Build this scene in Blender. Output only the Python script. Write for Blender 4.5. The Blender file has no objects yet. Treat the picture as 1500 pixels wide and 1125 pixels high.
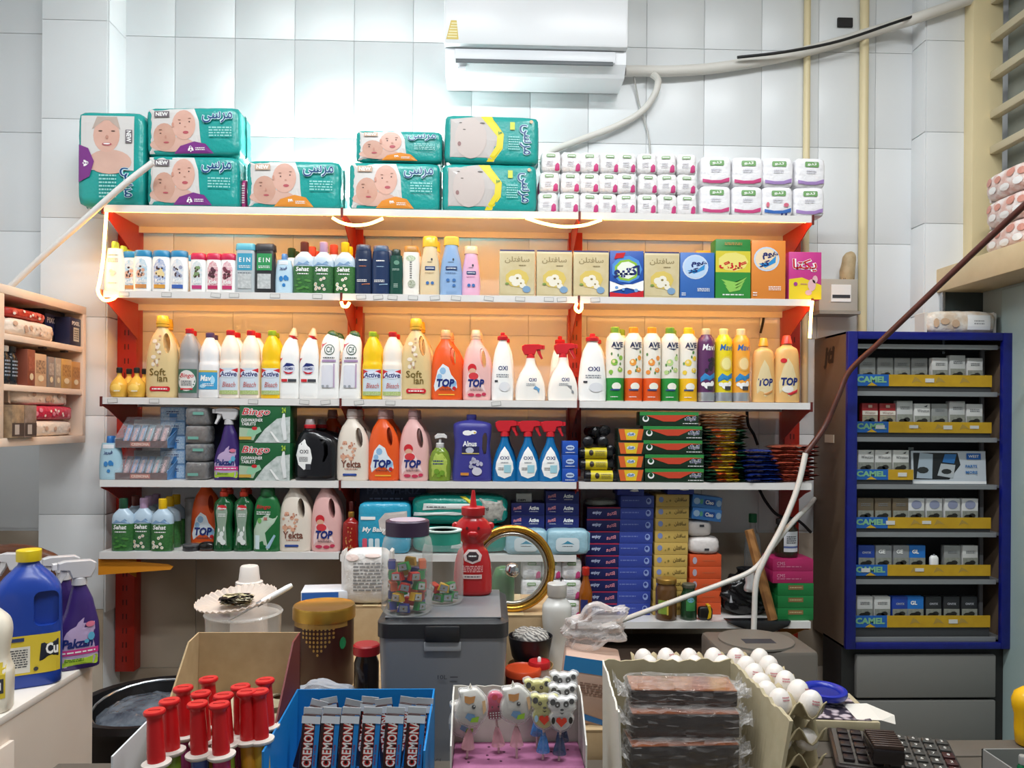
import bpy, bmesh, math, random
from mathutils import Vector, Matrix
RND = random.Random(11)
SC = bpy.context.scene
COL = SC.collection
rad = math.radians

# ------------------------------------------------------------------ camera
F, CAMZ, YAW, ROLL, SHY = 1127.0, 1.55, 1.83, 0.42, 0.035
cam_data = bpy.data.cameras.new('camera')
cam_data.sensor_width = 36.0
cam_data.lens = F / 1500.0*36.0
cam_data.shift_y = SHY
cam_data.clip_start = 0.02
cam = bpy.data.objects.new('camera', cam_data)
COL.objects.link(cam)
CAMROT = Matrix.Rotation(rad(-YAW), 4, 'Z') @ Matrix.Rotation(rad(90), 4, 'X') @ Matrix.Rotation(rad(ROLL), 4, 'Z')
cam.matrix_world = Matrix.Translation((0, 0, CAMZ)) @ CAMROT
SC.camera = cam

# ------------------------------------------------------------------ world, large lights, exposure
SC.view_settings.view_transform = 'Standard'
SC.view_settings.look = 'None'
SC.view_settings.gamma = 1.0
SC.view_settings.use_curve_mapping = False
SC.view_settings.exposure = 0.0
world = bpy.data.worlds.new('world')
SC.world = world
world.use_nodes = True
world.node_tree.nodes['Background'].inputs[0].default_value = (0.92, 0.95, 1.0, 1)
world.node_tree.nodes['Background'].inputs[1].default_value = 0.2
LAMP_POWER = 36.0
ROPE_STRENGTH = 27.0
TUBE_STRENGTH = 150.0


def area_light(name, loc, sx, sy, power, col=(1, 1, 1), rot=(0, 0, 0)):
    ld = bpy.data.lights.new(name, 'AREA')
    ld.shape = 'RECTANGLE'
    ld.size, ld.size_y, ld.energy, ld.color = sx, sy, power, col
    lo = bpy.data.objects.new(name, ld)
    COL.objects.link(lo)
    lo.location, lo.rotation_euler = loc, rot
    return lo


# ------------------------------------------------------------------ pixel -> world
def ray(u, v):
    return (CAMROT.to_3x3() @ Vector(((u - 750) / F, (562.5 - v) / F + SHY*1500 / F, -1.0))).normalized()


def WY(u, v, y):
    d = ray(u, v)
    t = y / d.y
    return Vector((d.x*t, y, CAMZ + d.z*t))


def WZ(u, v, z):
    d = ray(u, v)
    t = (z - CAMZ) / d.z
    return Vector((d.x*t, d.y*t, z))


# ------------------------------------------------------------------ materials
def lin(h):
    if isinstance(h, tuple):
        return h
    h = h.lstrip('#')
    out = []
    for i in (0, 2, 4):
        c = int(h[i:i + 2], 16) / 255
        out.append(c / 12.92 if c <= 0.04045 else ((c + 0.055) / 1.055) ** 2.4)
    return tuple(out)


_mats = {}


def mat(h, rough=0.4, metal=0.0, noise=None, bump=None, emis=0.0, coat=0.0, trans=0.0, wave=None, voro=None):
    """noise=(scale, other colour, contrast) mottles the colour; bump=(scale, strength)"""
    key = (h, rough, metal, noise, bump, emis, coat, trans, wave, voro)
    if key in _mats:
        return _mats[key]
    m = bpy.data.materials.new('surface_' + str(h).strip('#'))
    m.use_nodes = True
    nt = m.node_tree
    b = nt.nodes['Principled BSDF']
    b.inputs['Base Color'].default_value = (*lin(h), 1)
    b.inputs['Roughness'].default_value = rough
    b.inputs['Metallic'].default_value = metal
    b.inputs['Coat Weight'].default_value = coat
    b.inputs['Transmission Weight'].default_value = trans
    tc = nt.nodes.new('ShaderNodeTexCoord')
    if noise or wave or voro:
        if noise:
            t = nt.nodes.new('ShaderNodeTexNoise')
            t.inputs['Scale'].default_value = noise[0]
            t.inputs['Detail'].default_value = 4
            src, other, con = t.outputs['Fac'], noise[1], noise[2]
        elif wave:
            t = nt.nodes.new('ShaderNodeTexWave')
            t.inputs['Scale'].default_value = wave[0]
            t.inputs['Distortion'].default_value = 6
            t.inputs['Detail'].default_value = 3
            t.bands_direction = 'DIAGONAL'
            src, other, con = t.outputs['Fac'], wave[1], wave[2]
        else:
            t = nt.nodes.new('ShaderNodeTexVoronoi')
            t.inputs['Scale'].default_value = voro[0]
            src, other, con = t.outputs['Distance'], voro[1], voro[2]
        nt.links.new(tc.outputs['Object'], t.inputs['Vector'])
        r = nt.nodes.new('ShaderNodeValToRGB')
        r.color_ramp.elements[0].position = 0.5 - con
        r.color_ramp.elements[1].position = 0.5 + con
        r.color_ramp.elements[0].color = (*lin(h), 1)
        r.color_ramp.elements[1].color = (*lin(other), 1)
        nt.links.new(src, r.inputs['Fac'])
        nt.links.new(r.outputs['Color'], b.inputs['Base Color'])
    if bump:
        t = nt.nodes.new('ShaderNodeTexNoise')
        t.inputs['Scale'].default_value = bump[0]
        t.inputs['Detail'].default_value = 3
        nt.links.new(tc.outputs['Object'], t.inputs['Vector'])
        bn = nt.nodes.new('ShaderNodeBump')
        bn.inputs['Strength'].default_value = bump[1]
        bn.inputs['Distance'].default_value = 0.01
        nt.links.new(t.outputs['Fac'], bn.inputs['Height'])
        nt.links.new(bn.outputs['Normal'], b.inputs['Normal'])
    if emis:
        b.inputs['Emission Color'].default_value = (*lin(h), 1)
        b.inputs['Emission Strength'].default_value = emis
    _mats[key] = m
    return m


def clear(h, density=0.25, rough=0.08, bump=None, edge=0.6):
    """thin clear plastic or glass: mostly see-through, tinted, shiny at grazing angles"""
    key = ('clear', h, density, rough, bump, edge)
    if key in _mats:
        return _mats[key]
    m = bpy.data.materials.new('clear_' + str(h).strip('#'))
    m.use_nodes = True
    nt = m.node_tree
    b = nt.nodes['Principled BSDF']
    b.inputs['Base Color'].default_value = (*lin(h), 1)
    b.inputs['Roughness'].default_value = rough
    tr = nt.nodes.new('ShaderNodeBsdfTransparent')
    lw = nt.nodes.new('ShaderNodeLayerWeight')
    lw.inputs['Blend'].default_value = 0.35
    mp = nt.nodes.new('ShaderNodeMapRange')
    mp.inputs['To Min'].default_value = density
    mp.inputs['To Max'].default_value = min(1.0, density + edge)
    nt.links.new(lw.outputs['Facing'], mp.inputs['Value'])
    mx = nt.nodes.new('ShaderNodeMixShader')
    nt.links.new(mp.outputs['Result'], mx.inputs['Fac'])
    nt.links.new(tr.outputs['BSDF'], mx.inputs[1])
    nt.links.new(b.outputs['BSDF'], mx.inputs[2])
    nt.links.new(mx.outputs['Shader'], nt.nodes['Material Output'].inputs['Surface'])
    if bump:
        tc = nt.nodes.new('ShaderNodeTexCoord')
        t = nt.nodes.new('ShaderNodeTexNoise')
        t.inputs['Scale'].default_value = bump[0]
        nt.links.new(tc.outputs['Object'], t.inputs['Vector'])
        bn = nt.nodes.new('ShaderNodeBump')
        bn.inputs['Strength'].default_value = bump[1]
        bn.inputs['Distance'].default_value = 0.01
        nt.links.new(t.outputs['Fac'], bn.inputs['Height'])
        nt.links.new(bn.outputs['Normal'], b.inputs['Normal'])
        nt.links.new(bn.outputs['Normal'], lw.inputs['Normal'])
    _mats[key] = m
    return m


# ------------------------------------------------------------------ mesh helpers (all return verts, faces)
def mesh_obj(name, V, Fc, m, parent=None, smooth=None, loc=None):
    me = bpy.data.meshes.new(name)
    me.from_pydata([tuple(v) for v in V], [], Fc)
    if smooth is not None:
        for p in me.polygons:
            p.use_smooth = True
        me.set_sharp_from_angle(angle=rad(smooth))
    me.update()
    if m is not None:
        me.materials.append(m)
    o = bpy.data.objects.new(name, me)
    COL.objects.link(o)
    if parent is not None:
        o.parent = parent
    if loc is not None:
        o.location = loc
    return o


def join(*parts):
    V, Fc = [], []
    for v, f in parts:
        n = len(V)
        V += list(v)
        Fc += [tuple(i + n for i in q) for q in f]
    return V, Fc


def xf(vf, loc=(0, 0, 0), rz=0, rx=0, ry=0, s=1):
    M = Matrix.Translation(loc) @ Matrix.Rotation(rz, 4, 'Z') @ Matrix.Rotation(ry, 4, 'Y') @ Matrix.Rotation(rx, 4, 'X') @ Matrix.Scale(s, 4)
    return [M @ Vector(v) for v in vf[0]], vf[1]


def box(x0, x1, y0, y1, z0, z1, b=0.0):
    if b <= 0:
        V = [(x, y, z) for z in (z0, z1) for y in (y0, y1) for x in (x0, x1)]
        return V, [(0, 2, 3, 1), (4, 5, 7, 6), (0, 1, 5, 4), (2, 6, 7, 3), (0, 4, 6, 2), (1, 3, 7, 5)]
    bm = bmesh.new()
    bmesh.ops.create_cube(bm, size=1)
    for v in bm.verts:
        v.co = ((x0 + x1) / 2 + v.co.x*(x1 - x0), (y0 + y1) / 2 + v.co.y*(y1 - y0), (z0 + z1) / 2 + v.co.z*(z1 - z0))
    bmesh.ops.bevel(bm, geom=bm.edges[:], offset=b, segments=2, affect='EDGES', profile=0.5)
    V = [v.co.copy() for v in bm.verts]
    bm.verts.index_update()
    Fc = [tuple(v.index for v in f.verts) for f in bm.faces]
    bm.free()
    return V, Fc


def smooth_rows(rows, k=4):
    """Catmull-Rom interpolation of profile rows (z first)"""
    rows = [tuple(r) + (2.0, 0.0)[len(r) - 3:] if len(r) < 5 else tuple(r) for r in rows]
    out = []
    n = len(rows)
    for i in range(n - 1):
        p0, p1, p2, p3 = rows[max(i - 1, 0)], rows[i], rows[i + 1], rows[min(i + 2, n - 1)]
        for j in range(k):
            t = j / k
            r = []
            for a, b, c, d in zip(p0, p1, p2, p3):
                q = 0.5*(2*b + (c - a)*t + (2*a - 5*b + 4*c - d)*t*t + (3*b - a - 3*c + d)*t ** 3)
                lo, hi = min(b, c), max(b, c)
                r.append(min(max(q, lo - 0.15*(hi - lo)), hi + 0.15*(hi - lo)))
            r[0] = p1[0] + (p2[0] - p1[0])*t
            out.append(tuple(r))
    out.append(rows[-1])
    return out


def fullrows(rows):
    return [tuple(r) + (2.0, 0.0)[len(r) - 3:] if len(r) < 5 else tuple(r) for r in rows]


def sup(c, e):
    return math.copysign(abs(c) ** (2.0 / e), c)


def loft(rows, n=20, cap0=True, cap1=True):
    """rows: (z, half width, half depth, exponent, x shift)"""
    V, Fc = [], []
    for (z, w, d, e, dx) in rows:
        for i in range(n):
            a = 2*math.pi*(i + 0.5) / n
            V.append((dx + w*sup(math.cos(a), e), d*sup(math.sin(a), e), z))
    for k in range(len(rows) - 1):
        for i in range(n):
            j = (i + 1) % n
            Fc.append((k*n + i, k*n + j, (k + 1)*n + j, (k + 1)*n + i))
    if cap0:
        Fc.append(tuple(range(n - 1, -1, -1)))
    if cap1:
        Fc.append(tuple(range((len(rows) - 1)*n, len(rows)*n)))
    return V, Fc


def row_surf(rows):
    def f(x, z):
        if z <= rows[0][0]:
            r = rows[0]
        elif z >= rows[-1][0]:
            r = rows[-1]
        else:
            for a, b in zip(rows, rows[1:]):
                if a[0] <= z <= b[0]:
                    t = (z - a[0]) / max(1e-9, b[0] - a[0])
                    r = tuple(p + (q - p)*t for p, q in zip(a, b))
                    break
        q = min(1.0, abs((x - r[4]) / max(1e-6, r[1])))
        return -r[2]*max(0.0, 1 - q ** r[3]) ** (1 / r[3])
    return f


def prism(pts, y0, y1, b=0.0):
    """outline in x,z extruded along y; b shrinks both ends for a soft edge"""
    n = len(pts)
    cx = sum(p[0] for p in pts) / n
    cz = sum(p[1] for p in pts) / n
    if sum(pts[i][0]*pts[(i + 1) % n][1] - pts[(i + 1) % n][0]*pts[i][1] for i in range(n)) > 0:
        pts = list(pts)[::-1]

    def ring(y, s):
        out = []
        for i, (x, z) in enumerate(pts):
            dx, dz = x - cx, z - cz
            L = math.hypot(dx, dz) or 1
            k = max(0, (L - s)) / L
            out.append((cx + dx*k, y, cz + dz*k))
        return out
    ys = [(y0, 0), (y1, 0)] if b <= 0 else [(y0, b), (y0 + b, 0), (y1 - b, 0), (y1, b)]
    V = []
    for y, s in ys:
        V += ring(y, s)
    Fc = []
    for k in range(len(ys) - 1):
        for i in range(n):
            j = (i + 1) % n
            Fc.append((k*n + i, k*n + j, (k + 1)*n + j, (k + 1)*n + i))
    Fc.append(tuple(range(n - 1, -1, -1)))
    Fc.append(tuple(range((len(ys) - 1)*n, len(ys)*n)))
    return V, Fc


def soft_box(hw, hd, hh, e=8, n=9, puff=0.0, jit=0.0, seed=0):
    """rounded, slightly puffed pack centred at the origin"""
    bm = bmesh.new()
    bmesh.ops.create_cube(bm, size=2)
    bmesh.ops.subdivide_edges(bm, edges=bm.edges[:], cuts=n, use_grid_fill=True)
    r = random.Random(seed)
    V = []
    for v in bm.verts:
        x, y, z = v.co
        k = (abs(x) ** e + abs(y) ** e + abs(z) ** e) ** (1 / e)
        x, y, z = x / k, y / k, z / k
        p = 1 + puff*(1 - abs(x) ** 2)*(1 - abs(z) ** 2)
        V.append(Vector((x*hw + r.uniform(-jit, jit), y*hd*p + r.uniform(-jit, jit), z*hh + r.uniform(-jit, jit))))
    bm.verts.index_update()
    Fc = [tuple(v.index for v in f.verts) for f in bm.faces]
    bm.free()
    return V, Fc


def soft_surf(hw, hd, hh, e=8, puff=0.0):
    def f(x, z):
        a, b = min(1, abs(x / hw)), min(1, abs(z / hh))
        return -hd*max(0.0, 1 - a ** e - b ** e) ** (1 / e)*(1 + puff*(1 - a*a)*(1 - b*b))
    return f


def tube(pts, r, n=8, caps=True):
    pts = [Vector(p) for p in pts]
    V, Fc = [], []
    up = Vector((0.013, 0.21, 0.977)).normalized()
    for i, p in enumerate(pts):
        t = (pts[min(i + 1, len(pts) - 1)] - pts[max(i - 1, 0)]).normalized()
        a = t.cross(up)
        if a.length < 1e-3:
            a = t.cross(Vector((1, 0, 0)))
        a.normalize()
        b = t.cross(a)
        rr = r[i] if isinstance(r, (list, tuple)) else r
        for k in range(n):
            q = 2*math.pi*k / n
            V.append(p + (a*math.cos(q) + b*math.sin(q))*rr)
    for i in range(len(pts) - 1):
        for k in range(n):
            j = (k + 1) % n
            Fc.append((i*n + k, i*n + j, (i + 1)*n + j, (i + 1)*n + k))
    if caps:
        Fc.append(tuple(range(n - 1, -1, -1)))
        Fc.append(tuple(range((len(pts) - 1)*n, len(pts)*n)))
    return V, Fc


def spline(pts, k=6):
    pts = [Vector(p) for p in pts]
    out = []
    n = len(pts)
    for i in range(n - 1):
        p0, p1, p2, p3 = pts[max(i - 1, 0)], pts[i], pts[i + 1], pts[min(i + 2, n - 1)]
        for j in range(k):
            t = j / k
            out.append(0.5*(2*p1 + (p2 - p0)*t + (2*p0 - 5*p1 + 4*p2 - p3)*t*t + (3*p1 - p0 - 3*p2 + p3)*t ** 3))
    out.append(pts[-1])
    return out


def lathe(prof, n=24, closed=False):
    """prof: (radius, z) bottom to top"""
    V, Fc = [], []
    for r, z in prof:
        for i in range(n):
            a = 2*math.pi*i / n
            V.append((r*math.cos(a), r*math.sin(a), z))
    m = len(prof)
    for k in range(m - 1):
        for i in range(n):
            j = (i + 1) % n
            Fc.append((k*n + i, k*n + j, (k + 1)*n + j, (k + 1)*n + i))
    if closed:
        for i in range(n):
            j = (i + 1) % n
            Fc.append(((m - 1)*n + i, (m - 1)*n + j, j, i))
    else:
        Fc.append(tuple(range(n - 1, -1, -1)))
        Fc.append(tuple(range((m - 1)*n, m*n)))
    return V, Fc


def boolean(a, b, op='DIFFERENCE'):
    oa = mesh_obj('tmp_a', a[0], a[1], None)
    ob = mesh_obj('tmp_b', b[0], b[1], None)
    md = oa.modifiers.new('b', 'BOOLEAN')
    md.operation, md.object, md.solver = op, ob, 'EXACT'
    dg = bpy.context.evaluated_depsgraph_get()
    ev = oa.evaluated_get(dg)
    me = bpy.data.meshes.new_from_object(ev)
    V = [v.co.copy() for v in me.vertices]
    Fc = [tuple(p.vertices) for p in me.polygons]
    for o in (oa, ob):
        d = o.data
        bpy.data.objects.remove(o)
        bpy.data.meshes.remove(d)
    bpy.data.meshes.remove(me)
    return V, Fc


# ------------------------------------------------------------------ lettering
_ar = {'م': 'ﻡﻢﻣﻤ', 'ر': 'ﺭﺮ', 'س': 'ﺱﺲﺳﺴ', 'ی': 'ﯼﯽﯾﯿ', 'ا': 'ﺍﺎ', 'ک': 'ﮎﮏﮐﮑ', 'ت': 'ﺕﺖﺗﺘ', 'و': 'ﻭﻮ', 'ه': 'ﻩﻪﻫﻬ',
       'ز': 'ﺯﺰ', 'گ': 'ﮒﮓﮔﮕ', 'ل': 'ﻝﻞﻟﻠ', 'ف': 'ﻑﻒﻓﻔ', 'ن': 'ﻥﻦﻧﻨ', 'آ': 'ﺁﺂ', 'د': 'ﺩﺪ', 'ش': 'ﺵﺶﺷﺸ'}


def persian(s):
    out = []
    for w in s.split(' '):
        g = []
        for i, c in enumerate(w):
            f = _ar[c]
            prev = i > 0 and len(_ar[w[i - 1]]) == 4
            nxt = i < len(w) - 1 and len(f) == 4
            g.append(f[3] if prev and nxt else f[1] if prev else f[2] if nxt else f[0])
        out.append(''.join(reversed(g)))
    return ' '.join(reversed(out))


_txt = {}


def text_mesh(s, bold=0.02, shear=0.0):
    key = (s, bold, shear)
    if key not in _txt:
        c = bpy.data.curves.new('lettering', 'FONT')
        c.body, c.offset, c.shear, c.resolution_u = s, bold, shear, 2
        o = bpy.data.objects.new('lettering', c)
        me = o.to_mesh()
        V = [(v.co.x, v.co.y) for v in me.vertices]
        Fc = [tuple(p.vertices) for p in me.polygons]
        o.to_mesh_clear()
        bpy.data.objects.remove(o)
        bpy.data.curves.remove(c)
        x0, x1 = min(p[0] for p in V), max(p[0] for p in V)
        y0, y1 = min(p[1] for p in V), max(p[1] for p in V)
        V = [((x - x0) / (x1 - x0) - 0.5, (y - y0) / (y1 - y0) - 0.5) for x, y in V]
        _txt[key] = (V, Fc)
    return _txt[key]


def empty(name, loc=(0, 0, 0), rz=0.0):
    o = bpy.data.objects.new(name, None)
    o.empty_display_size = 0.02
    COL.objects.link(o)
    o.location = loc
    o.rotation_euler = (0, 0, rz)
    return o


def tag(o, label=None, cat=None, group=None, kind=None):
    for k, v in (('label', label), ('category', cat), ('group', group), ('kind', kind)):
        if v:
            o[k] = v
    return o


def circle_pts(cx, cz, rx, rz, n=20, a0=0.0, a1=2*math.pi):
    return [(cx + rx*math.cos(a0 + (a1 - a0)*i / n), cz + rz*math.sin(a0 + (a1 - a0)*i / n)) for i in range(n)]


def rrect_pts(cx, cz, w, h, r, k=4):
    out = []
    for sx, sz, a in ((1, 1, 0), (-1, 1, 90), (-1, -1, 180), (1, -1, 270)):
        for i in range(k + 1):
            t = rad(a + 90*i / k)
            out.append((cx + sx*(w / 2 - r) + r*math.cos(t), cz + sz*(h / 2 - r) + r*math.sin(t)))
    return out


class Item:
    """a thing built in its own units (u metres each), facing -y, base at z = 0"""

    def __init__(s, name, u=1.0):
        s.root, s.u, s.surf, s.lay, s.used = empty(name), u, (lambda x, z: 0.0), 0, False

    def mesh(s, name, vf, m, smooth=None, parent=None):
        return mesh_obj(name, [Vector(v)*s.u for v in vf[0]], vf[1], m, parent or s.root, smooth)

    def loft(s, name, rows, m, n=20, k=4, surf=True, smooth=40, off=(0, 0)):
        rows = smooth_rows(rows, k) if k > 1 else fullrows(rows)
        vf = loft(rows, n)
        if off != (0, 0):
            vf = ([(x + off[0], y + off[1], z) for x, y, z in vf[0]], vf[1])
        o = s.mesh(name, vf, m, smooth)
        if surf:
            s.surf = row_surf(rows)
        return o

    def decal(s, name, V2, Fc, m, layer=None):
        if layer is None:
            s.lay += 1
            layer = s.lay
        off = (0.0005 + 0.0004*layer) / s.u
        return s.mesh(name, ([(x, s.surf(x, z) - off, z) for x, z in V2], Fc), m)

    def poly(s, name, pts, m, rings=4, c=None, layer=None):
        n = len(pts)
        cx, cz = c or (sum(p[0] for p in pts) / n, sum(p[1] for p in pts) / n)
        V = [(cx, cz)]
        for r in range(1, rings + 1):
            V += [(cx + (x - cx)*r / rings, cz + (z - cz)*r / rings) for x, z in pts]
        Fc = [(0, 1 + (i + 1) % n, 1 + i)[::-1] for i in range(n)]
        for r in range(rings - 1):
            a, b = 1 + r*n, 1 + (r + 1)*n
            Fc += [(a + i, b + i, b + (i + 1) % n, a + (i + 1) % n) for i in range(n)]
        return s.decal(name, V, Fc, m, layer)

    def oval(s, name, cx, cz, w, h, m, layer=None, n=20, rings=4):
        return s.poly(name, circle_pts(cx, cz, w / 2, h / 2, n), m, rings, (cx, cz), layer)

    def rect(s, name, cx, cz, w, h, m, layer=None, nx=10, nz=4):
        V = [(cx + w*(i / nx - 0.5), cz + h*(j / nz - 0.5)) for j in range(nz + 1) for i in range(nx + 1)]
        Fc = [(j*(nx + 1) + i, j*(nx + 1) + i + 1, (j + 1)*(nx + 1) + i + 1, (j + 1)*(nx + 1) + i) for j in range(nz) for i in range(nx)]
        return s.decal(name, V, Fc, m, layer)

    def text(s, t, cx, cz, w, h, m, bold=0.02, shear=0.0, rot=0.0, layer=None, name='lettering'):
        V, Fc = text_mesh(t, bold, shear)
        c, q = math.cos(rot), math.sin(rot)
        return s.decal(name, [(cx + x*w*c - y*h*q, cz + x*w*q + y*h*c) for x, y in V], Fc, m, layer)

    def lines(s, cx, cz, w, h, n, m, name='small_print', layer=None, seed=1):
        """rows of tiny print too small to read: thin strokes"""
        r = random.Random(seed)
        V, Fc = [], []
        for i in range(n):
            z = cz + h*(0.5 - (i + 0.5) / n)
            x = cx - w / 2
            while x < cx + w / 2 - w*0.05:
                L = min(r.uniform(0.08, 0.22)*w, cx + w / 2 - x)
                t = h / n*0.24
                b = len(V)
                V += [(x, z - t), (x + L, z - t), (x + L, z + t), (x, z + t)]
                Fc.append((b, b + 1, b + 2, b + 3))
                x += L + w*0.04
        return tag(s.decal(name, V, Fc, m, layer), kind='stuff')

    def blobs(s, name, spots, m, layer=None, n=9):
        """several flat round spots printed together: (x, z, rx, rz)"""
        V, Fc = [], []
        for x, z, rx, rz in spots:
            b = len(V)
            V += [(x, z)] + circle_pts(x, z, rx, rz, n)
            Fc += [(b, b + 1 + i, b + 1 + (i + 1) % n) for i in range(n)]
        return tag(s.decal(name, V, Fc, m, layer), kind='stuff' if len(spots) > 1 else None)

    def box(s, name, x0, x1, y0, y1, z0, z1, m, b=0.0, parent=None):
        return s.mesh(name, box(x0, x1, y0, y1, z0, z1, b), m, 40 if b else None, parent)



def copy_tree(o, parent=None):
    c = o.copy()
    COL.objects.link(c)
    c.parent = parent
    for ch in [x for x in o.children]:
        copy_tree(ch, c)
    return c


_seen = {}


def nth(q, n):
    names_ = ['lowest', 'second', 'third', 'fourth', 'fifth', 'sixth', 'seventh', 'eighth', 'ninth', 'tenth', 'eleventh', 'twelfth']
    return 'lowest' if q == 0 else 'topmost' if q == n - 1 else names_[q] + ' from bottom' if q < 12 else 'upper'


def put(it, loc, label, cat, group=None, rz=0.0, rx=0.0, ry=0.0, sc=None):
    ys = _seen.setdefault(label, [])
    deeper = bool(group and ys and cat not in ('egg', 'sharpener', 'candy tube', 'chocolate bar', 'packet', 'bag roll') and loc[1] > min(ys) + .05 and abs(loc[2] - _seen[label + '#z']) < .01)
    _seen.setdefault(label + '#z', loc[2])
    ys.append(loc[1])
    if deeper and len(label.split()) <= 13:
        label += ', behind its twin' if loc[1] < min(ys) + .13 else ', last in file'
    if it.used:
        r = copy_tree(it.root)
        for k in ('group',):
            if k in r:
                del r[k]
    else:
        r, it.used = it.root, True
    r.location = loc
    r.rotation_euler = (rx, ry, rz)
    if sc:
        r.scale = sc if isinstance(sc, tuple) else (sc, sc, sc)
    tag(r, label, cat, group)
    return r
# ================================================================== the setting
YB = 3.20                       # back wall
M_TILE = mat('#e9ebec', 0.33, noise=(1.3, '#e2e6e8', 0.4))
M_GROUT = mat('#dcdfe0', 0.8)
M_MARBLE = mat('#c9bba9', 0.25, wave=(1.1, '#a3937f', 0.45))
M_RED = mat('#b32a1c', 0.35, bump=(60, 0.05))
M_DARKRED = mat('#5c1612', 0.5)
M_SHELF = mat('#e6e4e2', 0.3, noise=(9, '#dcd8d4', 0.4))
M_WHITE = mat('#eeeeec', 0.4)
M_OFFW = mat('#e8e2d4', 0.5)
M_BLACK = mat('#121214', 0.4)
M_DARK = mat('#1c1b1d', 0.6)
M_CREAM = mat('#e3d3a8', 0.45)
M_CARD = mat('#b79d78', 0.85, noise=(40, '#a98e68', 0.3))
M_CARDG = mat('#b5a98c', 0.9, noise=(30, '#a59879', 0.3))
M_STEEL = mat('#b9bcc0', 0.25, 0.9)
M_GREYP = mat('#86888b', 0.5)


def struct(o):
    o['kind'] = 'structure'
    return o


def tiles(parent, x0, x1, z0, z1, tx, tz, xa, za, y, m, th=0.0045, gap=0.0016):
    """separate tiles on a wall face that looks towards -y; xa, za = a joint"""
    cache = {}
    i0, i1 = math.floor((x0 - xa) / tx), math.ceil((x1 - xa) / tx)
    j0, j1 = math.floor((z0 - za) / tz), math.ceil((z1 - za) / tz)
    for j in range(j0, j1):
        for i in range(i0, i1):
            a, b = max(x0, xa + i*tx), min(x1, xa + (i + 1)*tx)
            c, d = max(z0, za + j*tz), min(z1, za + (j + 1)*tz)
            if b - a < 0.012 or d - c < 0.012:
                continue
            key = (round(b - a, 4), round(d - c, 4))
            w, h = key[0] / 2 - gap / 2, key[1] / 2 - gap / 2
            if key not in cache:
                o = mesh_obj('tile', *box(-w, w, -th, 0, -h, h, 0.0012), m, parent, 30)
                cache[key] = o.data
            else:
                o = bpy.data.objects.new('tile', cache[key])
                COL.objects.link(o)
                o.parent = parent
            o.location = ((a + b) / 2, y, (c + d) / 2)


ZCEIL = 3.62
XL, XR = -2.25, 2.02
struct(mesh_obj('floor', *box(XL - .2, XR + .2, -1.5, YB + .2, -0.1, 0), mat('#9c9184', 0.4, noise=(6, '#867b6e', 0.3))))
struct(mesh_obj('ceiling', *box(XL - .2, XR + .2, -1.5, YB + .2, ZCEIL, ZCEIL + .1), mat('#e6e8e8', 0.8)))
wall = struct(mesh_obj('wall_back', *box(XL - .2, XR + .2, YB, YB + .2, 0, ZCEIL), M_GROUT))
xa, za = WY(257, 100, YB).x, WY(350, 57, YB).z
zm = za - 0.403*5 - 0.01
tiles(wall, XL, XR, zm, ZCEIL, 0.243, 0.403, xa, za, YB, M_TILE)
tiles(wall, XL, XR, 0.0, zm, 0.6, 0.56, xa + .1, zm, YB, M_MARBLE)
struct(mesh_obj('wall_left', *box(XL - .2, XL, -1.5, YB, 0, ZCEIL), mat('#dfe3e6', 0.35)))
# left pillar
px0, px1, YP = WY(62, 100, 3.06).x, WY(158, 100, 3.06).x, 3.06
zp = WY(100, 892, YP).z
wp = struct(mesh_obj('wall_pillar_left', *box(px0, px1, YP, YB, 0, ZCEIL), M_GROUT))
tiles(wp, px0, px1, zp, ZCEIL, 0.9, 0.386, px0 - .01, WY(110, 30, YP).z, YP, M_TILE)
tiles(wp, px0, px1, 0, zp, 0.9, 0.56, px0 - .01, zp, YP, M_MARBLE)
for k in range(-6, 2):
    zz = WY(110, 30, YP).z + .386*k
    mesh_obj('tile', *box(0, .006, 0, YB - YP, 0.002, min(.384, ZCEIL - zz - .001), .001), M_TILE, wp, 30, (px1, YP, zz))
# right pillar
qx0, qx1, YQ = WY(1355, 330, 3.1).x, XR, 3.1
wq = struct(mesh_obj('wall_pillar_right', *box(qx0, qx1 + .2, YQ, YB, 0, ZCEIL), M_GROUT))
zq = WY(1390, 328, YQ).z
tiles(wq, qx0, qx1, 0, ZCEIL, 0.9, 0.375, qx0 - .01, zq, YQ, M_TILE)
for k in range(-6, 4):
    zz = zq + .375*k
    if ZCEIL - zz > .02:
        mesh_obj('tile', *box(-.006, 0, 0, YB - YQ, 0.002, min(.373, ZCEIL - zz - .001), .001), M_TILE, wq, 30, (qx0, YQ, zz))
# right wall: lower frosted panels, barred window above the ledge
ZLED0, ZLED1 = WY(1375, 429, YQ).z, WY(1371, 395, YQ).z
wr = struct(mesh_obj('wall_right', *box(XR, XR + .2, -1.5, YQ, 0, ZLED1), mat('#a9b6b2', 0.25)))
struct(mesh_obj('wall_right_top', *box(XR, XR + .2, -1.5, YQ, WY(1450, -60, 3.05).z, ZCEIL), M_OFFW))
for k in range(4):
    mesh_obj('panel', *box(XR - .012, XR, 2.96 - .62*(k + 1), 2.95 - .62*k, .05, ZLED0 - .01, .003), mat('#9fb4b2', 0.2, noise=(3, '#a9bcb9', .3)), wr)
win = struct(empty('window_1', (XR, YQ, ZLED1)))
zt = WY(1450, -60, 3.05).z - ZLED1
mesh_obj('window_frame', *box(-.075, 0.05, -.06, 0, 0, zt, .004), M_CREAM, win, 30)
mesh_obj('pane', *box(.07, .078, -4.0, -.06, 0, zt), mat('#6f7672', 0.12, noise=(3.5, '#969b95', 0.25)), win)
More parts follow.
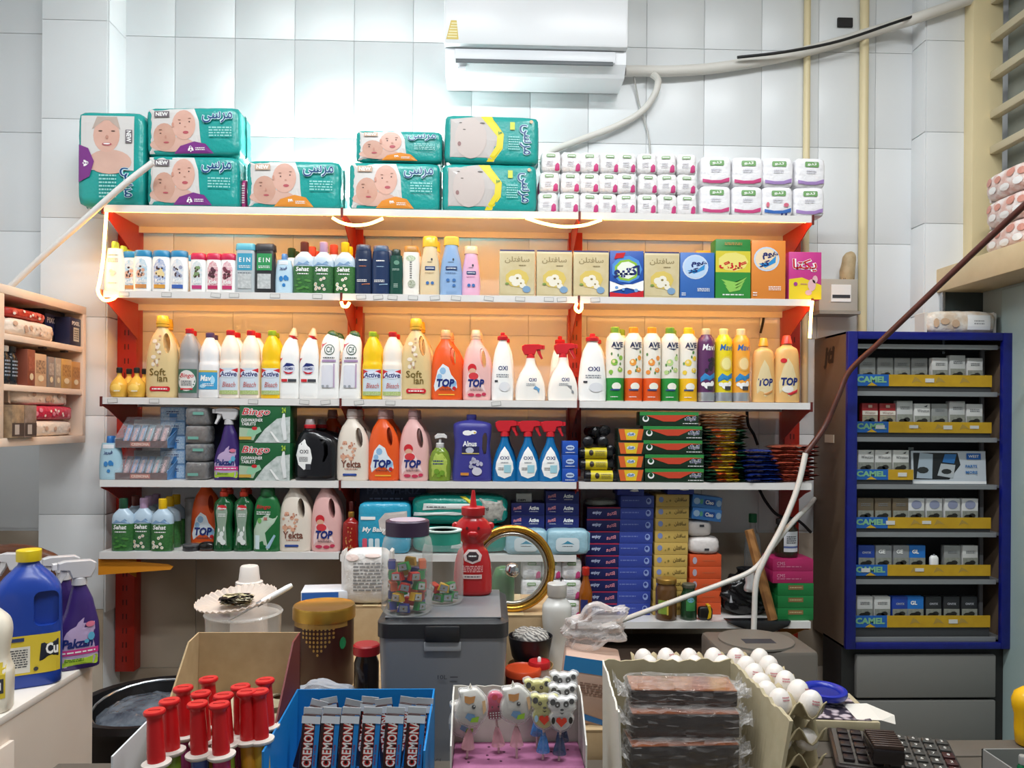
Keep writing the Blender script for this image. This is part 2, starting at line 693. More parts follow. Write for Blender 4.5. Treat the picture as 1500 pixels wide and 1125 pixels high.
for v in (-52, 3, 58, 113, 170, 222, 276, 330):
    zz = WY(1448, v, 3.05).z - ZLED1
    if 0.02 < zz < zt:
        mesh_obj('bar', *box(-.005, .03, -4.0, -.06, zz - .016, zz + .016, .004), mat('#c9bfa4', .45), win, 30)
ledge = tag(mesh_obj('wall_ledge', *box(WY(1371, 395, YQ).x, XR, 1.2, YQ, ZLED0, ZLED1, .004), mat('#dcc79f', .5, noise=(14, '#d0b98e', .3)), None, 30),
            kind='structure')
w2 = struct(empty('recess_panel', (0, YQ, 0)))  # flat dark panel: the darkness of the recess under the ledge, as colour
a, b = WY(1381, 432, YQ - .01), WY(1461, 520, YQ - .01)
mesh_obj('pane', *box(a.x, b.x, -.02, -.008, b.z, ZLED0), mat('#3c4443', .08), w2)
mesh_obj('window_frame', *box(a.x - .012, a.x, -.03, -.008, b.z, ZLED0, .002), M_STEEL, w2)
mesh_obj('window_frame', *box(b.x, b.x + .02, -.03, -.008, b.z, ZLED0, .002), mat('#9fb0ae', .3), w2)

# ceiling lamps (real fixtures, the light they give)
for i, (x, y) in enumerate(((-.75, 1.6), (.95, 1.6), (.1, .3))):
    r = empty('ceiling_lamp', (x, y, ZCEIL))
    mesh_obj('housing', *box(-.62, .62, -.09, .09, -.05, 0, .01), M_WHITE, r, 30)
    mesh_obj('diffuser', *box(-.6, .6, -.08, .08, -.062, -.05, .004), mat('#ffffff', .5, emis=2.0), r, 30)
    tag(r, 'long white ceiling lamp ' + ('above the cream side counter', 'on the side of the barred window', 'over the shop counter')[i], 'lamp', 'ceiling lamps over the shop')
    area_light('ceiling_lamp_light', (x, y, ZCEIL - .075), 1.2, .16, LAMP_POWER, (.95, .98, 1.0))

# pipes on the wall
for u0, u1, w in ((1183, 1183, 10), (1266, 1266, 13)):
    a, b = WY(u0, -30, YB - .02), WY(u0, 600, YB - .02)
    r = w / 2 / F*YB
    o = mesh_obj('wall_pipe', *tube([(a.x, YB - .006 - r, a.z), (a.x, YB - .006 - r, b.z)], r, 10), M_CREAM, None, 50)
    tag(o, 'thin cream vertical pipe ending behind the shelf top' if w == 10 else 'thicker cream vertical pipe beside the meter box', 'pipe')

# ================================================================== shelving unit
YF, YK = 2.85, 3.15
ZS = [WY(670, 308, YF).z, WY(670, 432, YF).z, WY(670, 586, YF).z, WY(670, 705.5, YF).z]
ZS5 = [WY(320, 809, YF).z, WY(800, 813, YF).z, WY(1000, 911, YF).z]
XS = [WY(147, 440, YF).x, WY(500, 440, YF).x, WY(848, 440, YF).x, WY(1192, 440, YF).x]
unit = empty('shelving_unit', (0, YK, 0))
tag(unit, 'red metal wall shelving with white boards across the back wall', 'shelf')
LIP = 0.025
M_TAGB = mat('#8b8a88', .6)


def board(x0, x1, z, tags=()):
    g = .0025
    L = [(-YK + YF, 0), (-YK + YF, -LIP), (-YK + YF + .004, -LIP), (-YK + YF + .004, -.006), (-.006, -.006), (-.006, -.03), (0, -.03), (0, 0)]
    V = [(x, y, z + dz) for x in (x0 + g, x1 - g) for y, dz in [(p[0], p[1]) for p in L]]
    n = len(L)
    Fc = [tuple(range(n)), tuple(range(2*n - 1, n - 1, -1))] + [(i, n + i, n + (i + 1) % n, (i + 1) % n) for i in range(n)]
    o = mesh_obj('shelf_board', V, Fc, M_SHELF, unit)
    for u, w in tags:
        c = WY(u, 440, YF).x
        hw, hh = .018, .008
        rot = RND.uniform(-.12, .12)
        fr = mesh_obj('price_tag', *xf(join(box(-hw, hw, -.0012, 0, -hh, hh)), (c, YF - YK, z - LIP / 2), ry=rot), M_TAGB, o)
        mesh_obj('price_tag_card', *xf(box(-hw*.92, hw*.92, -.0018, -.0012, -hh*.84, hh*.84), (c, YF - YK, z - LIP / 2), ry=rot), mat('#d8d6d2'), o)
    return o


T2 = [182, 244, 316, 343, 403, 465, 492, 529, 554, 575, 605, 637, 668, 716, 762, 804, 823, 838, 872]
T3 = [166, 227, 372, 447, 527, 573, 478, 728]
for i in range(3):
    x0, x1 = XS[i], XS[i + 1]
    for k in range(4):
        tg = [(u, 0) for u in (T2 if k == 1 else T3 if k == 2 else []) if x0 + .03 < WY(u, 440, YF).x < x1 - .03]
        board(x0, x1, ZS[k], tg)
    board(x0, x1, ZS5[i])
board(XS[1], XS[2], ZS5[2])
# posts
ZPB = WY(185, 985, 3.13).z
PX = []
for (u0, u1, vv) in ((172, 200, 500), (509, 531, 500), (832, 852, 500), (1150, 1172, 500)):
    a, b = WY(u0, vv, 3.14).x, WY(u1, vv, 3.14).x
    PX.append(((a + b) / 2, b - a))
    top = ZS[0] + .03
    mesh_obj('post', *box(a, b, -.012, .048, ZPB if u0 < 200 else .35, top - .03, .002), M_RED, unit, 30)
    n = 26
    sl = [box((a + b) / 2 + dx - .002, (a + b) / 2 + dx + .002, -.0135, -.0119, ZPB + .04 + .057*q, ZPB + .062 + .057*q) for q in range(n) if ZPB + .062 + .057*q < top - .05 for dx in (-.007, .007)]
    mesh_obj('post_slots', *join(*sl), M_DARKRED, unit)['kind'] = 'stuff'
# brackets under each board at each post
for i, (c, w) in enumerate(PX):
    xs = [XS[i]] if i in (0, 3) else [XS[i] - .004, XS[i] + .004]
    for k in range(5):
        z = ZS[k] if k < 4 else (ZS5[0] if i == 0 else ZS5[2])
        xx = XS[i] + (.006 if i == 0 else -.006 if i == 3 else 0)
        y0, y1 = -.296, -.012
        mm = M_RED if k < 4 else mat('#d98a1e', .45, bump=(30, .1))
        V, Fc = [], []
        pts = [(y0, z - .004), (y0, z - .03), (y0 + .05, z - .045), (y1, z - .15), (y1, z - .004)]
        for x in (xx - .0015, xx + .0015):
            V += [(x, p[0], p[1]) for p in pts]
        Fc = [(0, 1, 2, 3, 4), (9, 8, 7, 6, 5)] + [(q, 5 + q, 5 + (q + 1) % 5, (q + 1) % 5) for q in range(5)]
        mesh_obj('bracket', V, Fc, mm, unit)
        if i in (1, 2) or k < 3:
            mesh_obj('bracket_hook', *box(xx - .004, xx + .004, -.305, -.298, z - .034, z + .003, .001), M_DARKRED, unit)
# orange foot plates
a = WY(143, 816, 2.86)
b = WY(253, 832, 2.86)
mesh_obj('foot_plate', *xf(prism([(a.x, ZS5[0] - LIP - .002), (b.x - .02, ZS5[0] - LIP - .022), (b.x, ZS5[0] - LIP - .03), (b.x - .01, ZS5[0] - LIP - .042), (a.x, ZS5[0] - LIP - .062)], -.285, -.28), (0, 0, 0)), mat('#d98a1e', .45, bump=(30, .1)), unit)

# ------------------------------------------------------------------ warm LED rope under the two upper boards
rope = empty('led_rope', (0, YF, ZS[0]))
tag(rope, 'glowing warm yellow light rope strung under the two upper shelves', 'light rope')
M_ROPE = mat((1.0, .46, .085), .4, emis=ROPE_STRENGTH)


def ropeseg(pts):
    mesh_obj('rope', *tube([Vector(p) - Vector((0, YF, ZS[0])) for p in spline(pts, 6)], .0055, 8), M_ROPE, rope, 60)


yr = YF + .016
for k in (0, 1):
    z = ZS[k] - .017
    segs = ([(150, 490), (560, 772), (880, 1186)] if k == 0 else [(150, 492), (512, 840), (856, 1186)])
    for u0, u1 in segs:
        ropeseg([(WY(u, 440, YF).x, yr, z) for u in (u0 + 4, (u0 + u1) / 2, u1 - 4)])
yo = YF - .008


def droop(pts, y=yo):
    ropeseg([tuple(WY(u, v, y)) for u, v in pts])


droop([(487, 319), (500, 326), (518, 330), (540, 328), (561, 320)])
droop([(770, 319), (795, 327), (825, 332), (855, 330), (881, 322)])
droop([(500, 442), (502, 448), (508, 449), (512, 443)])
droop([(845, 444), (843, 452), (848, 457), (852, 452), (852, 444)])
droop([(156, 311), (154, 340), (151, 380), (146, 412), (143, 424)], YF - .012)
droop([(143, 424), (146, 433), (154, 440), (165, 438), (171, 433)], YF - .012)
droop([(1190, 441), (1188, 460), (1187, 480), (1186, 495)], YF - .012)

# tube lamp lying behind the nappy packs, lighting the wall
a, b = WY(385, 262, 3.15), WY(655, 262, 3.15)
tl = empty('tube_lamp', ((a.x + b.x) / 2, YB, ZS[0]))
tag(tl, 'bright white tube lamp behind the nappy packs on the top shelf', 'lamp')
hl = (b.x - a.x) / 2
mesh_obj('housing', *box(-hl, hl, -.05, -.007, .0, .13, .004), M_WHITE, tl, 30)
mesh_obj('tube', *tube([(-hl + .01, -.03, .146), (hl - .01, -.03, .146)], .014, 12), mat('#ffffff', .4, emis=TUBE_STRENGTH), tl, 50)
# ================================================================== products (units: 1 = one photo pixel at the shelf front)
U = 2.9 / F
ZALL = ZS + ZS5
VALL = [285, 400, 540, 660, 765, 765, 860]
C_NAVY, C_REDP, C_INK = mat('#1c2a6e', .35), mat('#c8202c', .35), mat('#3a3b42', .5)
C_WH, C_GR, C_LB = mat('#f4f4f2', .35), mat('#3f9440'), mat('#8cc4e6', .35)
C_SKIN, C_PINKP = mat('#d9a98f', .5), mat('#d8437f')
M_CAPW = mat('#eeeae4', .35)


def on(it, k, u, label, cat, group=None, dy=.045, rz=0.0, dz=0.0, rx=0.0, ry=0.0, sc=None):
    p = WY(u, VALL[k], YF + dy)
    return put(it, (p.x, YF + dy, ZALL[k] + dz + .0005), label, cat, group, rz, rx, ry, sc)


def cyl_rows(r, z0, z1, e=2.0, b=0.6, dx=0.0):
    return [(z0, r - b, r - b, e, dx), (z0 + b, r, r, e, dx), (z1 - b, r, r, e, dx), (z1, r - b, r - b, e, dx)]


def cap(it, r, z0, z1, m, dx=0.0, name='cap', ribs=False, r1=None):
    r1 = r1 or r
    rows = [(z0, r - .3, r - .3, 2, dx), (z0 + .5, r, r, 2, dx), (z1 - 1, r1, r1, 2, dx), (z1, r1 - .9, r1 - .9, 2, dx)]
    return it.loft(name, rows, m, 16, 1, surf=False)


def sprayer(it, z, m, d=1, s=1.0, mt=None, dx=0.0):
    """trigger head with collar, body, nozzle and lever; d = side the nozzle points to"""
    it.loft('collar', [(z, 6.2*s, 6.2*s, 2, dx), (z + 6*s, 5.8*s, 5.8*s, 2, dx), (z + 7*s, 4.5*s, 4.5*s, 2, dx)], m, 16, 1, surf=False)
    P = lambda L: [(dx + d*x*s, z + y*s) for x, y in L]
    it.mesh('spray_head', prism(P([(-9, 6), (-13, 14), (-13, 19), (-9, 21.5), (12, 22), (17, 20.5), (17.5, 15), (9, 13.5), (6, 6)]), -5*s, 5*s, 1.2*s), m, 40)
    it.mesh('nozzle', prism(P([(17.4, 14.5), (21, 14.8), (21, 20.2), (17.4, 20.6)]), -4*s, 4*s, .6*s), mt or m, 40)
    it.mesh('trigger', prism(P([(9, 13.8), (14.5, 13.8), (15.5, 8), (18.5, 1), (16, 0), (12.5, 6), (10.5, 9)]), -3*s, 3*s, .5*s), mt or m, 40)


# ------------------------------------------------------------------ handled jugs
def jug(name, w, h, mb, mc, decor, neck=-.05, capr=.17, capz=.865, hole=(.19, .62, .085, .13), mcoll=None, waist=0.0):
    it = Item(name, U)
    d = .30*w
    rows = [(0, .455*w, d*.93, 2.6, 0), (.015*h, .485*w, d, 2.6, 0), (.12*h, .5*w, d, 2.6, 0), (.3*h, (.5 - waist)*w, d, 2.5, 0), (.48*h, .485*w, d*.97, 2.4, 0),
            (.62*h, .43*w, d*.88, 2.2, neck*.25*w), (.74*h, .325*w, d*.72, 2.1, neck*.7*w), (.81*h, .215*w, d*.58, 2, neck*w), (capz*h, .15*w, d*.5, 2, neck*w),
            ((capz + .02)*h, .145*w, d*.48, 2, neck*w)]
    sr = smooth_rows(rows, 4)
    body = loft(sr, 24)
    hx, hz, ha, hb = hole[0]*w, hole[1]*h, hole[2]*w, hole[3]*h
    tilt = -.22
    pts = []
    for i in range(16):
        a = 2*math.pi*i / 16
        x, z = ha*math.cos(a), hb*math.sin(a)
        pts.append((hx + x*math.cos(tilt) - z*math.sin(-tilt)*.6, hz + z))
    cut = prism(pts, -w, w)
    it.mesh('body', boolean(body, cut), mb, 50)
    it.surf = row_surf(sr)
    cap(it, capr*w*.97, capz*h, (capz + .035)*h, mcoll or mc, neck*w, 'collar')
    cap(it, capr*w, (capz + .036)*h, h, mc, neck*w, 'cap', r1=capr*w*.86)
    decor(it, w, h)
    return it


def d_softlan(it, w, h):
    r = random.Random(3)
    it.blobs('flower_print', [(-.1*w + r.uniform(-.16, .14)*w, h*(.4 + .05*q) + r.uniform(-2, 2), r.uniform(2, 4), r.uniform(2, 4)) for q in range(7)], mat('#e9dccb'))
    it.blobs('petal_print', [(-.1*w + r.uniform(-.15, .13)*w, h*(.38 + .05*q) + r.uniform(-2, 2), r.uniform(1, 2), r.uniform(1, 2)) for q in range(8)], mat('#b58f72'))
    it.text('Soft', -.05*w, .31*h, .5*w, .085*h, mat('#6e5a1e'), .01)
    it.text('lan', .1*w, .235*h, .3*w, .085*h, mat('#6e5a1e'), .01)
    it.poly('badge', rrect_pts(.02*w, .105*h, .62*w, .06*h, .028*h), C_REDP, 3)
    it.lines(.02*w, .105*h, .46*w, .03*h, 1, C_WH)


def d_top(kind):
    def f(it, w, h):
        if kind == 'orange':
            it.poly('label', [(-.36*w, .12*h), (-.4*w, .2*h), (-.28*w, .42*h), (-.12*w, .51*h), (.06*w, .46*h), (.14*w, .36*h), (.3*w, .27*h), (.33*w, .18*h), (.24*w, .13*h)], mat('#dfe7ee', .35))
            it.blobs('mountain_print', [(-.12*w, .41*h, .1*w, .05*h), (-.22*w, .33*h, .08*w, .04*h), (.22*w, .23*h, .09*w, .05*h)], mat('#8fb9dc', .35))
            it.rect('print_strip', .0, .075*h, .5*w, .018*h, mat('#f0b23c'))
            it.blobs('round_mark', [(.24*w, .165*h, .06*w, .028*h)], C_REDP)
        elif kind == 'pink':
            it.poly('label', [(-.38*w, .09*h), (-.4*w, .2*h), (-.3*w, .38*h), (-.12*w, .45*h), (.02*w, .38*h), (.2*w, .25*h), (.3*w, .12*h)], mat('#f0d3d2', .35))
            it.oval('cap_print', -.17*w, .45*h, .3*w, .13*h, C_REDP)
            it.oval('doll_print', -.16*w, .41*h, .24*w, .08*h, C_SKIN)
            it.oval('dress_print', -.12*w, .34*h, .34*w, .1*h, mat('#d1373f'))
            it.blobs('swirl_print', [(-.2*w, .075*h, .12*w, .024*h), (.05*w, .07*h, .11*w, .024*h), (.24*w, .085*h, .08*w, .024*h)], mat('#c53555'))
        it.text('TOP', -.03*w, .24*h, .56*w, .115*h, mat('#152a75', .3), .045, .15)
        it.lines(-.02*w, .15*h, .42*w, .03*h, 2, C_INK)
    return f


def d_yekta(it, w, h):
    r = random.Random(5)
    it.blobs('rose_print', [(-.1*w + r.uniform(-.22, .2)*w, .42*h + r.uniform(-.14, .12)*h, r.uniform(1.5, 3.4), r.uniform(1.5, 3.2)) for q in range(16)], mat('#d9a488'))
    it.blobs('petal_print', [(-.1*w + r.uniform(-.2, .2)*w, .42*h + r.uniform(-.13, .11)*h, r.uniform(.7, 1.6), r.uniform(.7, 1.4)) for q in range(14)], mat('#b0705c'))
    it.text('Yekta', -.03*w, .235*h, .6*w, .1*h, mat('#7b4a3c', .35), .02)
    it.lines(-.02*w, .165*h, .4*w, .025*h, 1, mat('#b0705c'))
    it.poly('badge', rrect_pts(-.06*w, .085*h, .42*w, .034*h, .016*h), mat('#2d4a93'), 3)


SOFT = jug('softener_jug', 46, 118, mat('#d8c08c', .3), mat('#e6b93a', .25), d_softlan, neck=-.02, capr=.2, capz=.86, hole=(.19, .66, .1, .125), mcoll=mat('#dcae3f', .3))
TOPO = jug('detergent_jug', 46, 102, mat('#e2571c', .3), mat('#eab080', .25), d_top('orange'))
TOPP = jug('detergent_jug', 42, 102, mat('#e8b7b3', .3), mat('#f0cfae', .25), d_top('pink'), hole=(.2, .6, .1, .14))
TOPO4 = jug('detergent_jug', 46, 103, mat('#e2571c', .3), mat('#c9a09a', .25), d_top('orange'))
TOPP4 = jug('detergent_jug', 44, 103, mat('#e3b2ae', .3), mat('#c8a0a0', .25), d_top('pink'), hole=(.2, .6, .1, .14))
YEK = jug('softener_jug', 48, 103, mat('#e3d8ca', .3), mat('#d8c9c2', .25), d_yekta, hole=(.2, .6, .1, .14))


def d_avin(it, w, h):
    it.blobs('white_flower_print', [(-.12*w, .72*h, .12*w, .04*h), (.03*w, .73*h, .08*w, .03*h)], C_WH)
    it.blobs('flower_centre', [(.06*w, .725*h, .03*w, .012*h)], mat('#d9b640'))
    it.text('Alnus', -.06*w, .56*h, .34*w, .08*h, C_WH, .03)
    it.rect('label', -.04*w, .47*h, .42*w, .1*h, mat('#20214f'))
    it.oval('shell_mark', -.06*w, .46*h, .2*w, .09*h, mat('#b9bdd0'))
    it.rect('gold_line', -.04*w, .415*h, .42*w, .014*h, mat('#c9b45a'))
    r = random.Random(8)
    it.blobs('bouquet_print', [(.1*w + r.uniform(-.14, .14)*w, .24*h + r.uniform(-.06, .1)*h, r.uniform(2, 3.5), r.uniform(2, 3.2)) for q in range(12)], mat('#b8b7cc'))
    it.oval('bowl_print', .12*w, .15*h, .24*w, .12*h, mat('#cdccd8'))
    it.rect('orange_tag', -.18*w, .11*h, .2*w, .04*h, mat('#d08a3a'))


def big_jug():
    it = Item('liquid_soap_jug', U)
    w, h = 59, 97
    d = 17
    rows = [(0, .46*w, d*.94, 4, 0), (1.5, .49*w, d, 4, 0), (.2*h, .485*w, d, 4, 0), (.42*h, .45*w, d, 4, 0), (.55*h, .44*w, d, 4, 0), (.7*h, .465*w, d, 4, 0), (.8*h, .475*w, d, 3.5, 0),
            (.86*h, .45*w, d*.9, 3, 0), (.895*h, .3*w, d*.7, 2.4, -.02*w), (.915*h, .13*w, d*.45, 2, -.03*w), (.93*h, .125*w, d*.44, 2, -.03*w)]
    sr = smooth_rows(rows, 4)
    body = loft(sr, 28)
    pts = [(.28*w, .4*h), (.24*w, .5*h), (.25*w, .66*h), (.29*w, .72*h), (.34*w, .72*h), (.365*w, .64*h), (.35*w, .48*h), (.34*w, .41*h)]
    it.mesh('body', boolean(body, prism(pts, -w, w)), mat('#3b3a8c', .35), 50)
    it.surf = row_surf(sr)
    cap(it, .125*w, .93*h, .995*h, mat('#4a4aa0', .35), -.03*w)
    d_avin(it, w, h)
    return it


ALNUS = big_jug()


def oxi_black():
    it = Item('black_detergent_jug', U)
    w, h = 62, 90
    d = 15
    rows = [(0, .44*w, d*.9, 3.5, 0), (2, .48*w, d, 3.5, 0), (.3*h, .5*w, d, 3.2, 0), (.55*h, .49*w, d, 3, 0), (.68*h, .42*w, d*.9, 2.6, -.02*w), (.77*h, .27*w, d*.7, 2.2, -.1*w), (.8*h, .14*w, d*.5, 2, -.17*w), (.83*h, .13*w, d*.48, 2, -.17*w)]
    sr = smooth_rows(rows, 4)
    pts = [(.17*w, .3*h), (.22*w, .3*h), (.3*w, .42*h), (.29*w, .56*h), (.22*w, .64*h), (.1*w, .66*h), (.2*w, .55*h), (.21*w, .42*h)]
    it.mesh('body', boolean(loft(sr, 28), prism(pts, -w, w)), mat('#17171b', .2), 50)
    it.surf = row_surf(sr)
    cap(it, .13*w, .83*h, .98*h, mat('#9a8d8c', .2), -.17*w, r1=.1*w)
    cap(it, .135*w, .83*h, .89*h, C_REDP, -.17*w, 'collar')
    it.poly('label', [(-.38*w, .25*h), (-.44*w, .4*h), (-.38*w, .57*h), (-.24*w, .66*h), (-.1*w, .5*h), (-.06*w, .36*h), (-.1*w, .22*h), (-.25*w, .17*h)], C_WH)
    it.text('OXI', -.25*w, .46*h, .2*w, .06*h, C_INK, .02)
    it.lines(-.26*w, .34*h, .2*w, .08*h, 4, C_INK)
    it.rect('black_box_print', -.15*w, .22*h, .12*w, .09*h, C_INK)
    return it


OXIB = oxi_black()


# ------------------------------------------------------------------ bleach bottles
def bleach(name, mb, mc, labelfn, w=30, h=98):
    it = Item(name, U)
    d = .38*w
    it.loft('body', [(0, .46*w, d*.92, 2.6, 0), (1, .5*w, d, 2.6, 0), (.4*h, .5*w, d, 2.5, 0), (.5*h, .49*w, d, 2.4, 0), (.56*h, .455*w, d*.9, 2.3, 0), (.68*h, .46*w, d*.9, 2.2, 0), (.78*h, .4*w, d*.8, 2, 0), (.88*h, .26*w, d*.6, 2, 0), (.93*h, .17*w, d*.45, 2, 0)], mb, 24)
    cap(it, .2*w, .925*h, h, mc)
    labelfn(it, w, h)
    return it


def l_active(it, w, h):
    it.rect('label', 0, .25*h, .86*w, .38*h, mat('#cfdbe6'), nx=14)
    it.poly('label_top', [(-.43*w, .44*h), (.43*w, .44*h), (.43*w, .38*h), (-.1*w, .35*h), (-.43*w, .3*h)], C_REDP, 5)
    it.rect('meadow_print', 0, .085*h, .86*w, .06*h, mat('#8fae5c', .5, noise=(300, '#c8cf9a', .2)), nx=14)
    it.oval('brand_oval', .02*w, .355*h, .82*w, .11*h, mat('#dfe6f4'))
    it.text('Active', .02*w, .355*h, .76*w, .075*h, C_NAVY, .025, .1)
    it.text('Bleach', .05*w, .2*h, .6*w, .075*h, mat('#c0504a'), 0, .3)


def l_bingo(it, w, h):
    it.rect('label', 0, .24*h, .9*w, .34*h, mat('#3d6b57'), nx=14)
    it.oval('label_panel', 0, .245*h, .84*w, .3*h, mat('#dcd9d4'))
    it.text('Bingo', .02*w, .31*h, .64*w, .08*h, C_REDP, .01, .2)
    it.lines(0, .21*h, .5*w, .08*h, 3, C_INK)
    it.poly('badge', rrect_pts(0, .125*h, .6*w, .025*h, .01*h), C_REDP, 3)


def l_mavi(it, w, h):
    it.rect('label', 0, .26*h, .88*w, .26*h, mat('#3f9fd0', .35), nx=14)
    it.rect('gold_band', 0, .405*h, .88*w, .03*h, mat('#c9b458'), nx=14)
    it.text('Mavi', -.03*w, .3*h, .6*w, .09*h, C_WH, .03, .2)
    it.blobs('swoosh_print', [(.26*w, .27*h, .1*w, .06*h), (-.2*w, .18*h, .16*w, .03*h)], mat('#a9d9f2', .35))
    it.lines(.05*w, .2*h, .5*w, .05*h, 2, C_WH)


ACTW = bleach('bleach_bottle', mat('#efe6da', .35), C_REDP, l_active)
ACTY = bleach('bleach_bottle', mat('#f2c414', .3), mat('#9aba2c'), l_active)
BINGOG = bleach('grey_cleaner_bottle', mat('#9a9a9c', .35), C_REDP, l_bingo, 29, 100)
MAVIB = bleach('bleach_bottle', mat('#e9e9ea', .35), mat('#58446c'), l_mavi, 30, 94)


def toilet_cleaner():
    it = Item('toilet_cleaner_bottle', U)
    w, h = 29, 102
    d = 9
    it.loft('body', [(0, .46*w, d*.9, 3, 0), (1, .49*w, d, 3, 0), (.3*h, .47*w, d, 3, 0), (.6*h, .46*w, d, 3, .0), (.72*h, .4*w, d*.9, 2.4, .02*w), (.8*h, .3*w, d*.75, 2.2, .06*w), (.86*h, .22*w, d*.65, 2, .12*w)], C_WH, 24)
    it.mesh('collar', xf(loft(fullrows([(0, 6.6, 6.2), (3.5, 6.4, 6)]), 14), (3.6, 0, .855*h), ry=.6), C_REDP, 40)
    it.mesh('cap', xf(loft(fullrows([(3.5, 6, 5.8), (6, 5.6, 5.4), (11, 3.4, 3.2), (15, 2.2, 2.2)]), 14), (3.6, 0, .855*h), ry=.15), mat('#f0c7a4', .35), 40)
    it.poly('red_stripe', [(-.44*w, .5*h), (-.44*w, .57*h), (-.3*w, .57*h)], C_REDP, 2)
    it.oval('brand_disc', 0, .42*h, .62*w, .17*h, mat('#d9dcec', .35))
    it.poly('blue_swoosh', [(-.28*w, .44*h), (-.1*w, .5*h), (.2*w, .49*h), (.3*w, .46*h), (.0, .45*h)], C_NAVY, 3)
    it.poly('red_swoosh', [(-.26*w, .39*h), (.0, .36*h), (.24*w, .38*h), (.12*w, .345*h), (-.12*w, .345*h)], C_REDP, 3)
    it.text('DOMEX', .03*w, .42*h, .4*w, .035*h, C_NAVY, .02)
    it.rect('red_box', -.2*w, .255*h, .3*w, .04*h, C_REDP)
    it.rect('black_box', .18*w, .255*h, .4*w, .04*h, C_INK)
    return it


VITEX = toilet_cleaner()


def cif():
    it = Item('cream_cleaner_bottle', U)
    w, h = 33, 101
    d = 9.5
    it.loft('body', [(0, .46*w, d*.9, 2.8, -.02*w), (1, .49*w, d, 2.8, -.02*w), (.25*h, .45*w, d, 2.8, 0), (.5*h, .42*w, d*.95, 2.6, .03*w), (.7*h, .41*w, d*.9, 2.5, .06*w), (.82*h, .38*w, d*.8, 2.4, .08*w), (.9*h, .28*w, d*.7, 2.2, .1*w), (.93*h, .2*w, d*.6, 2, .12*w)], C_WH, 24)
    it.mesh('cap', xf(loft(smooth_rows([(0, 8.5, 6.5), (3, 8.2, 6.3), (6, 6, 5), (8, 3, 3)], 3), 16), (4.6, 0, .9*h), ry=.5), mat('#2e5a3a', .35), 40)
    it.poly('red_corner', [(-.32*w, .69*h), (-.32*w, .8*h), (-.05*w, .8*h)], mat('#d05a62'), 2)
    it.oval('brand_ring', .06*w, .7*h, .44*w, .15*h, mat('#174a36', .35))
    it.oval('brand_disc', .06*w, .7*h, .38*w, .127*h, C_WH)
    it.text('Cif', .06*w, .7*h, .26*w, .085*h, mat('#174a36', .35), .015)
    it.rect('lilac_bar', .04*w, .54*h, .6*w, .03*h, mat('#a88cb4'))
    it.lines(.04*w, .585*h, .5*w, .03*h, 1, C_INK)
    it.poly('tap_print', rrect_pts(-.02*w, .32*h, .5*w, .32*h, 3), mat('#dcdde6'), 3)
    it.rect('lilac_stripe', .27*w, .33*h, .06*w, .34*h, mat('#b7a0bf'))
    it.blobs('round_marks', [(-.2*w, .18*h, 2, 2), (.0, .18*h, 2, 2)], mat('#9aa0a8'))
    return it


CIF = cif()


def oxi_dish(w, h, name):
    it = Item(name, U)
    d = .32*w
    it.loft('body', [(0, .46*w, d*.9, 2.6, 0), (1, .49*w, d, 2.6, 0), (.25*h, .5*w, d, 2.5, 0), (.45*h, .46*w, d, 2.4, 0), (.62*h, .41*w, d*.9, 2.2, 0), (.75*h, .33*w, d*.8, 2, 0), (.84*h, .22*w, d*.6, 2, 0), (.9*h, .17*w, d*.5, 2, 0)], C_WH, 24)
    cap(it, .24*w, .885*h, .945*h, C_REDP, name='cap')
    cap(it, .1*w, .945*h, h, C_REDP, name='spout')
    it.text('OXI', .02*w, .47*h, .42*w, .065*h, C_NAVY, .02)
    it.lines(0, .36*h, .55*w, .06*h, 2, mat('#8f949c', .5))
    it.rect('black_bar', -.28*w, .28*h, .14*w, .03*h, C_INK)
    it.oval('ring_print', .1*w, .2*h, .5*w, .14*h, mat('#e3e4e8'))
    return it


OXID = oxi_dish(32, 99, 'dish_soap_bottle')
OXIL = oxi_dish(41, 99, 'large_dish_soap_bottle')


def oxi_spray(w, h, mb, red, art, liquid=False):
    it = Item('spray_bottle', U)
    d = .3*w
    zb = .72*h
    rows = [(0, .46*w, d*.9, 2.4, 0), (1, .49*w, d, 2.4, 0), (.2*zb, .5*w, d, 2.3, 0), (.42*zb, .46*w, d, 2.2, 0), (.65*zb, .34*w, d*.85, 2, 0), (.82*zb, .2*w, d*.6, 2, 0), (.95*zb, .145*w, d*.48, 2, 0), (zb, .145*w, d*.48, 2, 0)]
    it.loft('bottle', rows, mb, 24)
    sprayer(it, zb - 1, red, 1, h*.262 / 23)
    art(it, w, h)
    return it


def a_white(k):
    def f(it, w, h):
        it.text('OXI', .06*w, .35*h, .25*w, .06*h, C_NAVY, .02)
        it.lines(.0, .27*h, .3*w, .05*h, 2, mat('#9aa0a8', .5))
        if k == 0:
            it.poly('squeegee_print', [(.08*w, .2*h), (.15*w, .25*h), (.3*w, .2*h), (.27*w, .12*h), (.22*w, .18*h)], mat('#6aa2cf'), 3)
        else:
            it.poly('tap_print', [(.1*w, .26*h), (.27*w, .25*h), (.27*w, .13*h), (.35*w, .12*h), (.34*w, .16*h), (.29*w, .17*h), (.24*w, .24*h)], mat('#8e9196', .3), 3)
    return f


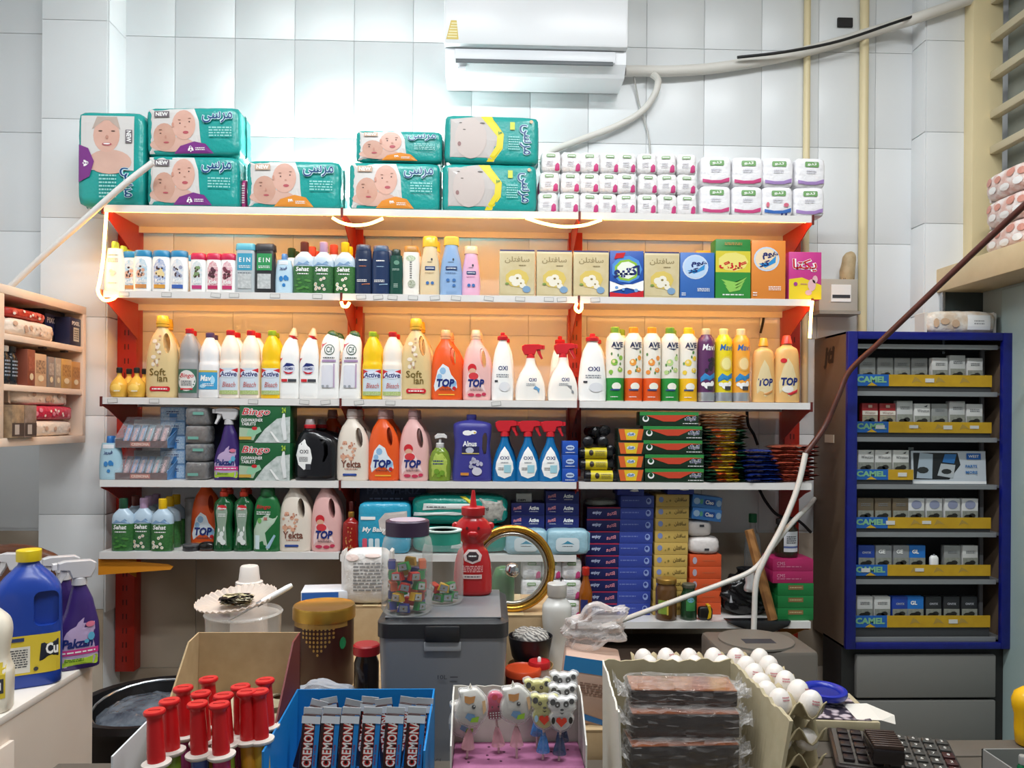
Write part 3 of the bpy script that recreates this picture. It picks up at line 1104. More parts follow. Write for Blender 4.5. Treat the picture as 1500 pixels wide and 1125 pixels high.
def a_blue(it, w, h):
    it.poly('label', [(0, .55*h), (-.16*w, .46*h), (-.33*w, .3*h), (-.36*w, .2*h), (-.26*w, .09*h), (0, .05*h), (.26*w, .09*h), (.36*w, .2*h), (.33*w, .3*h), (.16*w, .46*h)], C_WH, 5)
    it.text('OXI', 0, .37*h, .36*w, .055*h, C_NAVY, .02)
    it.lines(-.14*w, .2*h, .22*w, .05*h, 2, C_INK)
    it.rect('picture_print', .12*w, .2*h, .28*w, .12*h, mat('#9fd0de'))
    it.lines(0, .3*h, .3*w, .03*h, 1, mat('#9aa0a8', .5))


M_BLUEL = mat('#1677b8', .08, trans=.25)
OXIW1 = oxi_spray(44, 86, mat('#f2efe9', .3), C_REDP, a_white(0))
OXIW2 = oxi_spray(44, 88, mat('#f2efe9', .3), C_REDP, a_white(1))
OXIBL = oxi_spray(36, 92, M_BLUEL, C_REDP, a_blue)


# ------------------------------------------------------------------ spray cans
def can(name, w, h, m_up, m_low, m_cap, art, lowf=.31):
    it = Item(name, U)
    r = w / 2
    it.loft('body', [(0, r - .8, r - .8), (.6, r, r), (.8*h, r, r), (.86*h, r*.9, r*.9), (.9*h, r*.62, r*.62), (.915*h, r*.6, r*.6)], m_up, 24, 1)
    cap(it, r*.5, .9*h, h, m_cap)
    if lowf:
        s2 = it.surf
        it.loft('colour_band', [(1, r + .05, r + .05), (1.2, r + .1, r + .1), (lowf*h, r + .1, r + .1), (lowf*h + .2, r + .05, r + .05)], m_low, 24, 1)
        it.surf = s2
    art(it, w, h)
    return it


def a_ave(fruit, leaf, seed):
    def f(it, w, h):
        r = random.Random(seed)
        it.blobs('leaf_print', [(r.uniform(-.34, .34)*w, r.uniform(.36, .68)*h, 1.3, 2.4) for q in range(6)], leaf)
        it.blobs('fruit_print', [(-.1*w, .52*h, 5, 5), (.26*w, .58*h, 3, 3.6), (.22*w, .42*h, 4, 3.6), (-.28*w, .39*h, 3, 3.4)], fruit)
        it.blobs('fruit_highlight', [(-.14*w, .53*h, 2.2, 2.4), (.2*w, .43*h, 1.6, 1.6)], mat('#f3dfa8'))
        it.text('AVE', .06*w, .755*h, .66*w, .07*h, mat('#1f2f57', .35), .03)
        it.poly('brand_swoosh', [(-.2*w, .71*h), (.3*w, .71*h), (.1*w, .69*h)], mat('#1f2f57', .35), 2)
        it.oval('label_disc', .02*w, .2*h, .5*w, .1*h, mat('#f1efe2'), layer=5)
        it.rect('label_bar', -.06*w, .155*h, .5*w, .02*h, mat('#2f4a80'), layer=6)
        it.lines(-.1*w, .06*h, .4*w, .02*h, 1, C_WH, layer=5)
    return f


C_LEAF = mat('#5d8a4a', .5)
AVE = []
for nm, col, fr, sd in (('lime', '#1f8a35', '#8dc04a', 1), ('orange', '#e0591c', '#ef9d3c', 2), ('peach', '#e0591c', '#ef9440', 3), ('apple', '#1f8a35', '#b9d48a', 4), ('lemon', '#f0b716', '#f2cf45', 5)):
    AVE.append(can('air_freshener_can', 26.5, 109, mat('#e9e4d8', .3), mat(col, .35), mat({'lime': '#86ad3c', 'orange': '#ef9a2c', 'peach': '#ef9a2c', 'apple': '#6f9e3a', 'lemon': '#f5cf2e'}[nm], .35), a_ave(mat(fr, .4), C_LEAF, sd)))


def a_mavi(fruit):
    def f(it, w, h):
        it.text('Mavi', .05*w, .74*h, .74*w, .085*h, mat('#2c66ae', .35) if fruit != 'berry' else C_WH, .01, .2)
        if fruit == 'berry':
            r = random.Random(2)
            it.blobs('berry_print', [(.12*w + r.uniform(-6, 6), .5*h + r.uniform(-9, 9), 2.6, 2.6) for q in range(14)], mat('#2c2536'))
        else:
            it.oval('fruit_print', .04*w, .52*h, .7*w, .2*h, mat('#ecd25a' if fruit == 'lemon' else '#f0b65a', .4))
            it.oval('fruit_flesh', .04*w, .52*h, .56*w, .16*h, mat('#f3e79a' if fruit == 'lemon' else '#f5d79a', .4))
        it.poly('blue_wave', [(-.4*w, .33*h), (-.2*w, .39*h), (.1*w, .35*h), (.4*w, .4*h), (.4*w, .33*h), (.1*w, .29*h), (-.4*w, .27*h)], mat('#2f86c4'), 4)
        it.blobs('white_splash', [(.0, .22*h, 6, 5), (.24*w, .25*h, 3, 4), (-.26*w, .24*h, 3, 3)], C_WH)
        it.rect('dark_mark', .12*w, .19*h, .36*w, .05*h, C_INK)
    return f


MAVIC = [can('air_freshener_can', 25.5, 108, mat(c, .3), mat('#b7babf', .25, .6), mat(cc, .4), a_mavi(f), .13) for c, cc, f in (('#5a2d5c', '#e8d2a8', 'berry'), ('#e3cf1e', '#f3e7a0', 'lemon'), ('#eda43a', '#f3dfb0', 'orange'))]


def top_dish(w, h, capm, badge):
    it = Item('dish_soap_bottle', U)
    d = .3*w
    it.loft('body', [(0, .42*w, d*.9, 2.5, 0), (1, .45*w, d, 2.5, 0), (.3*h, .47*w, d, 2.4, 0), (.55*h, .44*w, d, 2.4, 0), (.72*h, .42*w, d*.9, 2.4, 0), (.8*h, .36*w, d*.8, 2.2, 0), (.85*h, .18*w, d*.5, 2, 0), (.88*h, .16*w, d*.48, 2, 0)], mat('#e2b472', .3), 24)
    cap(it, .2*w, .87*h, h, capm, r1=.14*w)
    it.poly('label', [(-.34*w, .14*h), (-.36*w, .3*h), (-.22*w, .52*h), (-.05*w, .66*h), (.12*w, .55*h), (.3*w, .3*h), (.28*w, .14*h), (0, .09*h)], mat('#e3cfa0'), 4)
    if badge:
        it.oval('badge', -.2*w, .62*h, .22*w, .07*h, C_REDP)
        it.oval('plate_print', -.06*w, .2*h, .4*w, .11*h, mat('#e9e4da'))
    it.text('TOP', .0, .31*h, .6*w, .12*h, mat('#152a75', .3), .04, .15)
    it.poly('swoosh', [(-.1*w, .13*h), (.3*w, .2*h), (.28*w, .15*h), (.05*w, .11*h)], C_REDP if badge else mat('#c88a4a'), 2)
    return it


TOPD1 = top_dish(36, 95, mat('#eaa530', .35), False)
TOPD2 = top_dish(41, 99, mat('#c9342a', .35), True)


# ------------------------------------------------------------------ shampoo and small bottles
def shampoo(name, w, h, mb, mc, art, capf=.17, e=2.6, waist=0.0, capw=.94, taper=0.0, d=.3):
    it = Item(name, U)
    dd = d*w
    hb = h*(1 - capf)
    it.loft('body', [(0, .46*w, dd*.92, e, 0), (.8, .49*w, dd, e, 0), (.35*hb, (.5 - waist)*w, dd, e, 0), (.7*hb, (.5 - taper*.5)*w, dd, e, 0), (.93*hb, (.47 - taper)*w, dd*.95, e, 0), (hb, (.45 - taper)*w, dd*.9, e, 0)], mb, 22)
    wc = (capw - taper*2)*w / 2
    it.loft('cap', [(hb, wc, dd*.93, e), (hb + .5, wc, dd*.95, e), (h - 1.5, wc*.96, dd*.9, e), (h, wc*.84, dd*.75, e)], mc, 20, 1, surf=False)
    art(it, w, h)
    return it


def a_kids(c1, c2, c3):
    def f(it, w, h):
        it.poly('label', [(-.3*w, .06*h), (-.32*w, .6*h), (-.2*w, .74*h), (0, .8*h), (.2*w, .74*h), (.32*w, .6*h), (.3*w, .06*h)], mat(c1, .4, noise=(120, '#f0e9e4', .25)), 4)
        r = random.Random(hash(c1) % 7 if False else len(c1) + int(c1[1:3], 16))
        it.blobs('picture_print', [(r.uniform(-.18, .18)*w, r.uniform(.36, .62)*h, 2.6, 2.8) for q in range(7)], mat(c2, .4))
        it.blobs('picture_dots', [(r.uniform(-.18, .18)*w, r.uniform(.34, .6)*h, 1.2, 1.4) for q in range(8)], mat('#4a3030'))
        it.text('Kids', 0, .26*h, .5*w, .1*h, C_WH, .03, .2)
        it.rect('label_foot', 0, .12*h, .6*w, .09*h, mat(c3, .4))
    return f


KID_B = [shampoo('kids_shampoo_bottle', 26, 59, C_WH, mat('#2783b4', .35), a_kids(a, b, c), .16) for a, b, c in (('#8ec5e0', '#d9a98f', '#c98a4c'), ('#3f7fc4', '#e8d29a', '#d59a3c'), ('#c5d6e4', '#9aa0b8', '#3c62b0'))]
KID_P = [shampoo('kids_shampoo_bottle', 23, 56, C_WH, mat('#c5244f', .35), a_kids(a, b, c), .17) for a, b, c in (('#b9cfd8', '#7f9a6a', '#c03a78'), ('#c2456c', '#5c3040', '#b8285c'), ('#d07a94', '#7a3a4a', '#c03068'))]


def a_white_sh(it, w, h):
    it.lines(0, .72*h, .5*w, .03*h, 1, C_INK)
    it.lines(0, .62*h, .5*w, .09*h, 3, mat('#8f8f8c', .5))
    it.blobs('berry_print', [(-2, .4*h, 2.6, 2.4), (2, .37*h, 3, 2.6), (0, .33*h, 3, 2.2)], mat('#c9c6bc', .5))
    it.lines(0, .16*h, .46*w, .02*h, 1, C_INK)


WSH = shampoo('lotion_bottle', 28, 71, mat('#efece2', .35), mat('#a9bf3a'), a_white_sh, .14, 2.4, 0, .46, .1)


def ein(mb, mc, ml):
    def art(it, w, h):
        it.rect('label', 0, .62*h, .74*w, .34*h, ml)
        it.text('E I N', 0, .66*h, .56*w, .09*h, C_WH, .02)
        it.lines(0, .52*h, .56*w, .06*h, 2, C_WH)
        it.rect('lower_panel', 0, .23*h, .66*w, .3*h, mat('#cfd2d2', .4, noise=(90, '#aab0b0', .2)))
        it.lines(0, .39*h, .66*w, .03*h, 1, C_INK)
    it = shampoo('shampoo_bottle', 28.5, 71, mb, mc, art, .14, 5, 0, 1.0)
    return it


EINB = ein(mat('#b4bdc1', .35), mat('#5fb3cb'), mat('#3f9bbb'))
EING = ein(mat('#2c2d30', .35), mat('#36363a'), mat('#2f9254'))


def a_pmp(it, w, h):
    it.rect('neck_tag', 0, .76*h, .5*w, .09*h, mat('#dfe4ea'))
    it.text(persian('فیروز'), 0, .62*h, .4*w, .1*h, C_NAVY, .03)
    it.blobs('drop_print', [(-3, .36*h, 3, 4), (3.4, .38*h, 3.2, 4), (1, .2*h, 2.4, 2.6), (6.5, .36*h, 1.2, 3)], mat('#2f7fc0'))


PMP = shampoo('baby_shampoo_bottle', 26, 57, mat('#bcd8e8', .25), mat('#5d8fcb', .35), a_pmp, .16, 2.6, 0, .42, .06)
PMP4 = shampoo('baby_shampoo_bottle', 31, 62, mat('#a9ccdc', .25), mat('#2f6fb4', .35), a_pmp, .16, 2.6, 0, .42, .06)


def sehat(mc, flower, green='#2c5a30'):
    it = Item('herbal_shampoo_bottle', U)
    w, h = 31, 75
    d = 9.5
    it.loft('body', [(0, .46*w, d*.93, 2.6, 0), (.8, .49*w, d, 2.6, 0), (.4*h, .5*w, d, 2.6, 0), (.62*h, .49*w, d, 2.5, 0), (.7*h, .43*w, d*.9, 2.3, 0), (.76*h, .3*w, d*.75, 2, 0), (.8*h, .2*w, d*.6, 2, 0), (.83*h, .17*w, d*.55, 2, 0)], mat('#b9cfe0', .25), 22)
    s2 = it.surf
    it.loft('green_sleeve', [(.5, .485*w, d*1.0, 2.6, 0), (1.0, .495*w, d*1.01, 2.6, 0), (.4*h, .503*w, d*1.01, 2.6, 0), (.52*h, .5*w, d*1.01, 2.6, 0)], mat(green, .35, noise=(150, '#3f7a3c', .25)), 22, 2)
    it.surf = s2
    it.lay = 1
    cap(it, .19*w, .8*h, h, mc)
    it.poly('mountain_print', [(-.42*w, .52*h), (-.2*w, .6*h), (.0, .55*h), (.2*w, .62*h), (.42*w, .52*h)], mat('#7d9fc4'), 3)
    it.text('Sehat', -.03*w, .46*h, .6*w, .085*h, C_WH, .03, .15)
    it.lines(0, .37*h, .5*w, .04*h, 1, C_WH)
    r = random.Random(len(str(flower)))
    if flower:
        sp = [(r.uniform(-.34, .34)*w, r.uniform(.06, .3)*h) for q in range(9)]
        it.blobs('flower_print', [(x, z, 2.3, 2.3) for x, z in sp], mat(flower, .4))
        it.blobs('flower_centre', [(x, z, .8, .8) for x, z in sp], mat('#d2b13a'))
    else:
        it.blobs('leaf_print', [(r.uniform(-.34, .34)*w, r.uniform(.06, .28)*h, 2.6, 1.6) for q in range(12)], mat('#4c8a3c'))
    return it


SEH_G = sehat(mat('#1d4a30'), None)
SEH_B = sehat(mat('#6e2f22'), None)
SEH_L = sehat(mat('#c3a2c4'), '#d9d2cc', '#2b4f3c')
SEH_Y = sehat(mat('#f0c213'), '#ece9e0')
SEH_R = sehat(mat('#cf4a33'), '#d9d2cc')


def a_dove(c):
    def f(it, w, h):
        it.lines(0, .68*h, .46*w, .05*h, 1, C_WH)
        it.lines(0, .56*h, .4*w, .03*h, 1, mat(c, .4))
        it.lines(-.05*w, .27*h, .56*w, .06*h, 2, C_WH, seed=3)
        it.poly('swoosh', [(-.05*w, .2*h), (.4*w, .22*h), (.4*w, .2*h), (-.05*w, .185*h)], mat(c, .4), 2)
    return f


MEN1 = shampoo('mens_shampoo_bottle', 25, 72, mat('#22304e', .25), mat('#32405f', .3), a_dove('#d07a4a'), .12, 2.3, 0, .86)
MEN2 = shampoo('mens_shampoo_bottle', 26, 71, mat('#22355a', .25), mat('#3c587c', .3), a_dove('#9fc4e0'), .12, 2.3, 0, .86)


def a_green_sh(it, w, h):
    it.oval('emblem', .05*w, .7*h, .4*w, .1*h, mat('#5f8f7c'))
    it.lines(0, .55*h, .5*w, .05*h, 2, mat('#a9c4b8'))
    it.lines(0, .2*h, .3*w, .1*h, 3, mat('#a9c4b8'))


GRSH = shampoo('shampoo_bottle', 20, 66, mat('#1c4a40', .25), mat('#17332f', .3), a_green_sh, .14, 2.4, .04, .7, .03)


def a_gold(it, w, h):
    it.oval('top_print', -.02*w, .74*h, .56*w, .12*h, mat('#9db48a', .5, noise=(150, '#d8dccb', .2)))
    it.lines(0, .5*h, .12*w, .36*h, 8, C_INK)
    it.oval('lower_print', .05*w, .22*h, .44*w, .16*h, mat('#7c8468', .5, noise=(200, '#ccd0c0', .2)))


GOLD = shampoo('shampoo_bottle', 25, 71, mat('#ece8e0', .3), mat('#b98640', .35), a_gold, .13, 2.4, .02, .84)


def a_tall(dark, mark):
    def f(it, w, h):
        it.blobs('logo', [(.1*w, .6*h, 1.4, 2)], C_INK)
        it.lines(0, .555*h, .24*w, .02*h, 1, C_INK)
        it.poly('name_plate', rrect_pts(.02*w, .45*h, .5*w, .07*h, 1), mat('#27406f'), 3)
        it.lines(.02*w, .45*h, .4*w, .03*h, 1, C_WH)
        it.lines(0, .37*h, .46*w, .02*h, 1, mat(dark, .4))
        it.blobs('round_marks', [(-.1*w, .2*h, 2.4, 2.4), (.14*w, .2*h, 2.4, 2.4)] if mark == 2 else [(-.13*w, .25*h, 2.6, 2.4), (.14*w, .25*h, 2.6, 2.4), (.14*w, .16*h, 2.4, 2)], mat('#3a6fae'))
    return f


TALLY = shampoo('body_lotion_bottle', 29, 85, mat('#e3cda6', .3), mat('#f0c53c', .25), a_tall('#8a6a3a', 2), .18, 2.6, 0, 1.0, .12)
TALLB = shampoo('body_lotion_bottle', 33, 85, mat('#8fb0d8', .3), mat('#f0cf5a', .25), a_tall('#27406f', 3), .15, 2.6, 0, 1.0, .16)
TALLP = shampoo('body_lotion_bottle', 27, 72, mat('#e8b4cf', .3), mat('#f0c9a4', .25), a_tall('#a04a80', 2), .16, 2.6, 0, 1.0, .12)


def lemon():
    it = Item('lemon_juice_bottle', U)
    it.loft('body', [(0, 8, 8), (1, 10.5, 10.5), (10, 12.5, 12.5), (19, 11.5, 11.5), (26, 7, 7), (31, 3.2, 3.2), (36, 3, 3)], mat('#e8b84a', .15, trans=.15), 20)
    cap(it, 4, 35, 43, M_DARK)
    it.oval('label', 0, 13, 15, 12, mat('#f0c860'))
    it.lines(2, 9, 8, 3, 1, C_WH)
    return it


LEMON = lemon()


def dish_green():
    it = Item('green_dish_soap_bottle', U)
    w, h = 29, 90
    d = 9
    it.loft('body', [(0, .46*w, d*.9, 2.5, 0), (1, .49*w, d, 2.5, 0), (.2*h, .48*w, d, 2.5, 0), (.38*h, .41*w, d*.95, 2.4, 0), (.5*h, .43*w, d, 2.4, 0), (.68*h, .48*w, d, 2.4, 0), (.78*h, .42*w, d*.9, 2.2, 0), (.85*h, .22*w, d*.6, 2, 0), (.88*h, .18*w, d*.5, 2, 0)], mat('#17562f', .12, trans=.15), 24)
    cap(it, .2*w, .87*h, .95*h, mat('#d8402a', .35))
    cap(it, .14*w, .95*h, h, mat('#d8402a', .35), name='spout')
    it.poly('label', [(-.3*w, .1*h), (-.22*w, .4*h), (-.3*w, .62*h), (-.24*w, .75*h), (.2*w, .75*h), (.26*w, .62*h), (.18*w, .4*h), (.24*w, .1*h)], mat('#8fa392'), 5, (0, .45*h))
    it.oval('red_cap_mark', 0, .7*h, .46*w, .08*h, C_REDP)
    it.text('Bingo', 0, .68*h, .42*w, .045*h, C_WH, .03, .2)
    it.lines(0, .58*h, .36*w, .06*h, 2, C_WH)
    it.blobs('plates_print', [(-2, .2*h, 4.4, 5), (2, .15*h, 4, 4), (0, .28*h, 3, 4)], mat('#dfe6e2'))
    it.blobs('fork_print', [(3, .36*h, 1, 4), (-4, .34*h, 1, 3)], C_WH)
    return it


DISHG = dish_green()


def bingo_gel():
    it = Item('dishwasher_gel_bottle', U)
    w, h = 39, 91
    d = 10
    it.loft('body', [(0, .46*w, d*.92, 3, 0), (1, .49*w, d, 3, 0), (.5*h, .49*w, d, 3, 0), (.7*h, .46*w, d, 2.8, 0), (.82*h, .38*w, d*.9, 2.4, 0), (.87*h, .3*w, d*.8, 2.2, 0)], mat('#1d6a37', .3), 24)
    cap(it, .27*w, .865*h, h, mat('#1a5a30', .35), r1=.24*w)
    it.poly('pale_panel', [(-.44*w, .03*h), (-.44*w, .34*h), (-.3*w, .5*h), (.1*w, .6*h), (.42*w, .56*h), (.3*w, .45*h), (-.1*w, .26*h), (.1*w, .03*h)], mat('#b9cdb8'), 4)
    it.poly('knife_print', [(0, .06*h), (.3*w, .27*h), (.36*w, .25*h), (.14*w, .05*h)], mat('#9fc0d4', .3), 3)
    it.poly('glass_print', [(-.38*w, .04*h), (-.38*w, .26*h), (-.22*w, .26*h), (-.22*w, .04*h)], mat('#cfe3e6', .3), 3)
    it.blobs('drop_print', [(-.22*w, .49*h, 3, 4)], mat('#6fae5a'))
    it.text('Bingo', -.08*w, .7*h, .52*w, .075*h, C_REDP, .015, .2)
    it.lines(-.08*w, .61*h, .5*w, .06*h, 2, C_WH)
    it.text('3X', .0, .52*h, .14*w, .05*h, C_REDP, .03)
    return it


BINGEL = bingo_gel()


def pakzan(u=U):
    it = Item('multi_cleaner_spray', u)
    w, h = 40, 106
    d = 9.5
    zb = .77*h
    it.loft('bottle', [(0, .44*w, d*.9, 3, 0), (1, .47*w, d, 3, 0), (.25*h, .47*w, d, 3, 0), (.4*h, .42*w, d*.95, 2.6, .03*w), (.52*h, .32*w, d*.85, 2.4, .06*w), (.62*h, .26*w, d*.75, 2.2, .06*w), (.7*h, .19*w, d*.6, 2, .04*w), (zb, .13*w, d*.5, 2, .03*w)], mat('#3a2668', .3), 24)
    sprayer(it, zb - 2, mat('#c4c2c4', .3), -1, 1.08, mat('#dcdadb', .3), .03*w)
    it.poly('label', [(-.42*w, .05*h), (-.42*w, .22*h), (-.26*w, .34*h), (.1*w, .46*h), (.42*w, .46*h), (.42*w, .08*h), (.3*w, .04*h), (-.3*w, .03*h)], mat('#b9a2c6'), 5)
    it.poly('green_panel', rrect_pts(0, .075*h, .82*w, .085*h, 2), mat('#a8c83a'), 3)
    it.rect('magenta_band', 0, .16*h, .84*w, .05*h, mat('#d03a86'))
    it.text('Pakzan', -.03*w, .24*h, .66*w, .085*h, C_NAVY, .04, .2)
    it.lines(0, .16*h, .7*w, .028*h, 1, C_WH)
    it.lines(-.1*w, .09*h, .4*w, .03*h, 2, mat('#3c6a1c'))
    it.blobs('hand_print', [(.26*w, .29*h, 3, 4), (.16*w, .25*h, 2, 2)], mat('#5aa9c8'))
    it.oval('corner_badge', .24*w, .4*h, .2*w, .05*h, mat('#d0708a'))
    return it


PAK = pakzan()


def soap_pump():
    it = Item('hand_soap_pump', U)
    it.loft('bottle', [(0, 14, 9, 2.4), (1, 15.5, 10, 2.4), (14, 16.5, 10.5, 2.4), (30, 15.5, 10, 2.4), (42, 12, 8.6, 2.2), (48, 7, 6, 2)], mat('#7f9a34', .1, trans=.2), 24)
    cap(it, 6, 47, 55, mat('#cfcdca', .35), name='collar')
    cap(it, 2, 55, 61, mat('#cfcdca', .35), name='stem')
    it.mesh('pump_head', prism([(-7, 61), (-8, 65), (-4, 68.5), (6, 68.5), (10, 65), (10, 61.5), (5, 62.5)], -4, 4, 1), mat('#d6d4d2', .35), 40)
    it.poly('label', [(-11, 6), (-12, 26), (-6, 40), (4, 40), (11, 30), (10, 6)], mat('#a9bd52'), 4)
    it.lines(-2, 27, 15, 8, 2, C_NAVY)
    it.blobs('apple_print', [(-4, 14, 4, 4), (4, 12, 4, 4), (-1, 8, 3, 2.6)], mat('#6f9a2c'))
    return it


PUMP = soap_pump()


def red_bottle():
    it = Item('red_bottle', U)
    it.loft('bottle', [(0, 11, 9, 3), (1, 12, 10, 3), (30, 12, 10, 3), (44, 11, 9, 3), (49, 6, 5.5, 2), (52, 4, 4, 2)], mat('#9a1d18', .15, trans=.15), 20)
    cap(it, 4.4, 52, 60, mat('#b98a3c', .3, .6), name='collar')
    cap(it, 3, 60, 75, mat('#4a1410'))
    r = random.Random(9)
    it.blobs('gold_print', [(r.uniform(-6, 6), r.uniform(6, 38), r.uniform(.5, 1.2), r.uniform(.6, 1.8)) for q in range(22)], mat('#c98a4a'))
    return it


REDB = red_bottle()


# ------------------------------------------------------------------ detergent boxes
def carton(name, w, h, d, m, art, top=None):
    it = Item(name, U)
    it.mesh('carton', box(-w / 2, w / 2, -d / 2, d / 2, 0, h, .4), m, 30)
    it.surf = lambda x, z: -d / 2
    if top:
        it.mesh('top_flap', box(-w / 2 + .4, w / 2 - .4, -d / 2 - .15, d / 2, h - 1.8, h + .15), top)
    art(it, w, h)
    return it


def a_softbox(it, w, h):
    it.rect('front_print', 0, .48*h, .95*w, .9*h, mat('#cbb98a', .3, noise=(24, '#d9cda8', .3), coat=.4))
    it.text(persian('سافتلن'), 0, .78*h, .7*w, .15*h, mat('#9a8a62', .3), .02)
    it.lines(.15*w, .66*h, .2*w, .06*h, 1, mat('#8a7a52'))
    it.blobs('yellow_glow', [(0, .38*h, .34*w, .2*h)], mat('#d8bf62'))
    it.blobs('blossom_print', [(-.12*w, .36*h, 6, 5), (.02*w, .4*h, 6, 5), (.1*w, .3*h, 6, 5), (-.04*w, .28*h, 6, 5), (.16*w, .22*h, 4.6, 4)], mat('#eae4d4'))
    it.blobs('blossom_centre', [(.01*w, .38*h, 2, 1.6), (.11*w, .27*h, 1.4, 1.2)], mat('#8a7a3c'))
    it.blobs('blue_drop', [(.27*w, .14*h, 6, 5)], mat('#7fa2c4', .3))
    it.blobs('leaf_print', [(-.28*w, .26*h, 3, 1.6)], mat('#7f9a4c'))


SOFTBOX = carton('washing_powder_box', 51, 66, 22, mat('#cfc39c', .35), a_softbox, mat('#3a3f78'))


def a_active(it, w, h):
    it.blobs('glow_print', [(0, .6*h, .46*w, .3*h)], mat('#4f8fd8'))
    it.blobs('green_ring', [(0, .58*h, .38*w, .24*h)], mat('#8fbf3c'))
    it.blobs('white_disc', [(0, .58*h, .3*w, .19*h)], mat('#e9efe0'))
    it.text(persian('اکتیو'), 0, .55*h, .78*w, .28*h, C_NAVY, .05)
    it.poly('white_foam', [(-.5*w, .1*h), (-.5*w, .34*h), (-.2*w, .26*h), (.2*w, .28*h), (.5*w, .36*h), (.5*w, .12*h), (0, .2*h)], C_WH, 3)
    it.poly('red_foot', [(-.5*w, .0), (-.5*w, .1*h), (0, .06*h), (.5*w, .14*h), (.5*w, 0)], C_REDP, 3)
    it.poly('red_flash', [(-.38*w, .82*h), (-.32*w, .94*h), (-.04*w, .96*h), (-.1*w, .85*h)], C_REDP, 2)
    it.blobs('foam_dots', [(-.3*w, .2*h, 2.4, 2.2), (-.1*w, .16*h, 2, 2), (.28*w, .14*h, 3, 2.6)], mat('#6f9fd8'))


ACTBOX = carton('washing_powder_box', 49, 67, 22, mat('#2352a8', .35), a_active)


def a_home(c1, disc2):
    def f(it, w, h):
        it.blobs('white_ring', [(-.06*w, .68*h, .38*w, .27*h*66 / h)], mat('#c9d8ec'), n=20)
        it.blobs('ring_inner', [(-.06*w, .68*h, .33*w, .235*h*66 / h)], mat(disc2, .4), n=20)
        it.poly('swirl_print', [(-.3*w, .6*h), (-.1*w, .53*h), (.2*w, .62*h), (.22*w, .74*h), (.02*w, .62*h)], mat('#2f8fd0'), 3)
        it.text(persian('هوم'), .05*w, .74*h, .46*w, .14*h, C_NAVY, .04)
        it.text(persian('کر'), -.12*w, .6*h, .3*w, .13*h, C_NAVY, .04)
        it.lines(.18*w, .18*h, .36*w, .08*h, 3, C_WH)
        it.lines(-.4*w, .08*h, .12*w, .08*h, 2, C_WH)
    return f


HOMEB = carton('washing_powder_box', 50, 66, 22, mat('#3a6cb8', .35), a_home('#3a6cb8', '#b9d2ee'))
HOMEO = carton('washing_powder_box', 50, 85, 26, mat('#e0893a', .35), a_home('#e0893a', '#f0d8b8'))


def a_golrang(it, w, h):
    it.rect('yellow_field', 0, .62*h, w, .36*h, mat('#d8c83a'))
    it.blobs('green_arch', [(0, .62*h, .44*w, .16*h)], mat('#e8dc7a'))
    it.text(persian('گلرنگ'), 0, .55*h, .8*w, .16*h, C_REDP, .05)
    it.rect('green_field', 0, .22*h, w, .44*h, mat('#2f8a38'))
    for q in range(3):
        it.poly('swirl_print', [(-.34*w + q*3, (.32 - q*.06)*h), (-.1*w, (.2 - q*.05)*h), (.2*w, (.22 - q*.04)*h), (.4*w - q*3, (.36 - q*.06)*h), (.1*w, (.27 - q*.05)*h)], mat('#8fc85a'), 3)
    it.lines(0, .06*h, .6*w, .04*h, 1, C_WH)
    it.lines(0, .92*h, .5*w, .05*h, 2, mat('#c98a4a'))


GOLBOX = carton('washing_powder_box', 51, 86, 26, mat('#257f38', .35), a_golrang)


def a_yekta(it, w, h):
    it.poly('yellow_field', [(-.5*w, 0), (-.5*w, .42*h), (-.1*w, .46*h), (.5*w, .3*h), (.5*w, 0)], mat('#e8cf2e'), 3)
    it.text(persian('یکتا'), -.02*w, .72*h, .76*w, .28*h, C_WH, .07)
    it.text(persian('یکتا'), -.02*w, .72*h, .74*w, .26*h, mat('#c8202c', .35), .01)
    it.blobs('garment_print', [(.2*w, .3*h, 6, 9), (.3*w, .42*h, 4, 6), (.1*w, .14*h, 5, 4)], mat('#e0b4b8'))
    it.blobs('round_mark', [(-.3*w, .32*h, 3, 3)], mat('#a03a90'))
    it.lines(-.05*w, .32*h, .2*w, .03*h, 1, mat('#a03a90'))


YEKBOX = carton('washing_powder_box', 48, 69, 22, mat('#c43a88', .35), a_yekta)


def a_tablets(it, w, h):
    it.poly('cutlery_photo', [(-.2*w, 0), (.0, .36*h), (.24*w, .64*h), (.5*w, .7*h), (.5*w, 0)], mat('#a9b4b0', .4, noise=(60, '#d4dad8', .2)), 4)
    it.poly('pale_field', [(-.5*w, .1*h), (-.5*w, .4*h), (-.12*w, .36*h), (-.22*w, .06*h)], mat('#a8bfa4'), 3)
    it.poly('tablet_print', [(-.36*w, .2*h), (-.32*w, .36*h), (-.1*w, .42*h), (-.06*w, .3*h), (-.26*w, .14*h)], mat('#8fc4a0'), 3)
    it.blobs('tablet_red', [(-.2*w, .38*h, 4, 2.6)], C_REDP)
    it.poly('fork_print', [(.1*w, .3*h), (.14*w, .3*h), (.3*w, .02*h), (.24*w, .02*h)], C_WH, 2)
    it.poly('rack_print', [(.38*w, .06*h), (.32*w, .5*h), (.36*w, .78*h), (.4*w, .78*h), (.44*w, .08*h)], mat('#e3e6e6'), 3)
    it.rect('yellow_tag', -.38*w, .12*h, .24*w, .08*h, mat('#c9a03c'))
    it.text('Bingo', -.17*w, .8*h, .565*w, .25*h, C_WH, .05, .25)
    it.text('Bingo', -.17*w, .8*h, .55*w, .225*h, C_REDP, .01, .25)
    it.text('DISHWASHER', -.25*w, .6*h, .42*w, .085*h, C_WH, .015, .2)
    it.text('TABLETS', -.31*w, .5*h, .28*w, .085*h, C_WH, .015, .2)
    it.text('24', .38*w, .87*h, .08*w, .14*h, mat('#a8c83a'), .03)


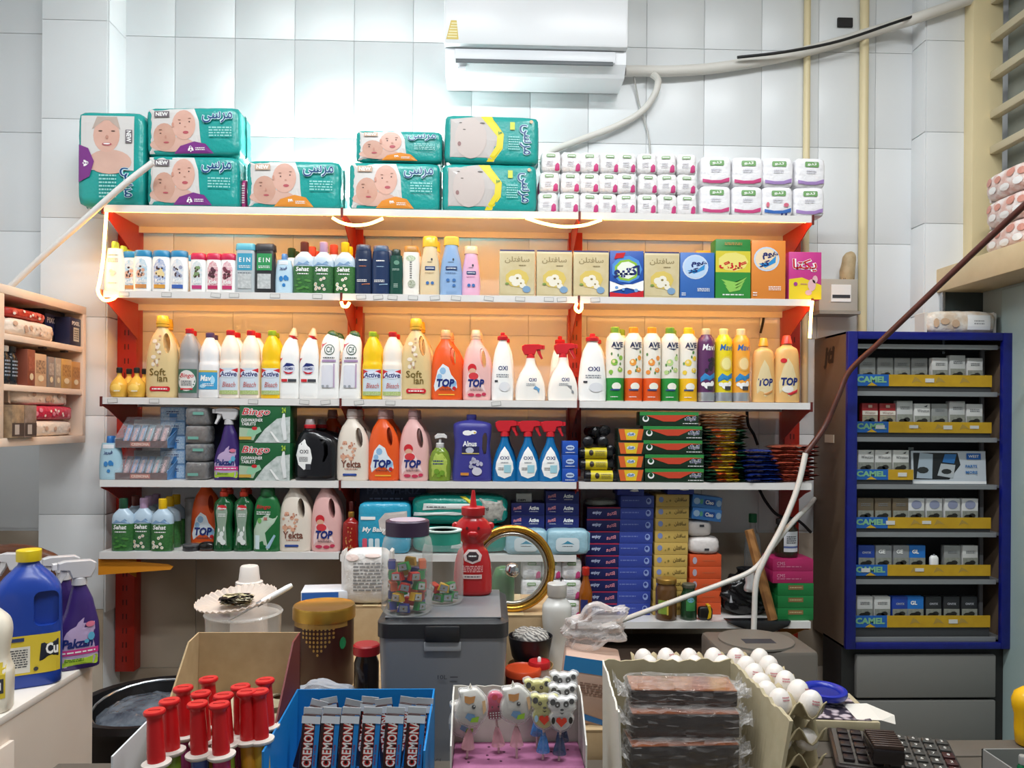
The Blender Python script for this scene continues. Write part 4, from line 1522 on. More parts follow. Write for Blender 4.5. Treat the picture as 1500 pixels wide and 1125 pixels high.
TABBOX = carton('dishwasher_tablet_box', 71.5, 53.5, 40, mat('#1a5a32', .35), a_tablets)
# ================================================================== soft packs
M_TEAL = mat('#1f9a94', .25, bump=(45, .25))
M_TEALD = mat('#16827c', .3, bump=(45, .25))


def nappy(name, w, h, d, kind, seed, art=True):
    """soft nappy pack; kind: purple / orange badge, or grey (photo at left, lettering upright)"""
    it = Item(name, U)
    hw, hh, hd = w / 2, h / 2, d / 2
    e = 14
    V, Fc = soft_box(hw, hd, hh, e, 11, .05, .35, seed)
    r = random.Random(seed)
    it.mesh('wrapper', ([(x, y, z + hh) for x, y, z in V], Fc), M_TEAL, 60)
    sf = soft_surf(hw, hd, hh, e, .05)
    it.surf = lambda x, z: sf(x, z - hh) - .35
    # crimped ends of the wrapper
    for s in (-1, 1):
        it.mesh('end_seal', prism([(s*hw*.985, 2), (s*(hw + 1.6), 4 + r.uniform(0, 2)), (s*(hw + 2.2), hh), (s*(hw + 1.4), h - 5), (s*hw*.985, h - 2)], -.6, .6), M_TEALD if s > 0 or kind != 'grey' else mat('#c9c4c0', .3))
    if not art:
        return it
    if kind in ('purple', 'orange'):
        bg = mat('#d5d2cf', .3, coat=.3)
        it.poly('photo_print', [(-.47*w, .04*h), (-.47*w, .96*h), (.02*w, .96*h), (.07*w, .7*h), (.08*w, .4*h), (.1*w, .04*h)], bg, 6, (-.2*w, .5*h))
        sk, sk2 = mat('#dbb2a2', .4, noise=(14, '#cf9f8e', .3)), mat('#cba394', .4, noise=(14, '#d8b2a2', .3))
        it.oval('arm_print', -.22*w, .22*h, .48*w, .3*h, sk2)
        it.oval('mother_face', -.3*w, .38*h, .24*w, .56*h, mat('#cfa795', .4, noise=(14, '#c2927f', .3)))
        it.oval('baby_face', -.09*w, .62*h, .25*w, .62*h, sk)
        it.blobs('eyes_print', [(-.13*w, .65*h, 1.1, 1.1), (-.03*w, .68*h, 1.1, 1.1), (-.34*w, .45*h, 1.4, .7)], mat('#4a302c'))
        it.blobs('mouth_print', [(-.07*w, .46*h, 4.2, 2.2), (-.28*w, .26*h, 4, 1.3)], mat('#b3525c'))
        it.blobs('nose_print', [(-.075*w, .575*h, 1.6, 1.1), (-.285*w, .37*h, 1.3, 2.4)], mat('#bd8877'))
        it.blobs('brow_print', [(-.135*w, .72*h, 2.2, .5), (-.025*w, .75*h, 2.2, .5), (-.34*w, .52*h, 2.6, .6)], mat('#8a6252'))
        it.blobs('ear_print', [(-.205*w, .62*h, 1.8, 3.6)], mat('#c9927f'))
        bad = mat('#7a2f82', .35) if kind == 'purple' else mat('#e08f34', .35)
        it.poly('badge', [(-.2*w, .03*h), (-.13*w, .18*h), (.02*w, .27*h), (.14*w, .22*h), (.22*w, .03*h)], bad, 4)
        it.text('۵' if kind == 'purple' else '۴', -.02*w, .12*h, .06*w, .13*h, C_WH, .05)
        it.lines(.08*w, .12*h, .1*w, .07*h, 2, C_WH)
        it.rect('new_flag', -.32*w, .84*h, .16*w, .12*h, mat('#6b6268') if kind == 'purple' else mat('#c9a890'))
        it.text('NEW', -.32*w, .84*h, .13*w, .08*h, C_WH, .03)
        it.text(persian('مرسی'), .27*w, .77*h, .33*w, .25*h, mat('#bfe0e6', .3), .06)
        it.text(persian('مرسی'), .27*w, .77*h, .32*w, .235*h, mat('#16407a', .3), .005)
        it.lines(.3*w, .47*h, .24*w, .22*h, 4, mat('#8fd0cc'))
    else:
        it.poly('photo_print', [(-.48*w, .03*h), (-.48*w, .97*h), (-.12*w, .97*h), (.03*w, .75*h), (.09*w, .45*h), (.03*w, .03*h)], mat('#bdb6b2', .35, coat=.3), 6, (-.2*w, .5*h))
        it.poly('yellow_band', [(-.12*w, .97*h), (.0, .97*h), (.13*w, .6*h), (.12*w, .3*h), (.02*w, .03*h), (-.05*w, .03*h), (.05*w, .3*h), (.06*w, .55*h)], mat('#e0cf2a', .35), 4, (.09*w, .48*h))
        it.oval('baby_face', -.22*w, .5*h, .34*w, .84*h, mat('#c3b6b0'))
        it.blobs('eyes_print', [(-.33*w, .82*h, 2.2, .8), (-.29*w, .68*h, 2.2, .8), (-.1*w, .82*h, 4, 1.2)], mat('#5f5652'))
        it.blobs('mouth_print', [(-.34*w, .38*h, 2.6, 3.4)], mat('#8f6a68'))
        it.text('۳', .09*w, .6*h, .04*w, .18*h, mat('#2f8a5a'), .03)
        it.rect('label_tag', .22*w, .78*h, .05*w, .16*h, mat('#c9d44a'))
        it.text(persian('مرسی'), .36*w, .5*h, .64*h, .14*w, mat('#bfe0e6', .3), .06, rot=-math.pi / 2)
        it.text(persian('مرسی'), .36*w, .5*h, .62*h, .13*w, mat('#16407a', .3), .005, rot=-math.pi / 2)
        it.blobs('blossom_mark', [(.42*w, .88*h, 2.6, 2.6)], mat('#e0b08a'))
        it.lines(.24*w, .42*h, .12*w, .3*h, 6, mat('#8fd0cc'))
    return it


# top shelf nappies: (centre u, width, height, kind)
G1 = None
d = 62*U
yc = .01 + 31*U


def topput(it, u, v_top_dz, label, **k):
    return on(it, 0, u, label, 'nappy pack', dy=yc, dz=v_top_dz, **k)


w, h = 93, 134
it = nappy('nappy_pack', w, h, 60, 'purple', 1, False)
it.rect('photo_print', -.04*w, .66*h, .8*w, .58*h, mat('#d5d2cf', .3, coat=.3), nz=8)
it.oval('arm_print', -.0*w, .46*h, .66*w, .26*h, mat('#cba394', noise=(14, '#d8b2a2', .3)))
it.oval('woman_face', -.05*w, .74*h, .4*w, .36*h, mat('#dbb2a2', noise=(14, '#cf9f8e', .3)))
it.poly('hair_print', [(-.27*w, .8*h), (-.2*w, .94*h), (.1*w, .94*h), (.16*w, .8*h), (.06*w, .9*h), (-.14*w, .9*h)], mat('#b9a79c'), 3, (-.05*w, .92*h))
it.blobs('eyes_print', [(-.14*w, .785*h, 3, 1), (.05*w, .785*h, 3, 1)], mat('#5a4038'))
it.blobs('nose_print', [(-.04*w, .72*h, 2.2, 3)], mat('#bd8877'))
it.blobs('mouth_print', [(-.04*w, .645*h, 7, 2.2)], mat('#b3525c'))
it.blobs('teeth_print', [(-.04*w, .648*h, 5, 1)], C_WH)
it.poly('badge', [(-.47*w, .24*h), (-.47*w, .64*h), (-.32*w, .6*h), (-.23*w, .46*h), (-.3*w, .3*h)], mat('#7a2f82', .35), 4)
it.text('۵', -.36*w, .44*h, 9, 9, C_WH, .05, rot=-1.57)
it.rect('new_flag', .29*w, .73*h, .1*w, .14*h, mat('#6b6268'))
it.text('NEW', .29*w, .73*h, .12*h, .07*w, C_WH, .03, rot=-1.57)
it.text(persian('مرسی'), .26*w, .24*h, .32*h, .22*w, mat('#bfe0e6', .3), .06, rot=-1.57)
it.text(persian('مرسی'), .26*w, .24*h, .31*h, .2*w, mat('#16407a', .3), .005, rot=-1.57)
it.lines(-.02*w, .2*h, .26*w, .26*h, 7, mat('#8fd0cc'))
topput(it, 176, 0, 'teal nappy pack standing on end with a smiling woman and purple badge')
topput(nappy('nappy_pack', 130, 73, 60, 'purple', 2), 293, 0, 'teal nappy pack with purple badge lying under the tilted nappy pack')
topput(nappy('nappy_pack', 132, 69, 58, 'purple', 3), 294, 74*U, 'tilted teal nappy pack with purple badge on top of another', ry=rad(-1.5))
topput(nappy('nappy_pack', 134, 69, 60, 'orange', 4), 437, 0, 'teal nappy pack with orange badge standing alone below the glowing wall')
topput(nappy('nappy_pack', 130, 69, 60, 'orange', 5), 581, 0, 'teal nappy pack with orange badge under a flatter nappy pack')
topput(nappy('nappy_pack', 124, 45, 58, 'orange', 6), 587, 70*U, 'flat teal nappy pack with orange badge lying on another pack')
topput(nappy('nappy_pack', 136, 69, 60, 'grey', 7), 717, 0, 'teal nappy pack with grey baby photo and yellow band, lower of two')
topput(nappy('nappy_pack', 136, 69, 60, 'grey', 8), 719, 70*U, 'teal nappy pack with grey baby photo and yellow band, upper of two', ry=rad(.6))
# magenta pack ends peeping out beside the nappies
for u, hh, lab in ((364, 46, 'magenta sanitary pack squeezed beside the purple-badge nappies'), (790.5, 52, 'magenta sanitary pack squeezed beside the yellow-band nappies')):
    it = Item('sanitary_pack', U)
    V, Fc = soft_box(3.4 if u < 500 else 4, 24, hh / 2, 6, 6)
    it.mesh('wrapper', ([(x, y, z + hh / 2) for x, y, z in V], Fc), mat('#b33a78', .3), 60)
    it.surf = lambda x, z: -24.2
    it.lines(0, hh*.5, 4, hh*.6, 8, C_WH)
    p = WY(u, 285, YF + .11)
    put(it, (p.x, YF + .11, ZS[0] + (.0005 if u < 500 else .0005)), lab, 'sanitary pack')


def tissue_small(seed):
    it = Item('tissue_pack', U)
    V, Fc = soft_box(14.6, 12, 15, 6, 8, .08, .45, seed)
    it.mesh('wrapper', ([(x, y, z + 15) for x, y, z in V], Fc), mat('#e6e4e4', .3, bump=(70, .4)), 70)
    sf = soft_surf(14.6, 12, 15, 6, .08)
    it.surf = lambda x, z: sf(x, z - 15) - .5
    it.poly('brand_tag', rrect_pts(-.5, 23.5, 13, 4.6, 1.6), mat('#7a9e6a'), 3)
    it.lines(-.5, 23.5, 10, 2.4, 1, C_WH)
    it.poly('pink_print', [(5, 2), (6, 10), (9, 13), (12, 11), (12.4, 3), (9, 1.4)], mat('#c9447f'), 3)
    it.lines(-2, 12, 9, 8, 3, mat('#c3c0c8', .5))
    return it


TS = [tissue_small(q) for q in range(3)]
cols = [803, 833, 861, 888.5, 916, 947, 975, 1004]
for c, u in enumerate(cols):
    for q in range(3):
        on(TS[(c + q) % 3], 0, u + RND.uniform(-1, 1) + 1.2*q*(1 if c < 4 else -.3), 'small white tissue pack in the %s row, column %s beyond the nappies' % (('bottom', 'middle', 'top')[q], 'one two three four five six seven eight'.split()[c]), 'tissue pack', 'small tissue packs on the top shelf',
           dy=.045, dz=q*29.6*U, rz=RND.uniform(-.1, .1))


def tissue_big(kind, seed):
    it = Item('tissue_pack', U)
    hw, hh = 22.6, 21.6
    V, Fc = soft_box(hw, 15, hh, 8, 9, .05, .3, seed)
    it.mesh('wrapper', ([(x, y, z + hh) for x, y, z in V], Fc), mat('#e8e7ea', .3, bump=(60, .35)), 70)
    sf = soft_surf(hw, 15, hh, 8, .05)
    it.surf = lambda x, z: sf(x, z - hh) - .5
    it.poly('brand_tag', rrect_pts(1, 33, 21, 8, 2), mat('#6f9e62'), 3)
    it.text(persian('تنو'), 1, 33, 14, 5, C_WH, .02)
    c = {'pink': '#c8497f', 'lilac': '#a283bd', 'blue': '#3b6bb5'}[kind]
    it.poly('wave_band', [(-19.5, 5), (-19.5, 10), (-6, 7.6), (8, 8), (19.5, 12), (19.5, 6), (8, 3.4), (-8, 3.4)], mat(c, .4), 4, (0, 5.6))
    it.lines(0, 22, 14, 6, 2, mat('#c9c8d2', .5))
    if kind == 'blue':
        it.blobs('figures_print', [(-15, 16, 2.4, 4), (12, 16, 4, 3)], mat('#d06a80'))
        it.blobs('round_marks', [(6, 2.6, 1.6, 1.6), (12, 2.6, 1.6, 1.6)], C_NAVY)
    return it


TB = {k: tissue_big(k, i) for i, k in enumerate(('pink', 'lilac', 'blue'))}
for u, lo, hi in ((1044, 'pink', 'pink'), (1090, 'pink', 'pink'), (1134, 'blue', 'lilac'), (1180, 'lilac', 'lilac')):
    end = {1044: ' next to the small packs', 1090: ' next to the lilac ones', 1134: ' next to the pink ones', 1180: ' at the shelf end'}[u]
    for q, kd in enumerate((lo, hi)):
        lab = {'pink': 'square white tissue pack with a pink wave on the top shelf', 'lilac': 'square white tissue pack with a lilac wave on the top shelf', 'blue': 'square white tissue pack with blue band and small figures'}[kd]
        on(TB[kd], 0, u + q*.8, lab.replace(' on the top shelf', '') + ('' if kd == 'blue' else (', lower' if q == 0 else ', upper') + end), 'tissue pack', 'square tissue packs with %s wave' % kd if kd != 'blue' else None, dy=.05, dz=q*43*U, rz=RND.uniform(-.05, .05))

# ================================================================== second shelf
S = 1
on(WSH, S, 169, 'white lotion bottle with lime green cap at the rope-lit shelf end', 'bottle', 'lime-capped lotion bottles', dy=.03)
for q in (1, 2):
    on(WSH, S, 172 + q*9, 'white lotion bottle with lime green cap at the rope-lit shelf end', 'bottle', 'lime-capped lotion bottles', dy=.03 + .07*q)
on(KID_B[0], S, 193, 'blue-capped kids bottle with peach foot half hidden by its twin', 'bottle', dy=.05)
on(KID_B[0], S, 210, 'blue-capped kids bottle with pale blue label and peach foot', 'bottle', dy=.025)
on(KID_B[1], S, 237, 'blue-capped kids bottle with deep blue arched label', 'bottle', dy=.025)
on(KID_B[2], S, 263, 'blue-capped kids bottle with grey label and blue foot', 'bottle', dy=.025)
for u in (216, 243, 269):
    on(KID_B[1], S, u + 3, 'blue-capped kids bottle in the second row, behind others', 'bottle', 'kids bottles in the back row', dy=.1)
on(KID_P[0], S, 291, 'pink-capped kids bottle with pale grey-green picture', 'bottle', dy=.025)
on(KID_P[1], S, 314, 'pink-capped kids bottle with deep pink label', 'bottle', dy=.025)
on(KID_P[2], S, 335, 'pink-capped kids bottle with rose label next to the flat teal-capped one', 'bottle', dy=.025)
on(EINB, S, 361, 'flat grey shampoo bottle with teal cap and label', 'bottle', dy=.03)
on(EING, S, 389.5, 'flat black shampoo bottle with green label', 'bottle', dy=.03)
on(PMP, S, 417, 'small pale blue baby shampoo bottle with blue cap and drops', 'bottle', dy=.03)
on(SEH_G, S, 427, 'herbal shampoo with dark green cap behind the pale blue bottle', 'bottle', 'green-capped herbal shampoo behind', dy=.14)
on(SEH_G, S, 434, 'herbal shampoo with dark green cap behind the pale blue bottle', 'bottle', 'green-capped herbal shampoo behind', dy=.2)
on(SEH_B, S, 446, 'herbal shampoo with brown cap and green leaf sleeve', 'bottle', 'brown-capped herbal shampoo', dy=.03)
on(SEH_R, S, 457, 'herbal shampoo with orange-red cap behind the brown-capped one', 'bottle', 'red-capped herbal shampoo behind', dy=.11)
on(SEH_R, S, 463, 'herbal shampoo with orange-red cap behind the brown-capped one', 'bottle', 'red-capped herbal shampoo behind', dy=.19)
on(SEH_L, S, 474, 'herbal shampoo with lilac cap on the second shelf', 'bottle', dy=.03)
on(SEH_R, S, 489, 'herbal shampoo with red cap between lilac- and yellow-capped ones', 'bottle', dy=.07)
on(SEH_Y, S, 505.5, 'herbal shampoo with yellow cap and white flowers beside the navy bottles', 'bottle', 'yellow-capped herbal shampoo on second shelf', dy=.03)
on(SEH_Y, S, 511, 'herbal shampoo with yellow cap and white flowers beside the navy bottles', 'bottle', 'yellow-capped herbal shampoo on second shelf', dy=.1)
on(MEN1, S, 532.5, 'navy shampoo bottle with orange swoosh', 'bottle', dy=.03)
on(MEN2, S, 558, 'navy shampoo bottle with pale blue swoosh', 'bottle', 'navy bottles with pale swoosh', dy=.03)
on(MEN2, S, 564, 'navy shampoo bottle with pale blue swoosh', 'bottle', 'navy bottles with pale swoosh', dy=.1)
on(GRSH, S, 580.5, 'slim dark green shampoo bottle', 'bottle', dy=.03)
on(GOLD, S, 602.5, 'white shampoo bottle with golden brown cap', 'bottle', 'gold-capped white shampoo', dy=.03)
on(GOLD, S, 606, 'white shampoo bottle with golden brown cap', 'bottle', 'gold-capped white shampoo', dy=.1)
on(TALLY, S, 630, 'tall cream lotion bottle with yellow cap', 'bottle', 'tall cream lotion bottles', dy=.03)
on(TALLY, S, 634, 'tall cream lotion bottle with yellow cap', 'bottle', 'tall cream lotion bottles', dy=.11)
on(TALLB, S, 661, 'tall light blue lotion bottle with yellow cap', 'bottle', dy=.03)
on(TALLP, S, 690, 'pink lotion bottle with pale cap beside an empty gap', 'bottle', dy=.03)
for u in (757, 811, 864.5):
    on(SOFTBOX, S, u, 'beige blossom washing powder box ' + {757: 'next to the empty gap', 811: 'between two alike', 864.5: 'next to the blue box with red foot'}[u], 'box', 'beige blossom powder boxes', dy=.032)
on(ACTBOX, S, 916, 'blue washing powder box with green ring and red foot', 'box', dy=.032)
on(SOFTBOX, S, 967, 'beige blossom washing powder box between two blue boxes', 'box', dy=.032)
on(HOMEB, S, 1018.5, 'blue washing powder box with round white and blue emblem', 'box', dy=.032)
on(GOLBOX, S, 1069.5, 'tall green and yellow washing powder box with red lettering', 'box', dy=.037)
on(HOMEO, S, 1121, 'tall orange washing powder box with round white emblem', 'box', dy=.037)
on(YEKBOX, S, 1175, 'magenta and yellow washing powder box at the shelf end', 'box', dy=.032)
p = WY(1033, 400, YF + .12)
it = carton('washing_powder_box', 30, 80, 22, mat('#e0b44a'), lambda it, w, h: it.lines(0, .5*h, .6*w, .3*h, 4, C_WH))
on(it, S, 1031, 'yellow box tucked behind the blue emblem powder box', 'box', dy=.16)

# ================================================================== third shelf
S = 2
for q, (u, dy) in enumerate(((175, .032), (200.5, .032), (189, .1), (212, .1))):
    on(LEMON, S, u, 'small round yellow lemon juice bottle with black cap', 'bottle', 'lemon juice bottles at the shelf end', dy=dy)
on(SOFT, S, 239, 'cream and gold softener jug beside the lemon juice bottles', 'jug', 'gold softener jugs by the lemon juice', dy=.045)
on(SOFT, S, 245, 'cream and gold softener jug beside the lemon juice bottles', 'jug', 'gold softener jugs by the lemon juice', dy=.14)
for dy, u in ((.035, 277.5), (.12, 282)):
    on(BINGOG, S, u, 'grey bottle with red cap and oval green-edged label', 'bottle', 'grey red-capped bottles', dy=dy)
for dy, u in ((.035, 307.5), (.12, 313)):
    on(MAVIB, S, u, 'white bottle with purple cap and blue wave label', 'bottle', 'white purple-capped bottles', dy=dy)
for dy, u in ((.035, 337.5), (.035, 367.5), (.12, 346), (.12, 376)):
    on(ACTW, S, u, 'white bleach bottle with red cap beside the yellow bleach bottle', 'bottle', 'white bleach bottles in the first bay', dy=dy)
for dy, u in ((.035, 398.5), (.12, 403)):
    on(ACTY, S, u, 'yellow bleach bottle with green cap beside angle-necked white bottles', 'bottle', 'yellow bleach bottles in the first bay', dy=dy)
for u in (425, 453.5):
    on(VITEX, S, u, 'white angle-necked toilet cleaner bottle with red collar', 'bottle', 'angle-necked toilet cleaner bottles', dy=.03)
on(CIF, S, 482, 'white cream cleaner bottle with green cap beside the toilet cleaners', 'bottle', 'green-capped cream cleaner beside toilet cleaners', dy=.03)
on(CIF, S, 491, 'white cream cleaner bottle with green cap beside the toilet cleaners', 'bottle', 'green-capped cream cleaner beside toilet cleaners', dy=.11)
on(CIF, S, 514, 'white cream cleaner bottle with green cap beside a yellow bleach bottle', 'bottle', dy=.03)
for dy, u in ((.035, 546), (.12, 549)):
    on(ACTY, S, u, 'yellow bleach bottle with green cap between cream cleaner and white bleach', 'bottle', 'yellow bleach bottles in the middle bay', dy=dy)
for dy, u in ((.035, 575), (.12, 580)):
    on(ACTW, S, u, 'white bleach bottle with red cap beside the gold softener jug', 'bottle', 'white bleach bottles in the middle bay', dy=dy)
for dy, u in ((.045, 610), (.14, 615)):
    on(SOFT, S, u, 'cream and gold softener jug beside an orange jug', 'jug', 'gold softener jugs by the orange jug', dy=dy)
for dy, u in ((.045, 655), (.14, 660)):
    on(TOPO, S, u, 'orange detergent jug with pale cap on the lit third shelf', 'jug', 'orange jugs on third shelf', dy=dy)
for dy, u in ((.042, 699), (.13, 702)):
    on(TOPP, S, u, 'pink detergent jug with pale cap on the lit third shelf', 'jug', 'pink jugs on third shelf', dy=dy)
for dy, u in ((.035, 736), (.12, 739)):
    on(OXID, S, u, 'white dish soap bottle with red spout beside white sprayers', 'bottle', 'slim white dish soap bottles', dy=dy)
on(OXIW1, S, 777, 'white spray bottle with red trigger and squeegee picture', 'spray bottle', dy=.04)
on(OXIW2, S, 824.5, 'white spray bottle with red trigger and tap picture', 'spray bottle', dy=.04)
on(OXID, S, 820, 'white dish soap bottle with red spout behind the tap-picture sprayer', 'bottle', dy=.14)
on(OXIL, S, 867.5, 'broad white dish soap bottle with red spout beside the spray cans', 'bottle', 'broad white dish soap bottles', dy=.04)
on(OXIL, S, 871, 'broad white dish soap bottle with red spout beside the spray cans', 'bottle', 'broad white dish soap bottles', dy=.13)
AL = ['white air freshener can with lime picture and green base', 'white air freshener can with orange slices and orange base', 'white air freshener can with whole peaches and orange base', 'white air freshener can with pale apples and green base', 'white air freshener can with lemons and yellow base']
for q, u in enumerate((900.5, 927.5, 954.5, 981, 1007.5)):
    on(AVE[q], S, u, AL[q], 'spray can', dy=.04)
    if q in (0, 3, 4):
        on(AVE[q], S, u + (3 if q else 8), AL[q] + ', in the second row', 'spray can', dy=.12)
ML = ['purple air freshener can with dark berries', 'yellow air freshener can with lemon slice', 'amber air freshener can with orange slice']
for q, u in enumerate((1034, 1059.5, 1085)):
    on(MAVIC[q], S, u, ML[q], 'spray can', dy=.04)
on(TOPD1, S, 1118, 'caramel dish soap bottle with amber cap', 'bottle', dy=.035)
on(TOPD2, S, 1152, 'caramel dish soap bottle with red cap and red badge', 'bottle', 'caramel red-capped bottles', dy=.035)
on(TOPD2, S, 1152, 'caramel dish soap bottle with red cap and red badge', 'bottle', 'caramel red-capped bottles', dy=.13)
# ================================================================== fourth shelf
S = 3
on(PMP4, S, 163, 'pale blue baby shampoo bottle with blue drops beside the candy bar trays', 'bottle', dy=.03)


def bar_tray(seed):
    it = Item('candy_bar_tray', U)
    rr = random.Random(seed)
    w, h = 73, 44
    brown = mat('#5d2f26', .35)
    it.mesh('tray_front', box(-w / 2, w / 2, -16, -15, 0, 10, .3), brown, 30)
    it.mesh('tray_floor', box(-w / 2, w / 2, -15, 26, 0, 1), brown)
    it.mesh('back_panel', box(-w / 2 + 8, w / 2 + 8, 25, 26, 0, h - 4), mat('#a9a6a4'))
    it.mesh('side_panel', prism([(-w / 2, 0), (-w / 2 + .9, 0), (-w / 2 + .9, 14), (-w / 2, 12)], -15, 25), brown)
    it.mesh('blue_side', ([(w / 2 - .4, -15, 0), (w / 2 - .4, 25, 0), (w / 2 + 8, 25, h - 6), (w / 2 - .4, -15, 12), (w / 2 + .4, -15, 0), (w / 2 + .4, 25, 0), (w / 2 + 9, 25, h - 6), (w / 2 + .4, -15, 12)], [(0, 1, 2, 3), (7, 6, 5, 4), (3, 2, 6, 7), (0, 3, 7, 4)]), mat('#5f8fc4', .3))
    it.surf = lambda x, z: -16.2
    it.rect('brand_tag', -1, 5, 28, 6, mat('#c96a52'))
    it.text('CREMONA', -1, 5, 25, 4, mat('#f0cdbb'), .05)
    for q in range(6):
        x = -27 + q*10.4
        m2 = mat(['#6f5a5c', '#8a7078', '#5f86b8', '#6f7f9c', '#6a8aa8', '#7a9aa4'][(q + seed) % 6], .3)
        b = xf(box(-4, 4, -1.6, 1.6, 0, 33, .5), (x, -9 + (q % 2), 2), rx=-.42, ry=.12)
        o = it.mesh('candy_bar', b, m2, 30)
        t = text_mesh('CREMONA', .05)
        tt = ([(-v[1]*4.2, -1.85, 16 + v[0]*24) for v in t[0]], t[1])
        it.mesh('bar_lettering', xf(tt, (x, -9 + (q % 2), 2), rx=-.42, ry=.12), mat('#d8a8a4'), parent=o)
    # creased clear wrap
    V = [(-w / 2 - 1, -17, 0), (w / 2 + 1, -17, 0), (-w / 2 - 1, -17, 12), (w / 2 + 1, -17, 12), (-w / 2 + 7, 5, h), (w / 2 + 6, 5, h), (-w / 2 + 8, 27, h), (w / 2 + 10, 27, h)]
    it.mesh('clear_wrap', (V, [(0, 1, 3, 2), (2, 3, 5, 4), (4, 5, 7, 6)]), clear('#dfe6ee', .1, .06, (60, .8)))
    return it


on(bar_tray(1), S, 214, 'wrapped tray of candy bars, lower of two', 'candy tray', dy=.05)
on(bar_tray(2), S, 214, 'wrapped tray of candy bars, upper of two', 'candy tray', dy=.05, dz=45.5*U)


def blue_print_box():
    def a(it, w, h):
        it.poly('front_print', rrect_pts(0, .5*h, .94*w, .86*h, 1), mat('#7fa8cf', .4, noise=(180, '#c3d4e2', .2)), 3)
        it.lines(0, .6*h, .5*w, .3*h, 2, C_NAVY)
        it.rect('blue_ribbon', .02*w, .3*h, .3*w, .5*h, mat('#3f7fc0'))
    return carton('small_blue_box', 36, 20.5, 40, mat('#6f96c0'), a)


BPB = blue_print_box()
for q in range(5):
    on(BPB, S, 261, 'small light blue patterned box beside the candy trays, %s of its stack' % nth(q, 5), 'box', 'stacked blue patterned boxes', dy=.125, dz=q*20.9*U)


def wrapped_grey(seed):
    it = Item('wrapped_bundle', U)
    V, Fc = soft_box(15, 18, 12.8, 7, 7, .04, .4, seed)
    it.mesh('contents', ([(x, y, z + 12.9) for x, y, z in V], Fc), mat(['#5d5450', '#3d4247', '#6a5850', '#494848'][seed % 4], .5, noise=(80, '#7b736c', .2)), 60)
    V, Fc = soft_box(15.5, 18.6, 12.9, 9, 7, .05, .5, seed + 5)
    it.mesh('clear_wrap', ([(x, y, z + 12.9) for x, y, z in V], Fc), clear('#c9ccd0', .12, .05, (70, .9)), 60)
    it.surf = lambda x, z: -19.8
    it.rect('paper_slip', 4 if seed % 2 else -3, 17 if seed % 2 else 8, 15, 4, mat('#6fa89a'))
    return it


for q in range(4):
    on(wrapped_grey(q), S, 293.5, ['grey-brown bundle in clear wrap at the bottom of its stack', 'grey bundle in clear wrap, second from the bottom of its stack', 'grey-brown bundle in clear wrap, third from the bottom of its stack', 'dark bundle in clear wrap on top of its stack'][q], 'wrapped bundle', dy=.055, dz=q*26*U)
it = carton('dark_navy_box', 62, 100, 30, mat('#15172e', .5), lambda it, w, h: it.lines(.38*w, .6*h, .1*w, .3*h, 4, mat('#3a3d60', .5)))
on(it, S, 336, 'tall dark navy box behind the purple cleaner spray', 'box', dy=.16)
on(PAK, S, 334, 'purple trigger spray cleaner with green and magenta label on the fourth shelf', 'spray bottle', dy=.03)
on(TABBOX, S, 393.5, 'green dishwasher tablet box, lower of two', 'box', dy=.055)
on(TABBOX, S, 393.5, 'green dishwasher tablet box, upper of two', 'box', dy=.055, dz=54*U)
on(OXIB, S, 464.5, 'black detergent jug with white drop label and clear cap', 'jug', dy=.045)
it = copy_tree(OXIB.root)
it.location.y += .11
it.location.x += .02
tag(it, 'black detergent jug standing behind its twin', 'jug')
on(TOPO4, S, 489, 'orange detergent jug half hidden behind the black jug', 'jug', dy=.235)
for dy, u in ((.045, 518), (.14, 526)):
    on(YEK, S, u, 'cream softener jug with roses beside an orange jug on the fourth shelf', 'jug', 'cream rose jugs on fourth shelf', dy=dy)
for dy, u in ((.045, 563), (.14, 571)):
    on(TOPO4, S, u, 'orange detergent jug between cream and pink jugs on the fourth shelf', 'jug', 'orange jugs on fourth shelf', dy=dy)
for dy, u in ((.043, 607), (.14, 612)):
    on(TOPP4, S, u, 'pink detergent jug beside the green soap pump', 'jug', 'pink jugs on fourth shelf', dy=dy)
on(PUMP, S, 644.5, 'green hand soap bottle with white pump', 'pump bottle', dy=.035)
on(ALNUS, S, 692, 'large violet-blue soap jug with side handle', 'jug', dy=.05)
for dy, us in ((.035, (739, 773, 806)), (.13, (741, 774, 806))):
    for u in us:
        on(OXIBL, S, u, 'blue glass cleaner spray, %s row, %s' % ('front' if dy < .1 else 'second', 'next to the violet jug' if u < 750 else 'middle of three' if u < 800 else 'next to the cobalt boxes'), 'spray bottle', 'front row of blue sprays' if dy < .1 else 'second row of blue sprays', dy=dy)


def a_oral(it, w, h):
    it.blobs('white_mark', [(0, .5*h, .28*w, .2*h)], mat('#bcd0ee'))
    it.lines(0, .5*h, .4*w, .2*h, 1, C_NAVY)
    it.lines(0, .15*h, .6*w, .1*h, 1, C_WH)


SBB = carton('small_cobalt_box', 22.5, 19.4, 24, mat('#1f4fae', .35), a_oral)
for q in range(3):
    on(SBB, S, 834, 'small cobalt blue box beside the blue sprays, %s of three' % nth(q, 3), 'box', 'stack of three cobalt boxes', dy=.034, dz=q*19.9*U)


